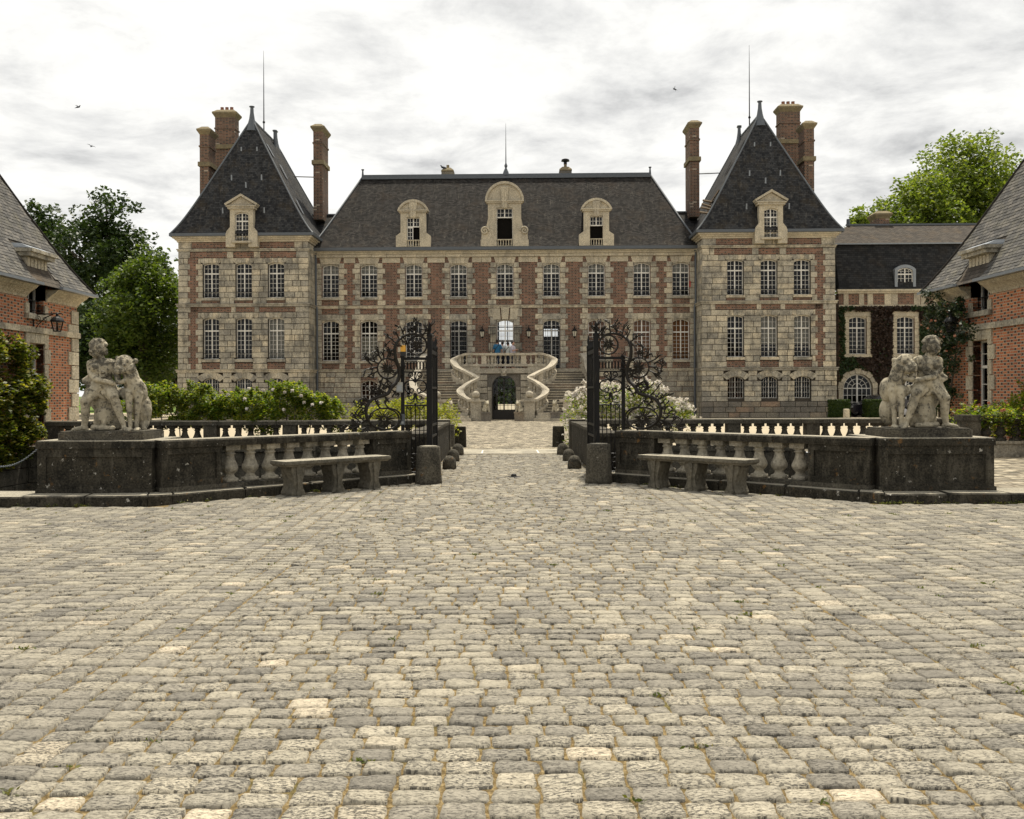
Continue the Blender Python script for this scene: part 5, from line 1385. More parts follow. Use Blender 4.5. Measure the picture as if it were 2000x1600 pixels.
    for x, z in ((-1.3, 12.9), (1.3, 12.9), (-.95, 15.1), (.95, 15.1), (0, 14.6), (-.5, 17), (.5, 17)):
        yv = -.42 + (2.47) * ((z - 11.44) / 7.76 + .045); b.add([(x - .04, yv - .10, z + .25), (x + .04, yv - .10, z + .25), (x + .05, yv - .06, z - .1), (x - .05, yv - .06, z - .1)], [(0, 1, 2, 3)])
    b.build('roof_hooks', M['lead_light'], T)
    xin = -sg
    b = MB()
    for (y_, z, l) in ((2.2, 16.9, .8), (2.8, 15.6, .9), (1.2, 13.0, .9)):
        t = (z - 11.44) / 7.76; xs = xin * (4.44 * (1 - t - .045 * (1 - t)) + .05)
        b = MB(); b.add([(xs, y_, z), (xs - xin * .0, y_ + .5, z), (xs - xin * .45, y_ + .5, z + l), (xs - xin * .45, y_, z + l)], [(0, 1, 2, 3)]); b.build('roof_hatch', M['dark'] if sg > 0 else M['lead'], T)
    if sg > 0:                                               # broken timbers of an open hatch
        for k, (y_, z0, dz) in enumerate(((.6, 12.6, .5), (.9, 12.9, .75), (1.2, 13.1, 1.0), (1.5, 13.5, .55))):
            b = MB(); b.tube([(-3.1 + k * .05, y_, z0), (-4.1 + k * .12, y_ - .1, z0 + dz * .25)], .07, 4); b.tube([(-2.7, y_, z0 + .8), (-3.7 + k * .1, y_, z0 - .3)], .06, 4); b.build('timber', M['wood'], T)
    return T
tower(-1); tower(1)

# ------------------------------------------------------------------ perron with horseshoe stairs
PR = empty('staircase', CW(0, -4), CROT, 'pale stone horseshoe staircase with curved balustrades before the central door', 'staircase')
def pz(Z): return Z - 58.0                                 # depth in the photo frame -> local v
b = MB()
for sg in (-1, 1):
    a, c = sorted((sg * .75, sg * 4.75)); b.box(a, .9, 0, c, 3.9, 2.72)
    a, c = sorted((sg * .75, sg * 2.3)); b.box(a, .12, 0, c, .55, 2.72)
b.build('terrace_body', M['rough_stone'], PR)
b = MB(); b.box(-4.75, .9, 2.72, 4.75, 3.9, 3.04); b.prism([(-2.6, .9), (-2.4, .3), (-2.0, .05), (-1.5, -.08), (1.5, -.08), (2.0, .05), (2.4, .3), (2.6, .9)], 2.73, 3.045); b.build('terrace_floor', M['stair_stone'], PR)
b = MB(); n = 16; r_ = .70; zs = 1.93                      # arched front wall
ar = [(r_ * math.cos(math.pi * i / n), zs + r_ * math.sin(math.pi * i / n)) for i in range(n + 1)]
for i in range(n): b.front([ar[i + 1], ar[i], (ar[i][0], 2.72), (ar[i + 1][0], 2.72)], 0, .5)
for sg in (-1, 1): b.box(*((.70, 0, 0, 1.6, .5, 2.72) if sg > 0 else (-1.6, 0, 0, -.70, .5, 2.72)))
b.build('arch_wall', M['rough_stone'], PR)
ru = Pieces('rustic_block', PR, M['stair_stone'], 'rustic_blocks')
for sg in (-1, 1):
    for k in range(7):
        a, c = sorted((sg * 1.0, sg * 1.58)); ru.box(a, -.12, .02 + k * .385, c, .1, .35 + k * .385)
    a, c = sorted((sg * .74, sg * .97)); ru.box(a, -.05, 1.75, c, .1, 1.92); ru.box(a, -.03, .02, c, .1, 1.7)
for i in range(9):
    a0, a1 = math.pi * i / 9, math.pi * (i + 1) / 9
ru.emit()
b = MB(); b.front([(-.14, 2.58), (.14, 2.58), (.2, 3.0), (-.2, 3.0)], -.16, .05); b.ball((0, -.14, 2.78), .13, 8, 6); b.build('keystone', M['stair_stone'], PR)
b = MB(); b.box(-1.7, -.16, 2.74, 1.7, .1, 2.86); b.box(-1.66, -.10, 2.86, 1.66, .1, 3.02); b.build('moulding', M['stair_stone'], PR)
# door in the arch: dark frame, panes one looks through, lower panel
b = MB()
for x in (-.68, -.045, .005, .64): b.box(x, .25, 0, x + .04, .3, 2.5)
for x in (-.46, -.25, .22, .43): b.box(x, .26, .55, x + .025, .29, 2.45)
for k in range(8): z = .55 + k * .27; b.box(-.68, .262, z, .68, .288, z + .025)
b.box(-.68, .24, 0, .68, .31, .55); b.build('arch_door', M['dark_door'], PR)
b = MB(); b.quad((-.7, .275, .55), (.7, .275, .55), (.7, .275, 2.6), (-.7, .275, 2.6)); b.build('pane', M['glass'], PR)
INN = [(1.4, 58.0, 3.95), (2.35, 58.15, 3.95), (2.98, 57.95, 3.62), (2.72, 57.3, 3.15), (1.95, 56.65, 2.78), (1.58, 56.2, 2.48), (2.05, 55.8, 2.15), (2.42, 55.4, 1.8), (2.3, 55.0, 1.5), (1.85, 54.7, 1.22)]
OUT = [(4.75, 59.6, 3.95), (4.8, 59.0, 3.95), (4.95, 58.3, 3.62), (5.0, 57.7, 3.15), (5.1, 57.1, 2.78), (5.2, 56.5, 2.48), (5.2, 55.9, 2.15), (4.95, 55.3, 1.8), (4.4, 54.8, 1.5), (3.75, 54.6, 1.22)]
SB = baluster_mesh(.55, .085, 'stair_stone', 8)
def sweep_rail(pts, sg, name, wall=True):
    """swept handrail, base moulding and stringer wall along a curved path"""
    P3 = smooth_path([Vector((sg * x, pz(Z), z)) for x, Z, z in pts], 7)
    def ribbon(w0, za, zb, bname, ground=False):
        m_ = MB(); vs = []
        for i, p in enumerate(P3):
            t = P3[min(i + 1, len(P3) - 1)] - P3[max(i - 1, 0)]; t.z = 0; t.normalize(); nrm = Vector((-t.y, t.x, 0)) * w0 / 2
            z1 = p.z + zb; z0 = 0.0 if ground else p.z + za
            vs += [(p.x - nrm.x, p.y - nrm.y, z0), (p.x + nrm.x, p.y + nrm.y, z0), (p.x + nrm.x, p.y + nrm.y, z1), (p.x - nrm.x, p.y - nrm.y, z1)]
        fs = [(4 * i + k, 4 * i + (k + 1) % 4, 4 * i + 4 + (k + 1) % 4, 4 * i + 4 + k) for i in range(len(P3) - 1) for k in range(4)] + [(0, 1, 2, 3), tuple(len(vs) - 4 + k for k in (3, 2, 1, 0))]
        m_.add(vs, fs); recalc(m_.build(bname, M['stair_stone'], PR))
    ribbon(.42, -.14, 0, 'handrail'); ribbon(.30, -.80, -.66, 'base_moulding'); 
    if wall: ribbon(.24, 0, -.80, 'stringer_wall', True)
    acc = 0.0
    for i in range(1, len(P3)):
        acc += (P3[i] - P3[i - 1]).length
        if acc > .20:
            acc = 0; link('baluster', SB, PR, Matrix.Translation((P3[i].x, P3[i].y, P3[i].z - .67)))
    for i in ((10, 26, 42) if wall else (3, 25)):
        if i < len(P3):
            p = P3[i]; m_ = MB(); m_.cbox((p.x, p.y, p.z - .4), (.3, .3, .56)); m_.build('pier', M['stair_stone'], PR)
for sg in (-1, 1):
    sweep_rail(INN, sg, 'inner'); sweep_rail(OUT, sg, 'outer')
    if sg < 0: sweep_rail([(-1.45, 58.0, 3.95), (-.7, 58.0, 3.95), (0, 58.0, 3.95), (.7, 58.0, 3.95), (1.45, 58.0, 3.95)], 1, 'front', False)
    Pi = smooth_path([Vector((sg * x, pz(Z), z)) for x, Z, z in INN[1:]], 4); Po = smooth_path([Vector((sg * x, pz(Z), z)) for x, Z, z in OUT[1:]], 4)
    n = 17
    for k in range(n):
        i0, i1 = int(k * (len(Pi) - 1) / n), int((k + 1) * (len(Pi) - 1) / n); i1 = max(i1, i0 + 1)
        z = 3.04 - (k + 1) * (3.04 / (n + 3))
        m_ = MB(); q = [(Pi[i0].x, Pi[i0].y), (Pi[i1].x, Pi[i1].y), (Po[i1].x, Po[i1].y), (Po[i0].x, Po[i0].y)]
        ca = [((q[0][0] + q[3][0]) / 2 - (q[1][0] + q[2][0]) / 2), ((q[0][1] + q[3][1]) / 2 - (q[1][1] + q[2][1]) / 2)]; cl = math.hypot(*ca) or 1; ca = [x / cl * .06 for x in ca]
        m_.prism([q[0], (q[1][0] + ca[0], q[1][1] + ca[1]), (q[2][0] + ca[0], q[2][1] + ca[1]), q[3]], 0, z - .05); m_.cur = 1; m_.prism(q, z - .05, z); recalc(m_.build('step', [M['rough_stone'], M['stair_stone']], PR))
    for k in range(3):
        e_ = k * .24; z = .45 - k * .15; a, c = sorted((sg * (1.95 - .1 * k), sg * (3.45 + .05 * k)))
        m_ = MB(); m_.box(a, pz(54.65) - .3 - e_, 0, c, pz(54.65) + .15 + .001 * k, z); m_.build('step', M['stair_stone'], PR)
    # newels with stone balls, and the small crouching lions
    for xx, zz in ((1.5, 54.6), (3.68, 54.55)):
        m_ = MB(); x = sg * xx; v = pz(zz); m_.box(x - .33, v - .2, 0, x + .33, v + .22, .32); panelled(m_, x - .29, x + .29, v - .17, v + .2, .32, 1.08, 1, .08, .02); m_.box(x - .50, v - .24, 1.08, x + .50, v + .24, 1.19); m_.box(x - .2, v - .15, 1.19, x + .2, v + .2, 1.27); m_.build('newel', M['stair_stone'], PR)
        m_ = MB(); m_.ball((x, v, 1.27 + .20), .215, 16, 10); m_.build('stone_ball', M['stair_stone'], PR, True)
# outer low wing of the right newel
_lb = MB()
capsule(_lb, (0, 0, .12), (0, -.05, .42), .15, .13); capsule(_lb, (0, -.12, .5), (0, -.24, .46), .14, .08); capsule(_lb, (-.08, -.13, .3), (-.09, -.2, .03), .06, .05); capsule(_lb, (.08, -.13, .3), (.09, -.2, .03), .06, .05); capsule(_lb, (-.12, .1, .12), (-.13, -.1, .05), .1, .05); capsule(_lb, (.12, .1, .12), (.13, -.1, .05), .1, .05); _lb.ball((-.09, -.08, .62), .045); _lb.ball((.09, -.08, .62), .045); capsule(_lb, (0, .1, .3), (0, .15, .1), .15, .16)
LION = remesh(_lb, 'small_lion', .022, M['statue_stone'], 2)
k_ = 0
for sg in (-1, 1):
    for xx in (.92, 2.95):
        r0 = empty('lion_statue', CW(sg * xx, pz(54.35) - 4), CROT)
        m_ = MB(); m_.box(-.26, -.26, 0, .26, .3, .42); m_.box(-.29, -.29, .42, .29, .33, .5); m_.build('plinth', M['rough_stone'], r0)
        link('lion', LION, r0, Matrix.Translation((0, 0, .5)) @ Matrix.Rotation(sg * -.4, 4, 'Z'))
        tag(r0, 'small weathered seated lion on a plinth %s' % (('beside the arched door, yellow bush side', 'at the outer stair foot, yellow bush side', 'beside the arched door, white rose side', 'at the outer stair foot, white rose side')[k_]), 'statue', 'small lions at the foot of the stairs'); k_ += 1
# wall lanterns on the facade
for u in (-1.45, 1.5, 4.4):
    r0 = empty('wall_lantern', CW(u, -.28, 5.15), CROT, 'small black wall lantern %s' % {-1.45: 'next to the central door, on the beacon gate side', 1.5: 'next to the central door, on the white rose side', 4.4: 'on brick beyond the side door, on the white rose side'}[u], 'lantern', 'lanterns on the chateau front')
    b = MB(); b.lathe([(.10, .0), (.16, .32), (.13, .33)], seg=6); b.build('glass', M['cream_paint'], r0)
    b = MB(); b.lathe([(.2, .32), (.19, .38), (.08, .48), (.03, .6)], seg=6); b.lathe([(.02, -.12), (.11, .0)], seg=6); b.tube([(0, 0, .55), (0, .2, .7), (0, .28, .45)], .02, 5)
    for k in range(6): a = math.pi / 3 * (k + .5); b.tube([(.102 * math.cos(a), .102 * math.sin(a), 0), (.165 * math.cos(a), .165 * math.sin(a), .32)], .012, 4)
    b.build('frame', M['iron'], r0)

# ------------------------------------------------------------------ visitors on the terrace
def person(u, v, shirt, h, face, label, arm=0, bag=False):
    r0 = empty('person', CW(u, v, 3.05), CROT + face, label, 'person')
    k = h / 1.7
    def V(x, y_, z): return (x * k, y_ * k, z * k)
    b = MB()
    for sg in (-1, 1):
        capsule(b, V(sg * .09, 0, .88), V(sg * .10, -.02, .48), .085 * k, .06 * k, 8); capsule(b, V(sg * .10, -.02, .48), V(sg * .10, .02, .09), .055 * k, .04 * k, 8); capsule(b, V(sg * .10, .03, .05), V(sg * .11, -.13, .035), .045 * k, .035 * k, 8)
        ex = (sg * .27, -.05 if not arm else -.12, 1.10); hx = (sg * .25 if not arm else sg * .12, -.12 if not arm else -.30, .87 if not arm else 1.22)
        capsule(b, V(sg * .19, 0, 1.38), V(*ex), .055 * k, .045 * k, 8); capsule(b, V(*ex), V(*hx), .042 * k, .032 * k, 8)
        for f_ in range(4): capsule(b, V(hx[0] + (f_ - 1.5) * .015, hx[1] - .01, hx[2] - .03), V(hx[0] + (f_ - 1.5) * .018, hx[1] - .03, hx[2] - .10), .010 * k, .008 * k, 6)
        capsule(b, V(hx[0] - sg * .02, hx[1] - .02, hx[2]), V(hx[0] - sg * .05, hx[1] - .04, hx[2] - .05), .011 * k, .009 * k, 6)
    capsule(b, V(0, 0, .95), V(0, .0, 1.30), .14 * k, .15 * k, 10); capsule(b, V(-.13, 0, 1.37), V(.13, 0, 1.37), .08 * k, .08 * k, 8); capsule(b, V(0, 0, 1.4), V(0, -.01, 1.5), .055 * k, .05 * k, 8)
    b.ball(V(0, -.015, 1.60), .10 * k, 10, 8, (.85, 1, 1.15)); b.ball(V(0, -.11, 1.585), .018 * k, 6, 5); b.ball(V(.085, 0, 1.59), .022 * k, 6, 5); b.ball(V(-.085, 0, 1.59), .022 * k, 6, 5)
    link('body', remesh(b, 'person_body', .016, M['skin'], 2), r0)
    b = MB(); capsule(b, V(0, 0, .93), V(0, 0, 1.30), .165 * k, .17 * k, 10); capsule(b, V(-.14, 0, 1.37), V(.14, 0, 1.37), .095 * k, .095 * k, 8)
    for sg in (-1, 1): capsule(b, V(sg * .19, 0, 1.38), V(sg * .245, -.03 - .04 * arm, 1.20), .072 * k, .064 * k, 8)
    sm = plain('shirt_' + label[:12].replace(' ', '_'), shirt, .85, .2, 0, .15); link('shirt', remesh(b, 'shirt', .016, sm, 2), r0)
    b = MB(); capsule(b, V(-.05, 0, .88), V(.05, 0, .88), .15 * k, .15 * k, 8)
    for sg in (-1, 1): capsule(b, V(sg * .09, 0, .86), V(sg * .10, -.02, .48), .105 * k, .08 * k, 8); capsule(b, V(sg * .10, -.02, .48), V(sg * .10, .02, .14), .075 * k, .06 * k, 8)
    link('trousers', remesh(b, 'trousers', .016, M['denim'], 2), r0)
    b = MB(); b.ball(V(0, .02, 1.635), .108 * k, 10, 8, (.92, 1, 1.0)); link('hair', remesh(b, 'hair', .014, M['hair'], 1), r0)
    if bag:
        b = MB(); b.tube([V(-.15, -.16, 1.42), V(0, -.19, 1.25), V(.17, -.12, 1.0), V(.19, .06, .95), V(.05, .19, 1.2), V(-.13, .13, 1.42), V(-.15, -.16, 1.42)], .018 * k, 5); b.cbox(V(.21, .05, .9), (.1, .2, .16)); b.build('shoulder_bag', M['black_plastic'], r0)
person(-.42, -2.7, (.03, .13, .24), 1.74, R(160), 'person in a blue shirt with a dark shoulder strap, back turned, on the terrace', 0, True)
person(-.12, -2.3, (.40, .42, .42), 1.66, R(200), 'person in a pale grey top standing close behind the blue shirt', 0)
person(.22, -2.6, (.48, .50, .46), 1.60, R(150), 'dark haired person in an off white top with a strap, on the terrace', 0, True)
person(.52, -2.75, (.46, .42, .46), 1.64, R(70), 'person in a lilac grey shirt holding a hand to the face, on the terrace', 1)
# ------------------------------------------------------------------ service wing
WG = empty('service_wing', CW(21.75, 2.0), CROT, 'lower wing with dark mansard roof, its wall covered in ivy', 'building')
wops = [(.65, 1.78, 4.03, 6.48), (3.75, 4.88, 4.03, 6.48), (6.9, 8.0, 4.03, 6.48), (.25, 2.15, 0, 2.75), (3.4, 5.3, 0, 2.75)]
b = MB(); wall_grid(b, 0, 11, 0, 8.0, 0, wops, .3); b.quad((0, 0, 0), (0, 8, 0), (0, 8, 8), (0, 0, 8)); b.quad((11, 0, 0), (11, 8, 0), (11, 8, 8), (11, 0, 8)); b.quad((0, 8, 0), (11, 8, 0), (11, 8, 8), (0, 8, 8)); b.build('wall', M['brick'], WG)
b = MB(); b.quad((0, 1.2, 0), (11, 1.2, 0), (11, 1.2, 8), (0, 1.2, 8)); b.build('inner_partition', M['dark'], WG)
b = MB(); b.box(-.1, -.14, 7.98, 11, .1, 8.12); b.box(-.15, -.25, 8.12, 11, .1, 8.24); b.build('cornice', M['ashlar_pale'], WG)
fs_ = Pieces('frieze_stone', WG, M['ashlar_pale'], 'frieze_stones')
for a, c in ((.3, .62), (1.3, 1.62), (1.85, 2.2), (2.95, 3.4), (3.42, 3.8), (4.85, 5.25), (5.3, 5.6), (6.1, 6.5), (7.1, 7.5), (8.2, 8.6)): fs_.box(a, -.05, 7.25, c, .05, 7.97)
fs_.box(0, -.07, 7.1, 11, .05, 7.24)
for (a, c, z0, z1) in wops[:3]:
    for k in range(6):
        h = (z1 - z0) / 6
        for x0, x1 in ((a - .30, a - .01), (c + .01, c + .30)): fs_.box(x0, -.06, z0 + k * h + .01, x1, .1, z0 + (k + 1) * h - .01)
    fs_.box(a - .3, -.06, z1 + .01, c + .3, .1, z1 + .38); fs_.box(a - .35, -.12, z0 - .2, c + .35, .1, z0 - .01)
fs_.emit()
for (a, c, z0, z1) in wops[:3]:
    window(WG, (a + c) / 2, z0, .15, c - a, z1 - z0, .70, (6, 2), .14); spandrel(WG, (a + c) / 2, z1 - .14, -.02, .2, c - a, .14, 'ashlar_pale')
def fan_window(u, hw, zs):
    f_ = MB(); R0 = hw - .02
    def arc(r, w, n=16):
        for i in range(n):
            a0, a1 = math.pi * i / n, math.pi * (i + 1) / n
            f_.front([((r - w) * math.cos(a0), zs + (r - w) * math.sin(a0)), (r * math.cos(a0), zs + r * math.sin(a0)), (r * math.cos(a1), zs + r * math.sin(a1)), ((r - w) * math.cos(a1), zs + (r - w) * math.sin(a1))][::-1], .1, .17)
    arc(R0, .07); arc(R0 * .68, .03); arc(R0 * .36, .03)
    f_.box(-.05, .095, 0, .05, .17, zs + R0 - .03); f_.box(-R0, .11, zs - .03, R0, .165, zs + .03)
    for a in (30, 60, 120, 150):
        ca, sa = math.cos(R(a)), math.sin(R(a)); f_.tube([(R0 * .34 * ca, .13, zs + R0 * .34 * sa), (R0 * .97 * ca, .13, zs + R0 * .97 * sa)], .016, 4)
    for x in (-R0, -R0 * .68, -R0 * .36, R0 * .36 - .03, R0 * .68 - .03, R0 - .06): f_.box(x, .12, 0, x + (.06 if abs(x) > R0 * .8 else .03), .16, zs - .03)
    for k in range(1, 4): f_.box(-R0, .125, zs * k / 4 - .014, R0, .155, zs * k / 4 + .014)
    o = f_.build('fan_window', M['white'], WG, mat4=Matrix.Translation((u, 0, 0)))
    g_ = MB(); g_.quad((-hw, .14, 0), (hw, .14, 0), (hw, .14, zs + hw), (-hw, .14, zs + hw)); g_.build('pane', M['glass'], o)
    s_ = MB(); n = 16
    for i in range(n):
        a0, a1 = math.pi * i / n, math.pi * (i + 1) / n; p0, p1 = (hw * math.cos(a0), zs + hw * math.sin(a0)), (hw * math.cos(a1), zs + hw * math.sin(a1))
        s_.front([p1, p0, (p0[0], 2.76), (p1[0], 2.76)], -.02, .2)
    s_.build('spandrel', M['ashlar_pale'], o)
    for i in range(9):
        a0, a1 = math.pi * (i + .04) / 9, math.pi * (i + .96) / 9; r0, r1 = hw + .01, hw + (.36 if i % 2 == 0 else .26)
        v_ = MB(); v_.front([(r1 * math.cos(a0), zs + r1 * math.sin(a0)), (r1 * math.cos(a1), zs + r1 * math.sin(a1)), (r0 * math.cos(a1), zs + r0 * math.sin(a1)), (r0 * math.cos(a0), zs + r0 * math.sin(a0))], -.14, -.021); v_.build('voussoir', M['ashlar_pale'], o)
    for sg in (-1, 1):
        v_ = MB(); a, c = sorted((sg * (hw + .01), sg * (hw + .3))); v_.box(a, -.1, 0, c, -.004, zs - .1); v_.box(a - .03, -.13, zs - .1, c + .03, -.003, zs - .01); v_.build('jamb', M['ashlar_pale'], o)
for u in (1.2, 4.35): fan_window(u, .95, 1.8)
b = MB(); b.uv = []
for (p, uvs) in (([(0, -.1, 8.24), (11, -.1, 8.24), (11, .85, 11.3), (0, .85, 11.3)], [(0, 0), (11, 0), (11, 3.2), (0, 3.2)]), ([(0, -.1, 8.24), (0, .85, 11.3), (0, 7.15, 11.3), (0, 8.1, 8.24)], [(0, 0), (0, 3), (7, 3), (8, 0)])):
    b.quad(*p); b.uv.append(uvs)
b.build('mansard', M['slate_wing'], WG)
b = MB(); b.uv = []
for p in ([(-.1, .7, 11.36), (11, .7, 11.36), (11, 4, 13.1), (1.9, 4, 13.1)], [(-.1, .7, 11.36), (1.9, 4, 13.1), (-.1, 7.3, 11.36), (-.1, 7.3, 11.36)], [(-.1, 7.3, 11.36), (1.9, 4, 13.1), (11, 4, 13.1), (11, 7.3, 11.36)]):
    b.quad(*p); b.uv.append([(q[0], q[1] * 1.1) for q in p])
b.build('upper_roof', M['slate_old'], WG)
b = MB(); b.box(-.15, .62, 11.29, 11, .72, 11.37); b.build('break_lead', M['lead_light'], WG)
b = MB(); b.box(1.8, 3.9, 13.08, 11, 4.1, 13.2); b.lathe([(.13, 13.1), (.12, 13.55)], (1.95, 4, 0), 6); b.build('ridge_lead', M['lead'], WG)
chimney(WG, 4.4, 4.8, .9, 1.3, 12, 14.15)
d = empty('dormer'); d.parent = WG; d.location = (4.3, -.05, 0)
b = MB(); ar = arc_pts(1.36, .3, 10); a2 = arc_pts(1.0, .2, 10)
for k in range(10): b.front([(a2[k][0], a2[k][1] + 9.45), (a2[k + 1][0], a2[k + 1][1] + 9.45), (ar[k + 1][0], ar[k + 1][1] + 9.55), (ar[k][0], ar[k][1] + 9.55)], 0, 1.0)
for sg in (-1, 1): a, c = sorted((sg * .5, sg * .68)); b.box(a, .002, 8.24, c, 1.0, 9.55)
b.build('surround', M['lead_light'], d); window(d, 0, 8.2, .1, 1.0, 1.43, .72, (4, 2), .18, rail=False)
b = MB(); b.quad((-.5, .35, 8.2), (.5, .35, 8.2), (.5, .35, 9.7), (-.5, .35, 9.7)); b.build('dark_room', M['dark'], d)
b = MB(); b.box(-.6, .9, 8.3, .6, 1.4, 9.6); b.build('cheeks', M['slate_wing'], d)
b = MB(); b.add([(.72, .22, 8.85), (1.42, .22, 8.85), (1.42, .45, 9.62), (.72, .45, 9.62)], [(0, 1, 2, 3)]); o = b.build('skylight', M['lead'], WG); b = MB(); b.add([(.80, .22, 8.93), (1.34, .22, 8.93), (1.34, .42, 9.54), (.80, .42, 9.54)], [(0, 1, 2, 3)]); b.build('pane', M['glass'], o)
rg = np.random.default_rng(9)
def wall_leaves(parent, n, fn, name, mat, size, seed, th=.22, out=(0, -1, 0)):
    pts = []
    while len(pts) < n:
        u, z = rg.uniform(0, 8.5), rg.uniform(0, 7.15)
        if any(a - .28 < u < c + .28 and z0 - .2 < z < z1 + .32 for a, c, z0, z1 in wops[:3]): continue
        if any((abs(u - cu) < 1.28 and z < 1.8) or math.hypot(u - cu, z - 1.8) < 1.28 for cu in (1.2, 4.35)): continue
        if rg.random() > fn(u, z): continue
        pts.append((u, -.02 - rg.random() ** 1.5 * th, z))
    return leaves(name, np.array(pts), size, mat, parent, up=.2, seed=seed, extra=np.array([[0, -.9, 0]]))
gf = lambda u, z: 1.0 if (u < .75 + .3 * math.sin(z * 2)) or u > 5.3 + .3 * math.sin(z) or (z > 6.85 and u > 4.6) or (2.6 < z < 3.7 and u < 1.6 + .5 * math.sin(z * 3)) else .02
IV = empty('ivy', CW(21.75, 2.0), CROT, 'sheet of brown and green ivy covering the wall of the lower wing', 'ivy')
wall_leaves(IV, 9000, gf, 'green_leaves', M['leaf_ivy_green'], .17, 1)
wall_leaves(IV, 11000, lambda u, z: 1 - gf(u, z), 'dry_leaves', M['leaf_dry'], .16, 2, .16)

# ------------------------------------------------------------------ brick lodges either side
def lodge(s):
    org = Vector((.145 + s * 12.85, 29.0, 0))
    Lg = empty('brick_lodge', org, R(90 if s < 0 else -90), ('brick gate lodge with slate roof, half hidden by a mass of ivy' if s < 0 else 'brick gate lodge with slate roof and a climbing rose on its corner'), 'building')
    def rng(q0, q1): return (s * q0, s * q1) if s > 0 else (s * q1, s * q0)
    wq = (2.1, 2.98); ops_ = [(*rng(*wq), .35, 2.92), (*rng(*wq), 3.72, 4.9)]
    u0, u1 = rng(0, 9.5)
    b = MB(); wall_grid(b, u0, u1, -2.4, 4.9, 0, [ops_[0], ops_[1]], .34)
    for u in (0, s * 9.5): b.quad((u, 0, -2.4), (u, 8, -2.4), (u, 8, 4.6), (u, 0, 4.6))
    b.quad((u0, 8, -2.4), (u1, 8, -2.4), (u1, 8, 4.6), (u0, 8, 4.6)); b.build('wall', M['brick_lodge'], Lg)
    b = MB(); b.quad((u0, .9, -.2), (u1, .9, -.2), (u1, .9, 5), (u0, .9, 5)); b.build('inner_partition', M['dark'], Lg)
    qs = Pieces('quoin', Lg, M['ashlar_pale'], 'quoins')
    for r in range(11):
        z0 = -.45 + r * .405
        if z0 < 3.15 < z0 + .4: z1 = 3.19
        w = .62 if r % 2 else .42; a, c = rng(-.03, w); qs.box(a, -.045, z0 + .012, c, .3, min(z0 + .393, 4.12))
    for r in range(9):
        z0 = .35 + r * .405
        if 2.95 < z0 < 3.3: continue
        w = .34 if r % 2 else .2
        for q0, q1 in ((wq[0] - w, wq[0]), (wq[1], wq[1] + w)): a, c = rng(q0, q1); qs.box(a, -.045, z0 + .012, c, .2, min(z0 + .393, 4.12))
    for k in range(5):
        a, c = rng(wq[0] - .2 + k * .258, wq[0] - .2 + (k + 1) * .258 - .015); qs.box(a, -.05, 2.93, c, .2, 3.19)
    for r in range(10):
        w = .5 if r % 2 else .35; a, c = rng(9.5 - w, 9.53); qs.box(a, -.045, -.05 + r * .415, c, .3, .34 + r * .415)
    qs.emit()
    bs_ = Pieces('base_stone', Lg, M['lichen_mid'], 'base_stones')
    for r in range(6):
        q = -.05
        while q < 9.4:
            w = random.uniform(.5, 1.0); a, c = rng(q + .01, q + w - .01); bs_.box(a, -.1 + random.uniform(-.015, .015), -2.4 + r * .4 + .01, c, .2, -2.0 + r * .4 - .01); q += w
    bs_.emit()
    b = MB(); a, c = rng(-.06, 9.56); b.box(a, -.09, 3.2, c, .1, 3.36); b.build('string_course', M['ashlar'], Lg)
    b = MB(); a, c = rng(wq[0] - .2, wq[1] + .2); b.box(a, -.12, 3.57, c, .3, 3.71); b.build('sill', M['ashlar'], Lg)
    for q0, q1 in ((-.02, wq[0] - .12), (wq[1] + .12, 9.52)):          # coved cornice
        b = MB(); a, c = rng(q0, q1); pr = [(-.02, 4.12), (-.05, 4.18), (-.14, 4.27), (-.28, 4.36), (-.36, 4.44), (.05, 4.44), (.05, 4.12)]
        n = len(pr); vs = [(a, y_, z) for y_, z in pr] + [(c, y_, z) for y_, z in pr]; b.add(vs, [tuple(range(n)), tuple(range(2 * n - 1, n - 1, -1))] + [(i, (i + 1) % n, n + (i + 1) % n, n + i) for i in range(n)]); recalc(b.build('cornice', M['ashlar_pale'], Lg))
        b = MB(); a, c = rng(q0 - (.35 if q0 < 0 else 0), q1); b.box(a, -.50, 4.445, c, -.34, 4.52); b.build('gutter', M['lead_light'], Lg)
    wu = s * (wq[0] + wq[1]) / 2
    window(Lg, wu, 3.73, .22, .86, 1.1, 1.0, (3, 0), 0.0, rail=True, cols=1); window(Lg, wu, .36, .22, .86, 2.56, .72, (4, 2), 0.0, rail=False, cols=1)
    b = MB(); a, c = rng(wq[0] - .14, wq[1] + .14); b.box(a, -.02, 4.80, c, .5, 5.22)
    for k in range(6): xk = a + (c - a) * (k + .5) / 6; b.box(xk - .07, -.05, 4.82, xk + .07, -.0205, 5.20)
    for q0, q1 in ((wq[0] - .14, wq[0]), (wq[1], wq[1] + .14)): a2_, c2_ = rng(q0, q1); b.box(a2_, .0, 4.12, c2_, .5, 4.799)
    b.build('dormer_head', M['ashlar_pale'], Lg)
    b = MB(); a, c = rng(wq[0] - .26, wq[1] + .26); b.box(a, -.20, 5.22, c, .6, 5.33); b.box(a - .06, -.27, 5.33, c + .06, .6, 5.42); b.build('dormer_cornice', M['ashlar'], Lg)
    b = MB(); b.add([(a - .02, -.2, 5.43), (c + .02, -.2, 5.43), (c - .05, .1, 5.56), (a + .05, .1, 5.56), (a + .05, 1.3, 5.6), (c - .05, 1.3, 5.6), (a - .02, 1.0, 5.43), (c + .02, 1.0, 5.43)], [(0, 1, 2, 3), (3, 2, 5, 4), (1, 7, 5, 2), (0, 3, 4, 6)]); b.build('dormer_lead', M['lead_light'], Lg)
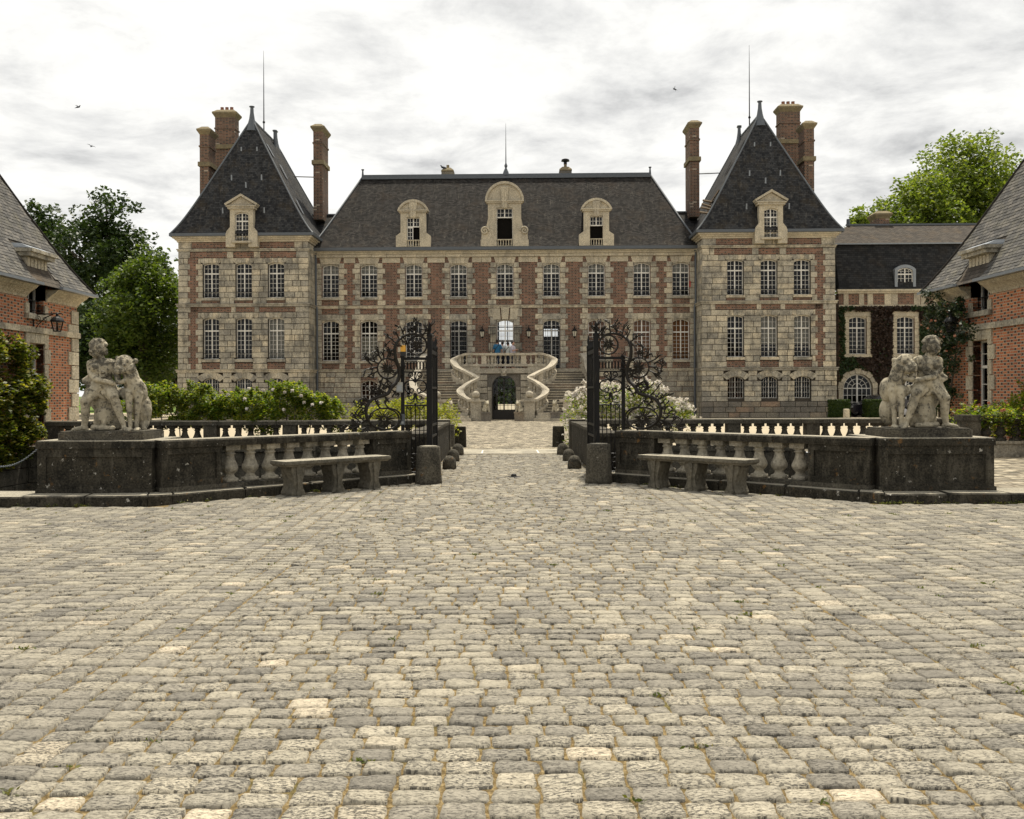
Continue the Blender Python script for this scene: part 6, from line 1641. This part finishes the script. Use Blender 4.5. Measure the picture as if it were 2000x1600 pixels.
    b = MB(); a, c = rng(wq[0] - .1, wq[1] + .1); b.box(a, .5, 4.4, c, 1.2, 5.3); b.build('dormer_cheeks', M['lead'], Lg)
    # roof
    ua, ub = rng(-.4, 9.9); r0, r1 = rng(4.1, 5.4)
    rb, rings = hip_roof((ua, ub, -.42, 8.42), (r0, r1, 4.0, 4.0), 4.46, 12.5, .055, 16, 9)
    rb.build('roof', M['slate_old'], Lg)
    sl = Pieces('slate', Lg, M['slate_piece'], 'slates')
    pts = []
    for i in range(400):
        t = i / 399; s2 = t + .055 * (1 - math.exp(-t * 9)) * (1 - t); pts.append((s2, Vector((0, -.42 + 4.42 * s2, 4.46 + 8.04 * t))))
    acc = 0; last = pts[0][1]; row = 0; nxt = 0.0
    for s2, p in pts[1:]:
        acc += (p - last).length; dirv = (p - last).normalized(); last = p
        if acc >= nxt:
            nxt += .112; row += 1
            e0, e1 = (s * -.4 + (s * 4.1 + s * .4) * s2, s * 9.9 + (s * 5.4 - s * 9.9) * s2); lo_, hi_ = sorted((e0, e1))
            x = lo_ - (.1 if row % 2 else 0)
            while x < hi_ - .02:
                w = random.uniform(.17, .23); cx = x + w / 2; q = abs(cx)
                if not (wq[0] - .3 < q < wq[1] + .3 and p.z < 5.6) and cx + w / 2 < hi_ + .03 and cx - w / 2 > lo_ - .08:
                    dv = (dirv + Vector((0, -.05, .05)) * 0).normalized(); nr = Vector((1, 0, 0)).cross(dv).normalized()
                    ti = random.uniform(-.02, .02); L_ = .19
                    c = p + dv * (L_ / 2 - .02) + nr * (.016 + random.uniform(-.003, .004)); c.x = cx
                    m = Matrix(((1, dv.x, nr.x, c.x), (ti, dv.y, nr.y, c.y), (0, dv.z, nr.z, c.z), (0, 0, 0, 1)))
                    m = Matrix.Translation(c) @ (Matrix(((1, dv.x, nr.x), (0, dv.y, nr.y), (0, dv.z, nr.z))).to_4x4()) @ Matrix.Rotation(ti, 4, 'Z') @ Matrix.Rotation(R(-4.5), 4, 'X') @ Matrix.Diagonal((w - .008, L_, .010, 1))
                    vis = 1 if (q < 5.2 and p.z < 8.6) else 0
                    sl.mat4(m, vis * 10 + q * .3 - p.z * .2)
                x += w
    sl.emit()
    b = MB(); k = 0 if s > 0 else 1
    b.tube([(rings[i][0] if s > 0 else rings[i][1], rings[i][2], rings[i][4] + .03) for i in range(len(rings))], .05, 6); b.build('hip_lead', M['slate_old'], Lg)
    # bracket lantern
    lq = 2.72 if s < 0 else 1.9; base = Vector((s * lq, 0, 3.42))
    Mw = Matrix.Translation(org) @ Matrix.Rotation(R(90 if s < 0 else -90), 4, 'Z')
    ln = empty('bracket_lantern', Mw @ base, R(90 if s < 0 else -90), ('black glazed lantern on a scrolled iron bracket, on the lodge with the ivy' if s < 0 else 'black glazed lantern on an iron bracket, on the lodge with the climbing rose'), 'lantern')
    lx = .66 if s < 0 else .52
    b = MB(); b.tube([(0, -.02, -.25), (0, -.02, .32)], .018, 6); b.tube([(0, -.02, .28), (0, -lx - .12, .30)], .016, 6)
    b.tube([(0, -.02, -.2), (0, -.16, .02), (0, -.36, .2), (0, -.55 * lx / .66, .28)], .013, 6)
    for cy, r_ in ((-.14, .10), (-.34, .06)): b.tube([(0, cy + r_ * (1 - i / 26) * math.cos(i * .45), .15 + r_ * (1 - i / 26) * math.sin(i * .45)) for i in range(22)], .009, 5)
    b.tube([(0, -lx, .30), (0, -lx, .20)], .012, 5); b.build('bracket', M['iron'], ln)
    b = MB(); z0 = -.17 if s < 0 else -.2
    b.lathe([(.10, z0), (.165, z0 + .25)], (0, -lx, 0), 6, cap=False)
    for f in list(b.f): pass
    b.build('glass', M['glass'], ln)
    b = MB()
    for k in range(6): a = math.pi / 3 * (k + .5); b.tube([(.102 * math.cos(a), -lx + .102 * math.sin(a), z0), (.168 * math.cos(a), -lx + .168 * math.sin(a), z0 + .25)], .011, 4)
    b.lathe([(.115, z0 - .02), (.11, z0)], (0, -lx, 0), 6); b.lathe([(.19, z0 + .25), (.18, z0 + .28), (.14, z0 + .34), (.09, z0 + .38), (.04, z0 + .40), (.035, z0 + .45), (.05, z0 + .46), (.01, z0 + .5)], (0, -lx, 0), 12); b.lathe([(.03, z0), (.03, z0 + .12)], (0, -lx, 0), 6); b.build('frame', M['iron'], ln)
    return Lg
lodge(-1); lodge(1)

# ------------------------------------------------------------------ balustrade beyond the moat
FB = baluster_mesh(.60, .125, 'lichen_mid', 8)
for s_ in (-1, 1):
    x0, x1 = sorted((XA + s_ * 1.62, XA + s_ * 12.6))
    root = empty('far_balustrade', ((x0 + x1) / 2, 26.55, 0), 0, 'stone balustrade across the moat ' + ('under the pale yellow rose bush' if s_ < 0 else 'running from the white rose bush to the climbing rose lodge'), 'balustrade')
    L = x1 - x0
    b = MB(); b.box(-L / 2, -.2, -.06, L / 2, .2, .08); b.build('plinth', M['lichen_mid'], root)
    n = 7
    for k in range(n):
        b = MB(); a, c = -L / 2 + L * k / n + .004, -L / 2 + L * (k + 1) / n - .004; b.box(a, -.21, .68, c, .21, .78); b.cur = 1; b.box(a + .01, -.19, .78, c - .01, .19, .81); b.build('coping_stone', [M['lichen_mid'], M['worn_sunlit_top']], root)
    x = -L / 2; k = 0
    while x < L / 2 - .2:
        b = MB(); b.box(x, -.17, .08, x + .36, .17, .68); b.build('pier', M['lichen_mid'], root); x += .36
        for q in range(5):
            x += .345
            if x < L / 2 - .15: link('baluster', FB, root, Matrix.Translation((x - .17 + .02, 0, .08)))
        x += .06
for s_ in (1,):
    root = empty('side_balustrade', (PX(1962, 23.0), 23.0, 0), 0, 'short stone balustrade at the foot of the lodge with the climbing rose', 'balustrade')
    b = MB(); b.box(-1.0, -.25, -.05, 1.6, .3, .30); b.box(-1.05, -.3, .30, 1.65, .3, .36); b.build('base', M['baluster_stone'], root)
    for x in (-.85, 1.3):
        b = MB(); b.box(x - .2, -.18, .36, x + .2, .18, .84); b.build('pier', M['lichen_mid'], root)
    for k in range(5): link('baluster', FB, root, Matrix.Translation((-.45 + k * .35, 0, .36)) @ Matrix.Diagonal((1, 1, .8, 1)))
    b = MB(); b.box(-1.1, -.22, .84, 1.6, .22, .97); b.build('coping', M['lichen_mid'], root)
# retaining wall and chain seen past the ivy-side pedestal
root = empty('retaining_wall', (-9.6, 25.9, 0), 0, 'dark mossy retaining wall with coping below the ivy lodge', 'wall')
st = Pieces('wall_stone', root, M['lichen_mid'], 'wall_stones')
for r in range(6):
    x = -5.5
    while x < 4.4:
        w = random.uniform(.5, 1.1); st.box(x + .01, -.2 + random.uniform(-.02, .02), -2.4 + r * .4 + .01, x + w - .01, .2, -2.4 + (r + 1) * .4 - .01); x += w
st.box(-5.6, -.3, .01, 4.6, .25, .16); st.emit()
b = MB(); pa, pb = P(-10, 908, 15.5), P(80, 868, 14.4); n = 40
for i in range(n):
    t = (i + .5) / n; p = pa.lerp(pb, t); p.z -= .10 * math.sin(math.pi * t); q = pa.lerp(pb, (i + 1.6) / n); q.z -= .10 * math.sin(math.pi * min(1, (i + 1.6) / n)); dr = (q - p).normalized(); sd = Vector((0, 0, 1)) if i % 2 else Vector((0, 1, 0))
    b.tube([p + dr * .022 * math.cos(a) + sd * .012 * math.sin(a) for a in [j * math.pi / 4 for j in range(9)]], .005, 4)
tag(b.build('chain', M['lead_light']), 'slack metal chain hanging from the pedestal of the ivy side', 'chain')

# ------------------------------------------------------------------ trees
def tree(name, px, Z, top_py, bot_py, half_px, label, mat, nclump, per, leaf, seed, group, clump_r=None, trunk_r=.35):
    rg = np.random.default_rng(seed)
    base = Vector((PX(px, Z), Z, 0)); zt = P(px, top_py, Z).z; zb = max(1.0, P(px, bot_py, Z).z); rx = half_px * Z / F
    root = empty(name, base, 0, label, 'tree', group)
    cz, rz = (zt + zb) / 2, (zt - zb) / 2; cr = clump_r or rx * .27
    cs = []
    while len(cs) < nclump:
        d = rg.normal(size=3); d /= np.linalg.norm(d); q = rg.uniform(.45, .93) if rg.random() < .85 else rg.uniform(0, .5)
        k = 1.0 - .35 * max(0, d[2]) ** 2
        cs.append((d[0] * rx * q * k, d[1] * rx * q * k, cz + d[2] * (rz - cr * .5) * q))
    rad = rg.uniform(.55, 1.25, nclump) * cr
    # a few stray sprigs break the outline
    for i in range(nclump // 5):
        d = rg.normal(size=3); d /= np.linalg.norm(d); d[2] = abs(d[2]) * .8
        cs.append((d[0] * rx * 1.02, d[1] * rx * 1.02, cz + d[2] * rz * 1.02)); rad = np.append(rad, cr * rg.uniform(.25, .45))
    pts = clump_points(rg, cs, rad, per / cr ** 2, .35)
    leaves('crown', pts, leaf, mat, root, up=.5, aspect=.65, seed=seed + 1)
    b = MB(); hb = zb + (zt - zb) * .55
    b.tube([(0, 0, -.2), (.05, 0, zb * .6), (-.1, .1, zb + 1), (.1, 0, hb), (.05, 0, zt - rz * .3)], [trunk_r * 1.35, trunk_r, trunk_r * .8, trunk_r * .45, .05], 9)
    for c in cs[:14]:
        h0 = max(zb * .8, c[2] - np.hypot(c[0], c[1]) * .9); b.tube([(0, 0, h0), (c[0] * .45, c[1] * .45, h0 + (c[2] - h0) * .6), c], [trunk_r * .4, trunk_r * .22, .03], 6)
    b.build('trunk', M['bark'], root, True)
    return root
GL = 'trees beside the chateau on the ivy lodge side'; GR = 'trees behind the lower wing'
tree('broadleaf_tree', 208, 78, 345, 690, 102, 'tallest dark broadleaf tree behind the ivy lodge, open crown against the sky', M['leaf_dark'], 120, 150, .34, 31, GL)
tree('broadleaf_tree', 88, 84, 368, 720, 88, 'dark tree showing just above the slate roof of the ivy lodge', M['leaf_dark'], 90, 140, .36, 32, GL)
tree('lime_tree', 282, 68, 474, 850, 104, 'rounded fresh green tree standing against the corner tower', M['leaf_mid'], 150, 170, .27, 33, GL)
tree('broadleaf_tree', 195, 72, 560, 850, 85, 'low dark shaded tree between the lodge wall and the fresh green tree', M['leaf_dark'], 80, 150, .30, 34, GL)
tree('broadleaf_tree', 322, 96, 458, 720, 45, 'distant tree peeping over the fresh green tree beside the tower', M['leaf_mid'], 45, 110, .38, 35, GL)
tree('broadleaf_tree', 130, 92, 460, 800, 75, 'shaded tree filling the gap behind the tallest dark tree', M['leaf_dark'], 80, 130, .4, 36, GL)
tree('broadleaf_tree', 250, 98, 560, 815, 110, 'deep shaded tree at the back of the wood beside the tower', M['leaf_dark'], 90, 140, .42, 37, GL)
tree('plane_tree', 1895, 100, 236, 540, 125, 'tall bright green plane tree rising behind the climbing rose lodge', M['leaf_light'], 130, 170, .40, 41, GR)
tree('plane_tree', 1805, 96, 325, 560, 98, 'bright green tree beside the tall plane, above the wing chimney', M['leaf_light'], 90, 150, .38, 42, GR)
tree('plane_tree', 1680, 92, 395, 600, 75, 'lower bright green tree showing between the tower and the wing roof', M['leaf_light'], 60, 130, .38, 43, GR)
tree('broadleaf_tree', 1737, 108, 372, 560, 30, 'dark narrow tree behind the bright green ones above the wing', M['leaf_dark'], 40, 110, .40, 44, GR)

tree('broadleaf_tree', 352, 80, 600, 860, 60, 'dark low tree tucked behind the corner of the stone tower', M['leaf_dark'], 60, 130, .32, 38, GL)
rgd = np.random.default_rng(90); cw, rw = [], []
for k in range(420):
    x = rgd.uniform(-110, 110); h = 6.5 if abs(x) < 25 else 9.0
    cw.append((x, rgd.uniform(150, 158), rgd.uniform(.2, h - .8))); rw.append(rgd.uniform(1.0, 1.9))
for k in range(150): cw.append((rgd.uniform(-9, 9), rgd.uniform(148, 151), rgd.uniform(.3, 6.2))); rw.append(rgd.uniform(.8, 1.2))
tag(leaves('distant_wood', clump_points(rgd, cw, np.array(rw), 60, .3), .8, M['leaf_mid'], None, up=.5, aspect=.7, seed=91), 'distant belt of green trees across the garden behind the chateau', 'wood', kind='stuff')

# ------------------------------------------------------------------ shrubs and climbers
def shrub(name, x0, x1, y0, y1, top, zlow, n, leaf, mat, label, seed, flowers=None, droop=0.0, cat='bush', depth_c=None):
    rg = np.random.default_rng(seed)
    root = empty(name, ((x0 + x1) / 2, (y0 + y1) / 2, 0), 0, label, cat)
    ox, oy = root.location.x, root.location.y
    cs, rad = [], []
    nc = int((x1 - x0) * 44)
    for k in range(nc):
        x = rg.uniform(x0, x1); t = top(x) ; y_ = rg.uniform(y0, y1); zl = zlow(x) if callable(zlow) else zlow
        z = zl + (t - zl) * rg.random() ** .6; r = rg.uniform(.12, .24)
        cs.append((x - ox, y_ - oy, min(z, t - r * .6))); rad.append(r)
    for k in range(int((x1 - x0) * 9)):                    # shoots above the outline
        x = rg.uniform(x0, x1); t = top(x); y_ = rg.uniform(y0, y1); ln = rg.integers(2, 6); lx = rg.normal() * .04
        for q in range(ln): cs.append((x - ox + lx * q, y_ - oy, t - .04 + .055 * q)); rad.append(.085 - .01 * q)
    rad = np.array(rad); per = n / (rad ** 2).sum()
    pts = clump_points(rg, cs, rad, per, .3)
    leaves('foliage', pts, leaf, mat, root, up=.7, aspect=.6, seed=seed)
    b = MB()
    for k in range(14):
        c = cs[rg.integers(nc)]; b.tube([(c[0] * .9, c[1], -.02), (c[0] * .95 + .05, c[1], c[2] * .5), (c[0], c[1], c[2])], [.02, .014, .006], 5)
    tag(b.build('stems', M['bark'], root), kind='stuff')
    return root, cs, rad
def rose_head(r, mat, seed):
    rg = np.random.default_rng(seed); n = 16; d = rg.normal(size=(n, 3)); d /= np.linalg.norm(d, axis=1)[:, None]
    o = leaves('blossom', d * r * .45, r * 1.25, mat, None, up=.1, aspect=.95, seed=seed); me = o.data; bpy.data.objects.remove(o); return me
ROSE = [rose_head(.065, M['petal_white'], k) for k in range(4)]
root, cs, rad = shrub('rose_bush', PX(258, 27.2), PX(662, 27.2), 26.45, 27.9, lambda x: 1.62 + .12 * math.sin(x * 1.9) + .10 * math.sin(x * 5.1 + 1) - .55 * max(0, (x + 5.6)) * .7, lambda x: .55 + .12 * math.sin(x * 3), 42000, .08, M['leaf_rose'], 'long green rose bush with a few pale yellow blooms, trained along the far balustrade', 51)
for k, (px, py) in enumerate(((486, 758), (514, 761), (533, 760), (556, 765), (571, 762), (588, 772), (627, 786), (445, 769), (478, 778), (554, 799), (482, 797), (594, 785), (610, 790), (285, 772))):
    p = P(px, py, 26.35) - root.location; o = link('blossom', ROSE[k % 4], root, Matrix.Translation(p) @ Matrix.Diagonal((1, 1, 1, 1)))
root, cs, rad = shrub('yellow_bush', PX(682, 27.4), PX(892, 28.2), 26.9, 28.2, lambda x: 1.28 + .10 * math.sin(x * 4.1) - .22 * max(0, x + 1.75) * 2 - .25 * max(0, -3.3 - x), .3, 9000, .075, M['leaf_yellow'], 'yellow green leafy bush at the end of the bridge behind the beacon gate', 52)
def wtop(x): return 1.74 - .10 * (x - 3.6) ** 2 - .42 * max(0, x - 4.2) * 1.1 + .08 * math.sin(x * 5)
root, cs, rad = shrub('white_rose_bush', PX(1108, 27.2), PX(1352, 27.2), 26.6, 28.0, wtop, lambda x: .05 if x < 2.3 else .45, 9000, .07, M['leaf_rose'], 'large rose bush covered in white blossom behind the iron gate', 53)
rgw = np.random.default_rng(77); bp = []
for c, r in zip(cs, rad):
    for k in range(rgw.integers(3, 8)):
        d = rgw.normal(size=3); d /= np.linalg.norm(d); d[1] = -abs(d[1]) * .8; d[2] = abs(d[2]) * .9; bp.append(np.array(c) + d * r * 1.15)
bp = np.array(bp); big = []
off = rgw.normal(size=(len(bp), 8, 3)) * .02; tag(leaves('blossoms', (bp[:, None] + off).reshape(-1, 3), .055, M['petal_white'], root, up=.2, aspect=.9, seed=6), kind='stuff')
# ivy mass on the near lodge
rgi = np.random.default_rng(61); ci, ri = [], []
root = empty('ivy_mass', (-12.4, 23.5, 0), 0, 'thick mass of glossy green and yellow ivy hanging on the brick lodge', 'ivy')
while len(ci) < 330:
    yy = rgi.uniform(19.5, 25.75); z = rgi.uniform(-.2, 3.05)
    lim = 25.75 - 1.0 * max(0, (z - 1.6)) ** 2 * .45 - .45 * max(0, .9 - z)
    if yy > lim: continue
    th = .2 + .45 * math.sin(math.pi * min(1, max(0, (3.2 - z) / 3.6))) ** .7
    ci.append((-.25 + rgi.uniform(.3, 1) * th, yy - 23.5, z)); ri.append(rgi.uniform(.14, .28))
pts = clump_points(rgi, ci, np.array(ri), 26000 / (np.array(ri) ** 2).sum(), .35); leaves('foliage', pts, .11, M['leaf_ivy'], root, up=.9, aspect=.75, seed=62)
b = MB()
for k in range(8): y_ = -3.5 + k * .85; b.tube([(-.25, y_, -.4), (-.22, y_ + .15, 1.2), (-.2, y_ + .05, 2.7)], [.04, .03, .012], 6)
b.build('stems', M['bark'], root)
# climbing rose on the other lodge
rgc = np.random.default_rng(63); cc, rc = [], []
root = empty('climbing_rose', (12.8, 27.6, 0), 0, 'dark leaved climbing rose with a few orange blooms on the lodge corner', 'climber')
for (px, py, k, sp) in ((1852, 580, 6, .2), (1858, 620, 14, .35), (1868, 645, 20, .45), (1885, 610, 10, .25), (1905, 605, 9, .3), (1880, 665, 22, .5), (1862, 690, 16, .4), (1880, 705, 16, .4), (1858, 740, 12, .35), (1870, 770, 14, .4), (1888, 765, 9, .25), (1905, 655, 8, .25), (1856, 790, 10, .3)):
    Z = 24681 / (px - 983)
    for q in range(k):
        cc.append((-.12 - abs(rgc.normal()) * .14, Z - 27.6 + rgc.normal() * sp * .9, P(px, py, Z).z + rgc.normal() * sp * .6)); rc.append(rgc.uniform(.09, .18))
pts = clump_points(rgc, cc, np.array(rc), 7500 / (np.array(rc) ** 2).sum(), .3); leaves('foliage', pts, .085, M['leaf_climber'], root, up=.3, aspect=.65, seed=64)
b = MB()
for y_, ln in ((.55, -.4), (.75, .3), (.35, -1.0)): b.tube([(-.06, y_, -.02), (-.08, y_ + ln * .2, 1.2), (-.08, y_ + ln * .6, 2.6), (-.06, y_ + ln, 4.0)], [.045, .035, .025, .01], 6)
tag(b.build('stems', M['bark'], root), kind='stuff')
ROSEP = [rose_head(.045, M['petal_pink'], 20 + k) for k in range(2)]
for k in range(26):
    c = cc[rgc.integers(len(cc))]; link('blossom', ROSEP[k % 2], root, Matrix.Translation((c[0] - .14, c[1], c[2])))
root, cs, rad = shrub('pink_rose_shrub', PX(1885, 23.5), PX(2080, 23.5), 22.6, 24.3, lambda x: .95 + .38 * max(0, min(2.2, x - 11.4)) + .12 * math.sin(x * 4), .45, 7500, .08, M['leaf_rose'], 'leafy rose shrub with pink blooms spilling over the short balustrade', 55)
for k in range(16):
    c = cs[rgc.integers(len(cs))]; link('blossom', ROSEP[k % 2], root, Matrix.Translation((c[0], c[1] - .12, c[2] + .08)))
# clipped hedges
for (pa_, pb_, py, lab) in ((1618, 1661, 783, 'clipped dark green box hedge against the corner tower'), (1696, 1747, 783, 'clipped box hedge with a lighter top beside the dark parked car')):
    Z = 59.3; x0, x1 = PX(pa_, Z), PX(pb_, Z); h = P(0, py, Z).z; rgh = np.random.default_rng(int(pa_)); n = 5200
    root = empty('box_hedge', ((x0 + x1) / 2, Z + .5, 0), 0, lab, 'hedge')
    q = rgh.random((n, 3)); w = (x1 - x0) / 2; pts = np.column_stack([(q[:, 0] * 2 - 1) * w, (q[:, 1] * 2 - 1) * .5, q[:, 2] * h]); f = rgh.integers(0, 4, n)
    pts[f == 0, 1] = -.5 + rgh.random((f == 0).sum()) * .05; pts[f == 1, 2] = h - rgh.random((f == 1).sum()) * .05; pts[f == 2, 0] = np.where(rgh.random((f == 2).sum()) < .5, -w, w)
    leaves('foliage', pts, .07, M['hedge'], root, up=.3, aspect=.8, seed=int(pa_)); b = MB(); b.box(-w + .08, -.42, 0, w - .08, .42, h - .08); b.build('core', M['leaf_dark'], root)
b = MB(); b.lathe([(.19, -.02), (.185, .45), (.17, .52), (.1, .54)], seg=14); o = b.build('small_bollard', M['ashlar_pale'], smooth=False); o.location = (PX(1653, 58.6), 58.6, 0); tag(o, 'short pale stone bollard in front of the box hedge', 'bollard')
# dark car parked in front of the wing
car = empty('parked_car', (PX(1716, 61.4), 61.4, 0), R(4), 'dark coloured car parked before the ivy wing, partly behind the hedge', 'car')
prof = [(-2.0, .32), (-2.02, .55), (-1.95, .72), (-1.3, .84), (-.95, .90), (-.35, 1.32), (.2, 1.40), (.9, 1.38), (1.5, 1.05), (1.95, .95), (2.03, .7), (2.0, .32)]
b = MB(); b.front(prof, -.82, .82); recalc(b.build('body', M['car_paint'], car))
b = MB(); b.front([(-.85, .93), (-.30, 1.27), (.15, 1.33), (.15, .93)], -.835, -.815); b.front([(.22, .93), (.22, 1.33), (.85, 1.31), (1.3, 1.0), (1.25, .93)][::-1], -.835, -.815); b.build('side_window', M['glass'], car)
for x in (-1.25, 1.28):
    for y_ in (-.80, .66):
        b = MB(); b.lathe([(.30, 0), (.33, .03), (.33, .14), (.30, .17)], seg=18); w_ = b.build('wheel', M['rubber'], car, mat4=Matrix.Translation((x, y_ + .12, .32)) @ Matrix.Rotation(R(90), 4, 'X'))
        b = MB(); b.lathe([(.2, .171), (.19, .178), (.05, .182)], seg=12); b.build('rim', M['rim_metal'], w_)
for y_ in (-.6, .5):
    b = MB(); b.box(-2.04, y_ - .12, .58, -1.98, y_ + .16, .70); b.build('headlight', M['grey_paint'], car)
# pigeon on the ridge chimney and birds in the air
def bird_mesh(fly):
    b = MB(); capsule(b, (-.08, 0, .12), (.08, 0, .14), .055, .06); capsule(b, (.10, 0, .17), (.15, 0, .22), .035, .034); capsule(b, (.17, 0, .22), (.205, 0, .215), .012, .005); capsule(b, (-.10, 0, .11), (-.24, 0, .08), .03, .018)
    if fly:
        for sg in (-1, 1): capsule(b, (.02, sg * .04, .15), (0, sg * .2, .22), .03, .022); capsule(b, (0, sg * .2, .22), (-.06, sg * .40, .19), .022, .008)
    else:
        for sg in (-1, 1): capsule(b, (.01, sg * .02, .08), (.01, sg * .02, .0), .01, .008); capsule(b, (.06, sg * .045, .14), (-.13, sg * .04, .10), .03, .015)
    return remesh(b, 'bird', .012, M['bird'], 1)
o = link('pigeon', bird_mesh(False)); o.location = CW(-4.32, 5.2, 17.02); o.rotation_euler = (0, 0, R(200)); o.scale = (1.3, 1.3, 1.3); tag(o, 'dark pigeon perched on the ridge chimney of the chateau', 'bird')
bm2 = bird_mesh(True)
for k, (px, py, Z, lab) in enumerate(((155, 210, 70, 'largest dark bird flying in the open sky before the corner tower'), (179, 286, 85, 'tiny bird flying above the dark trees'), (1319, 178, 85, 'tiny bird flying over the tall chimney near the second tower'))):
    o = link('flying_bird', bm2); o.location = P(px, py, Z); o.rotation_euler = (R(20), R(-15), R(40 + 60 * k)); tag(o, lab, 'bird', 'birds in the sky')
b = MB(); b.box(-.03, -.02, 0, .03, .02, .38); o = b.build('red_cloth', M['red']); o.location = CW(11.17 + .55, -.14, 8.25); tag(o, 'scrap of red cloth at the last upper window by the tower', 'cloth')
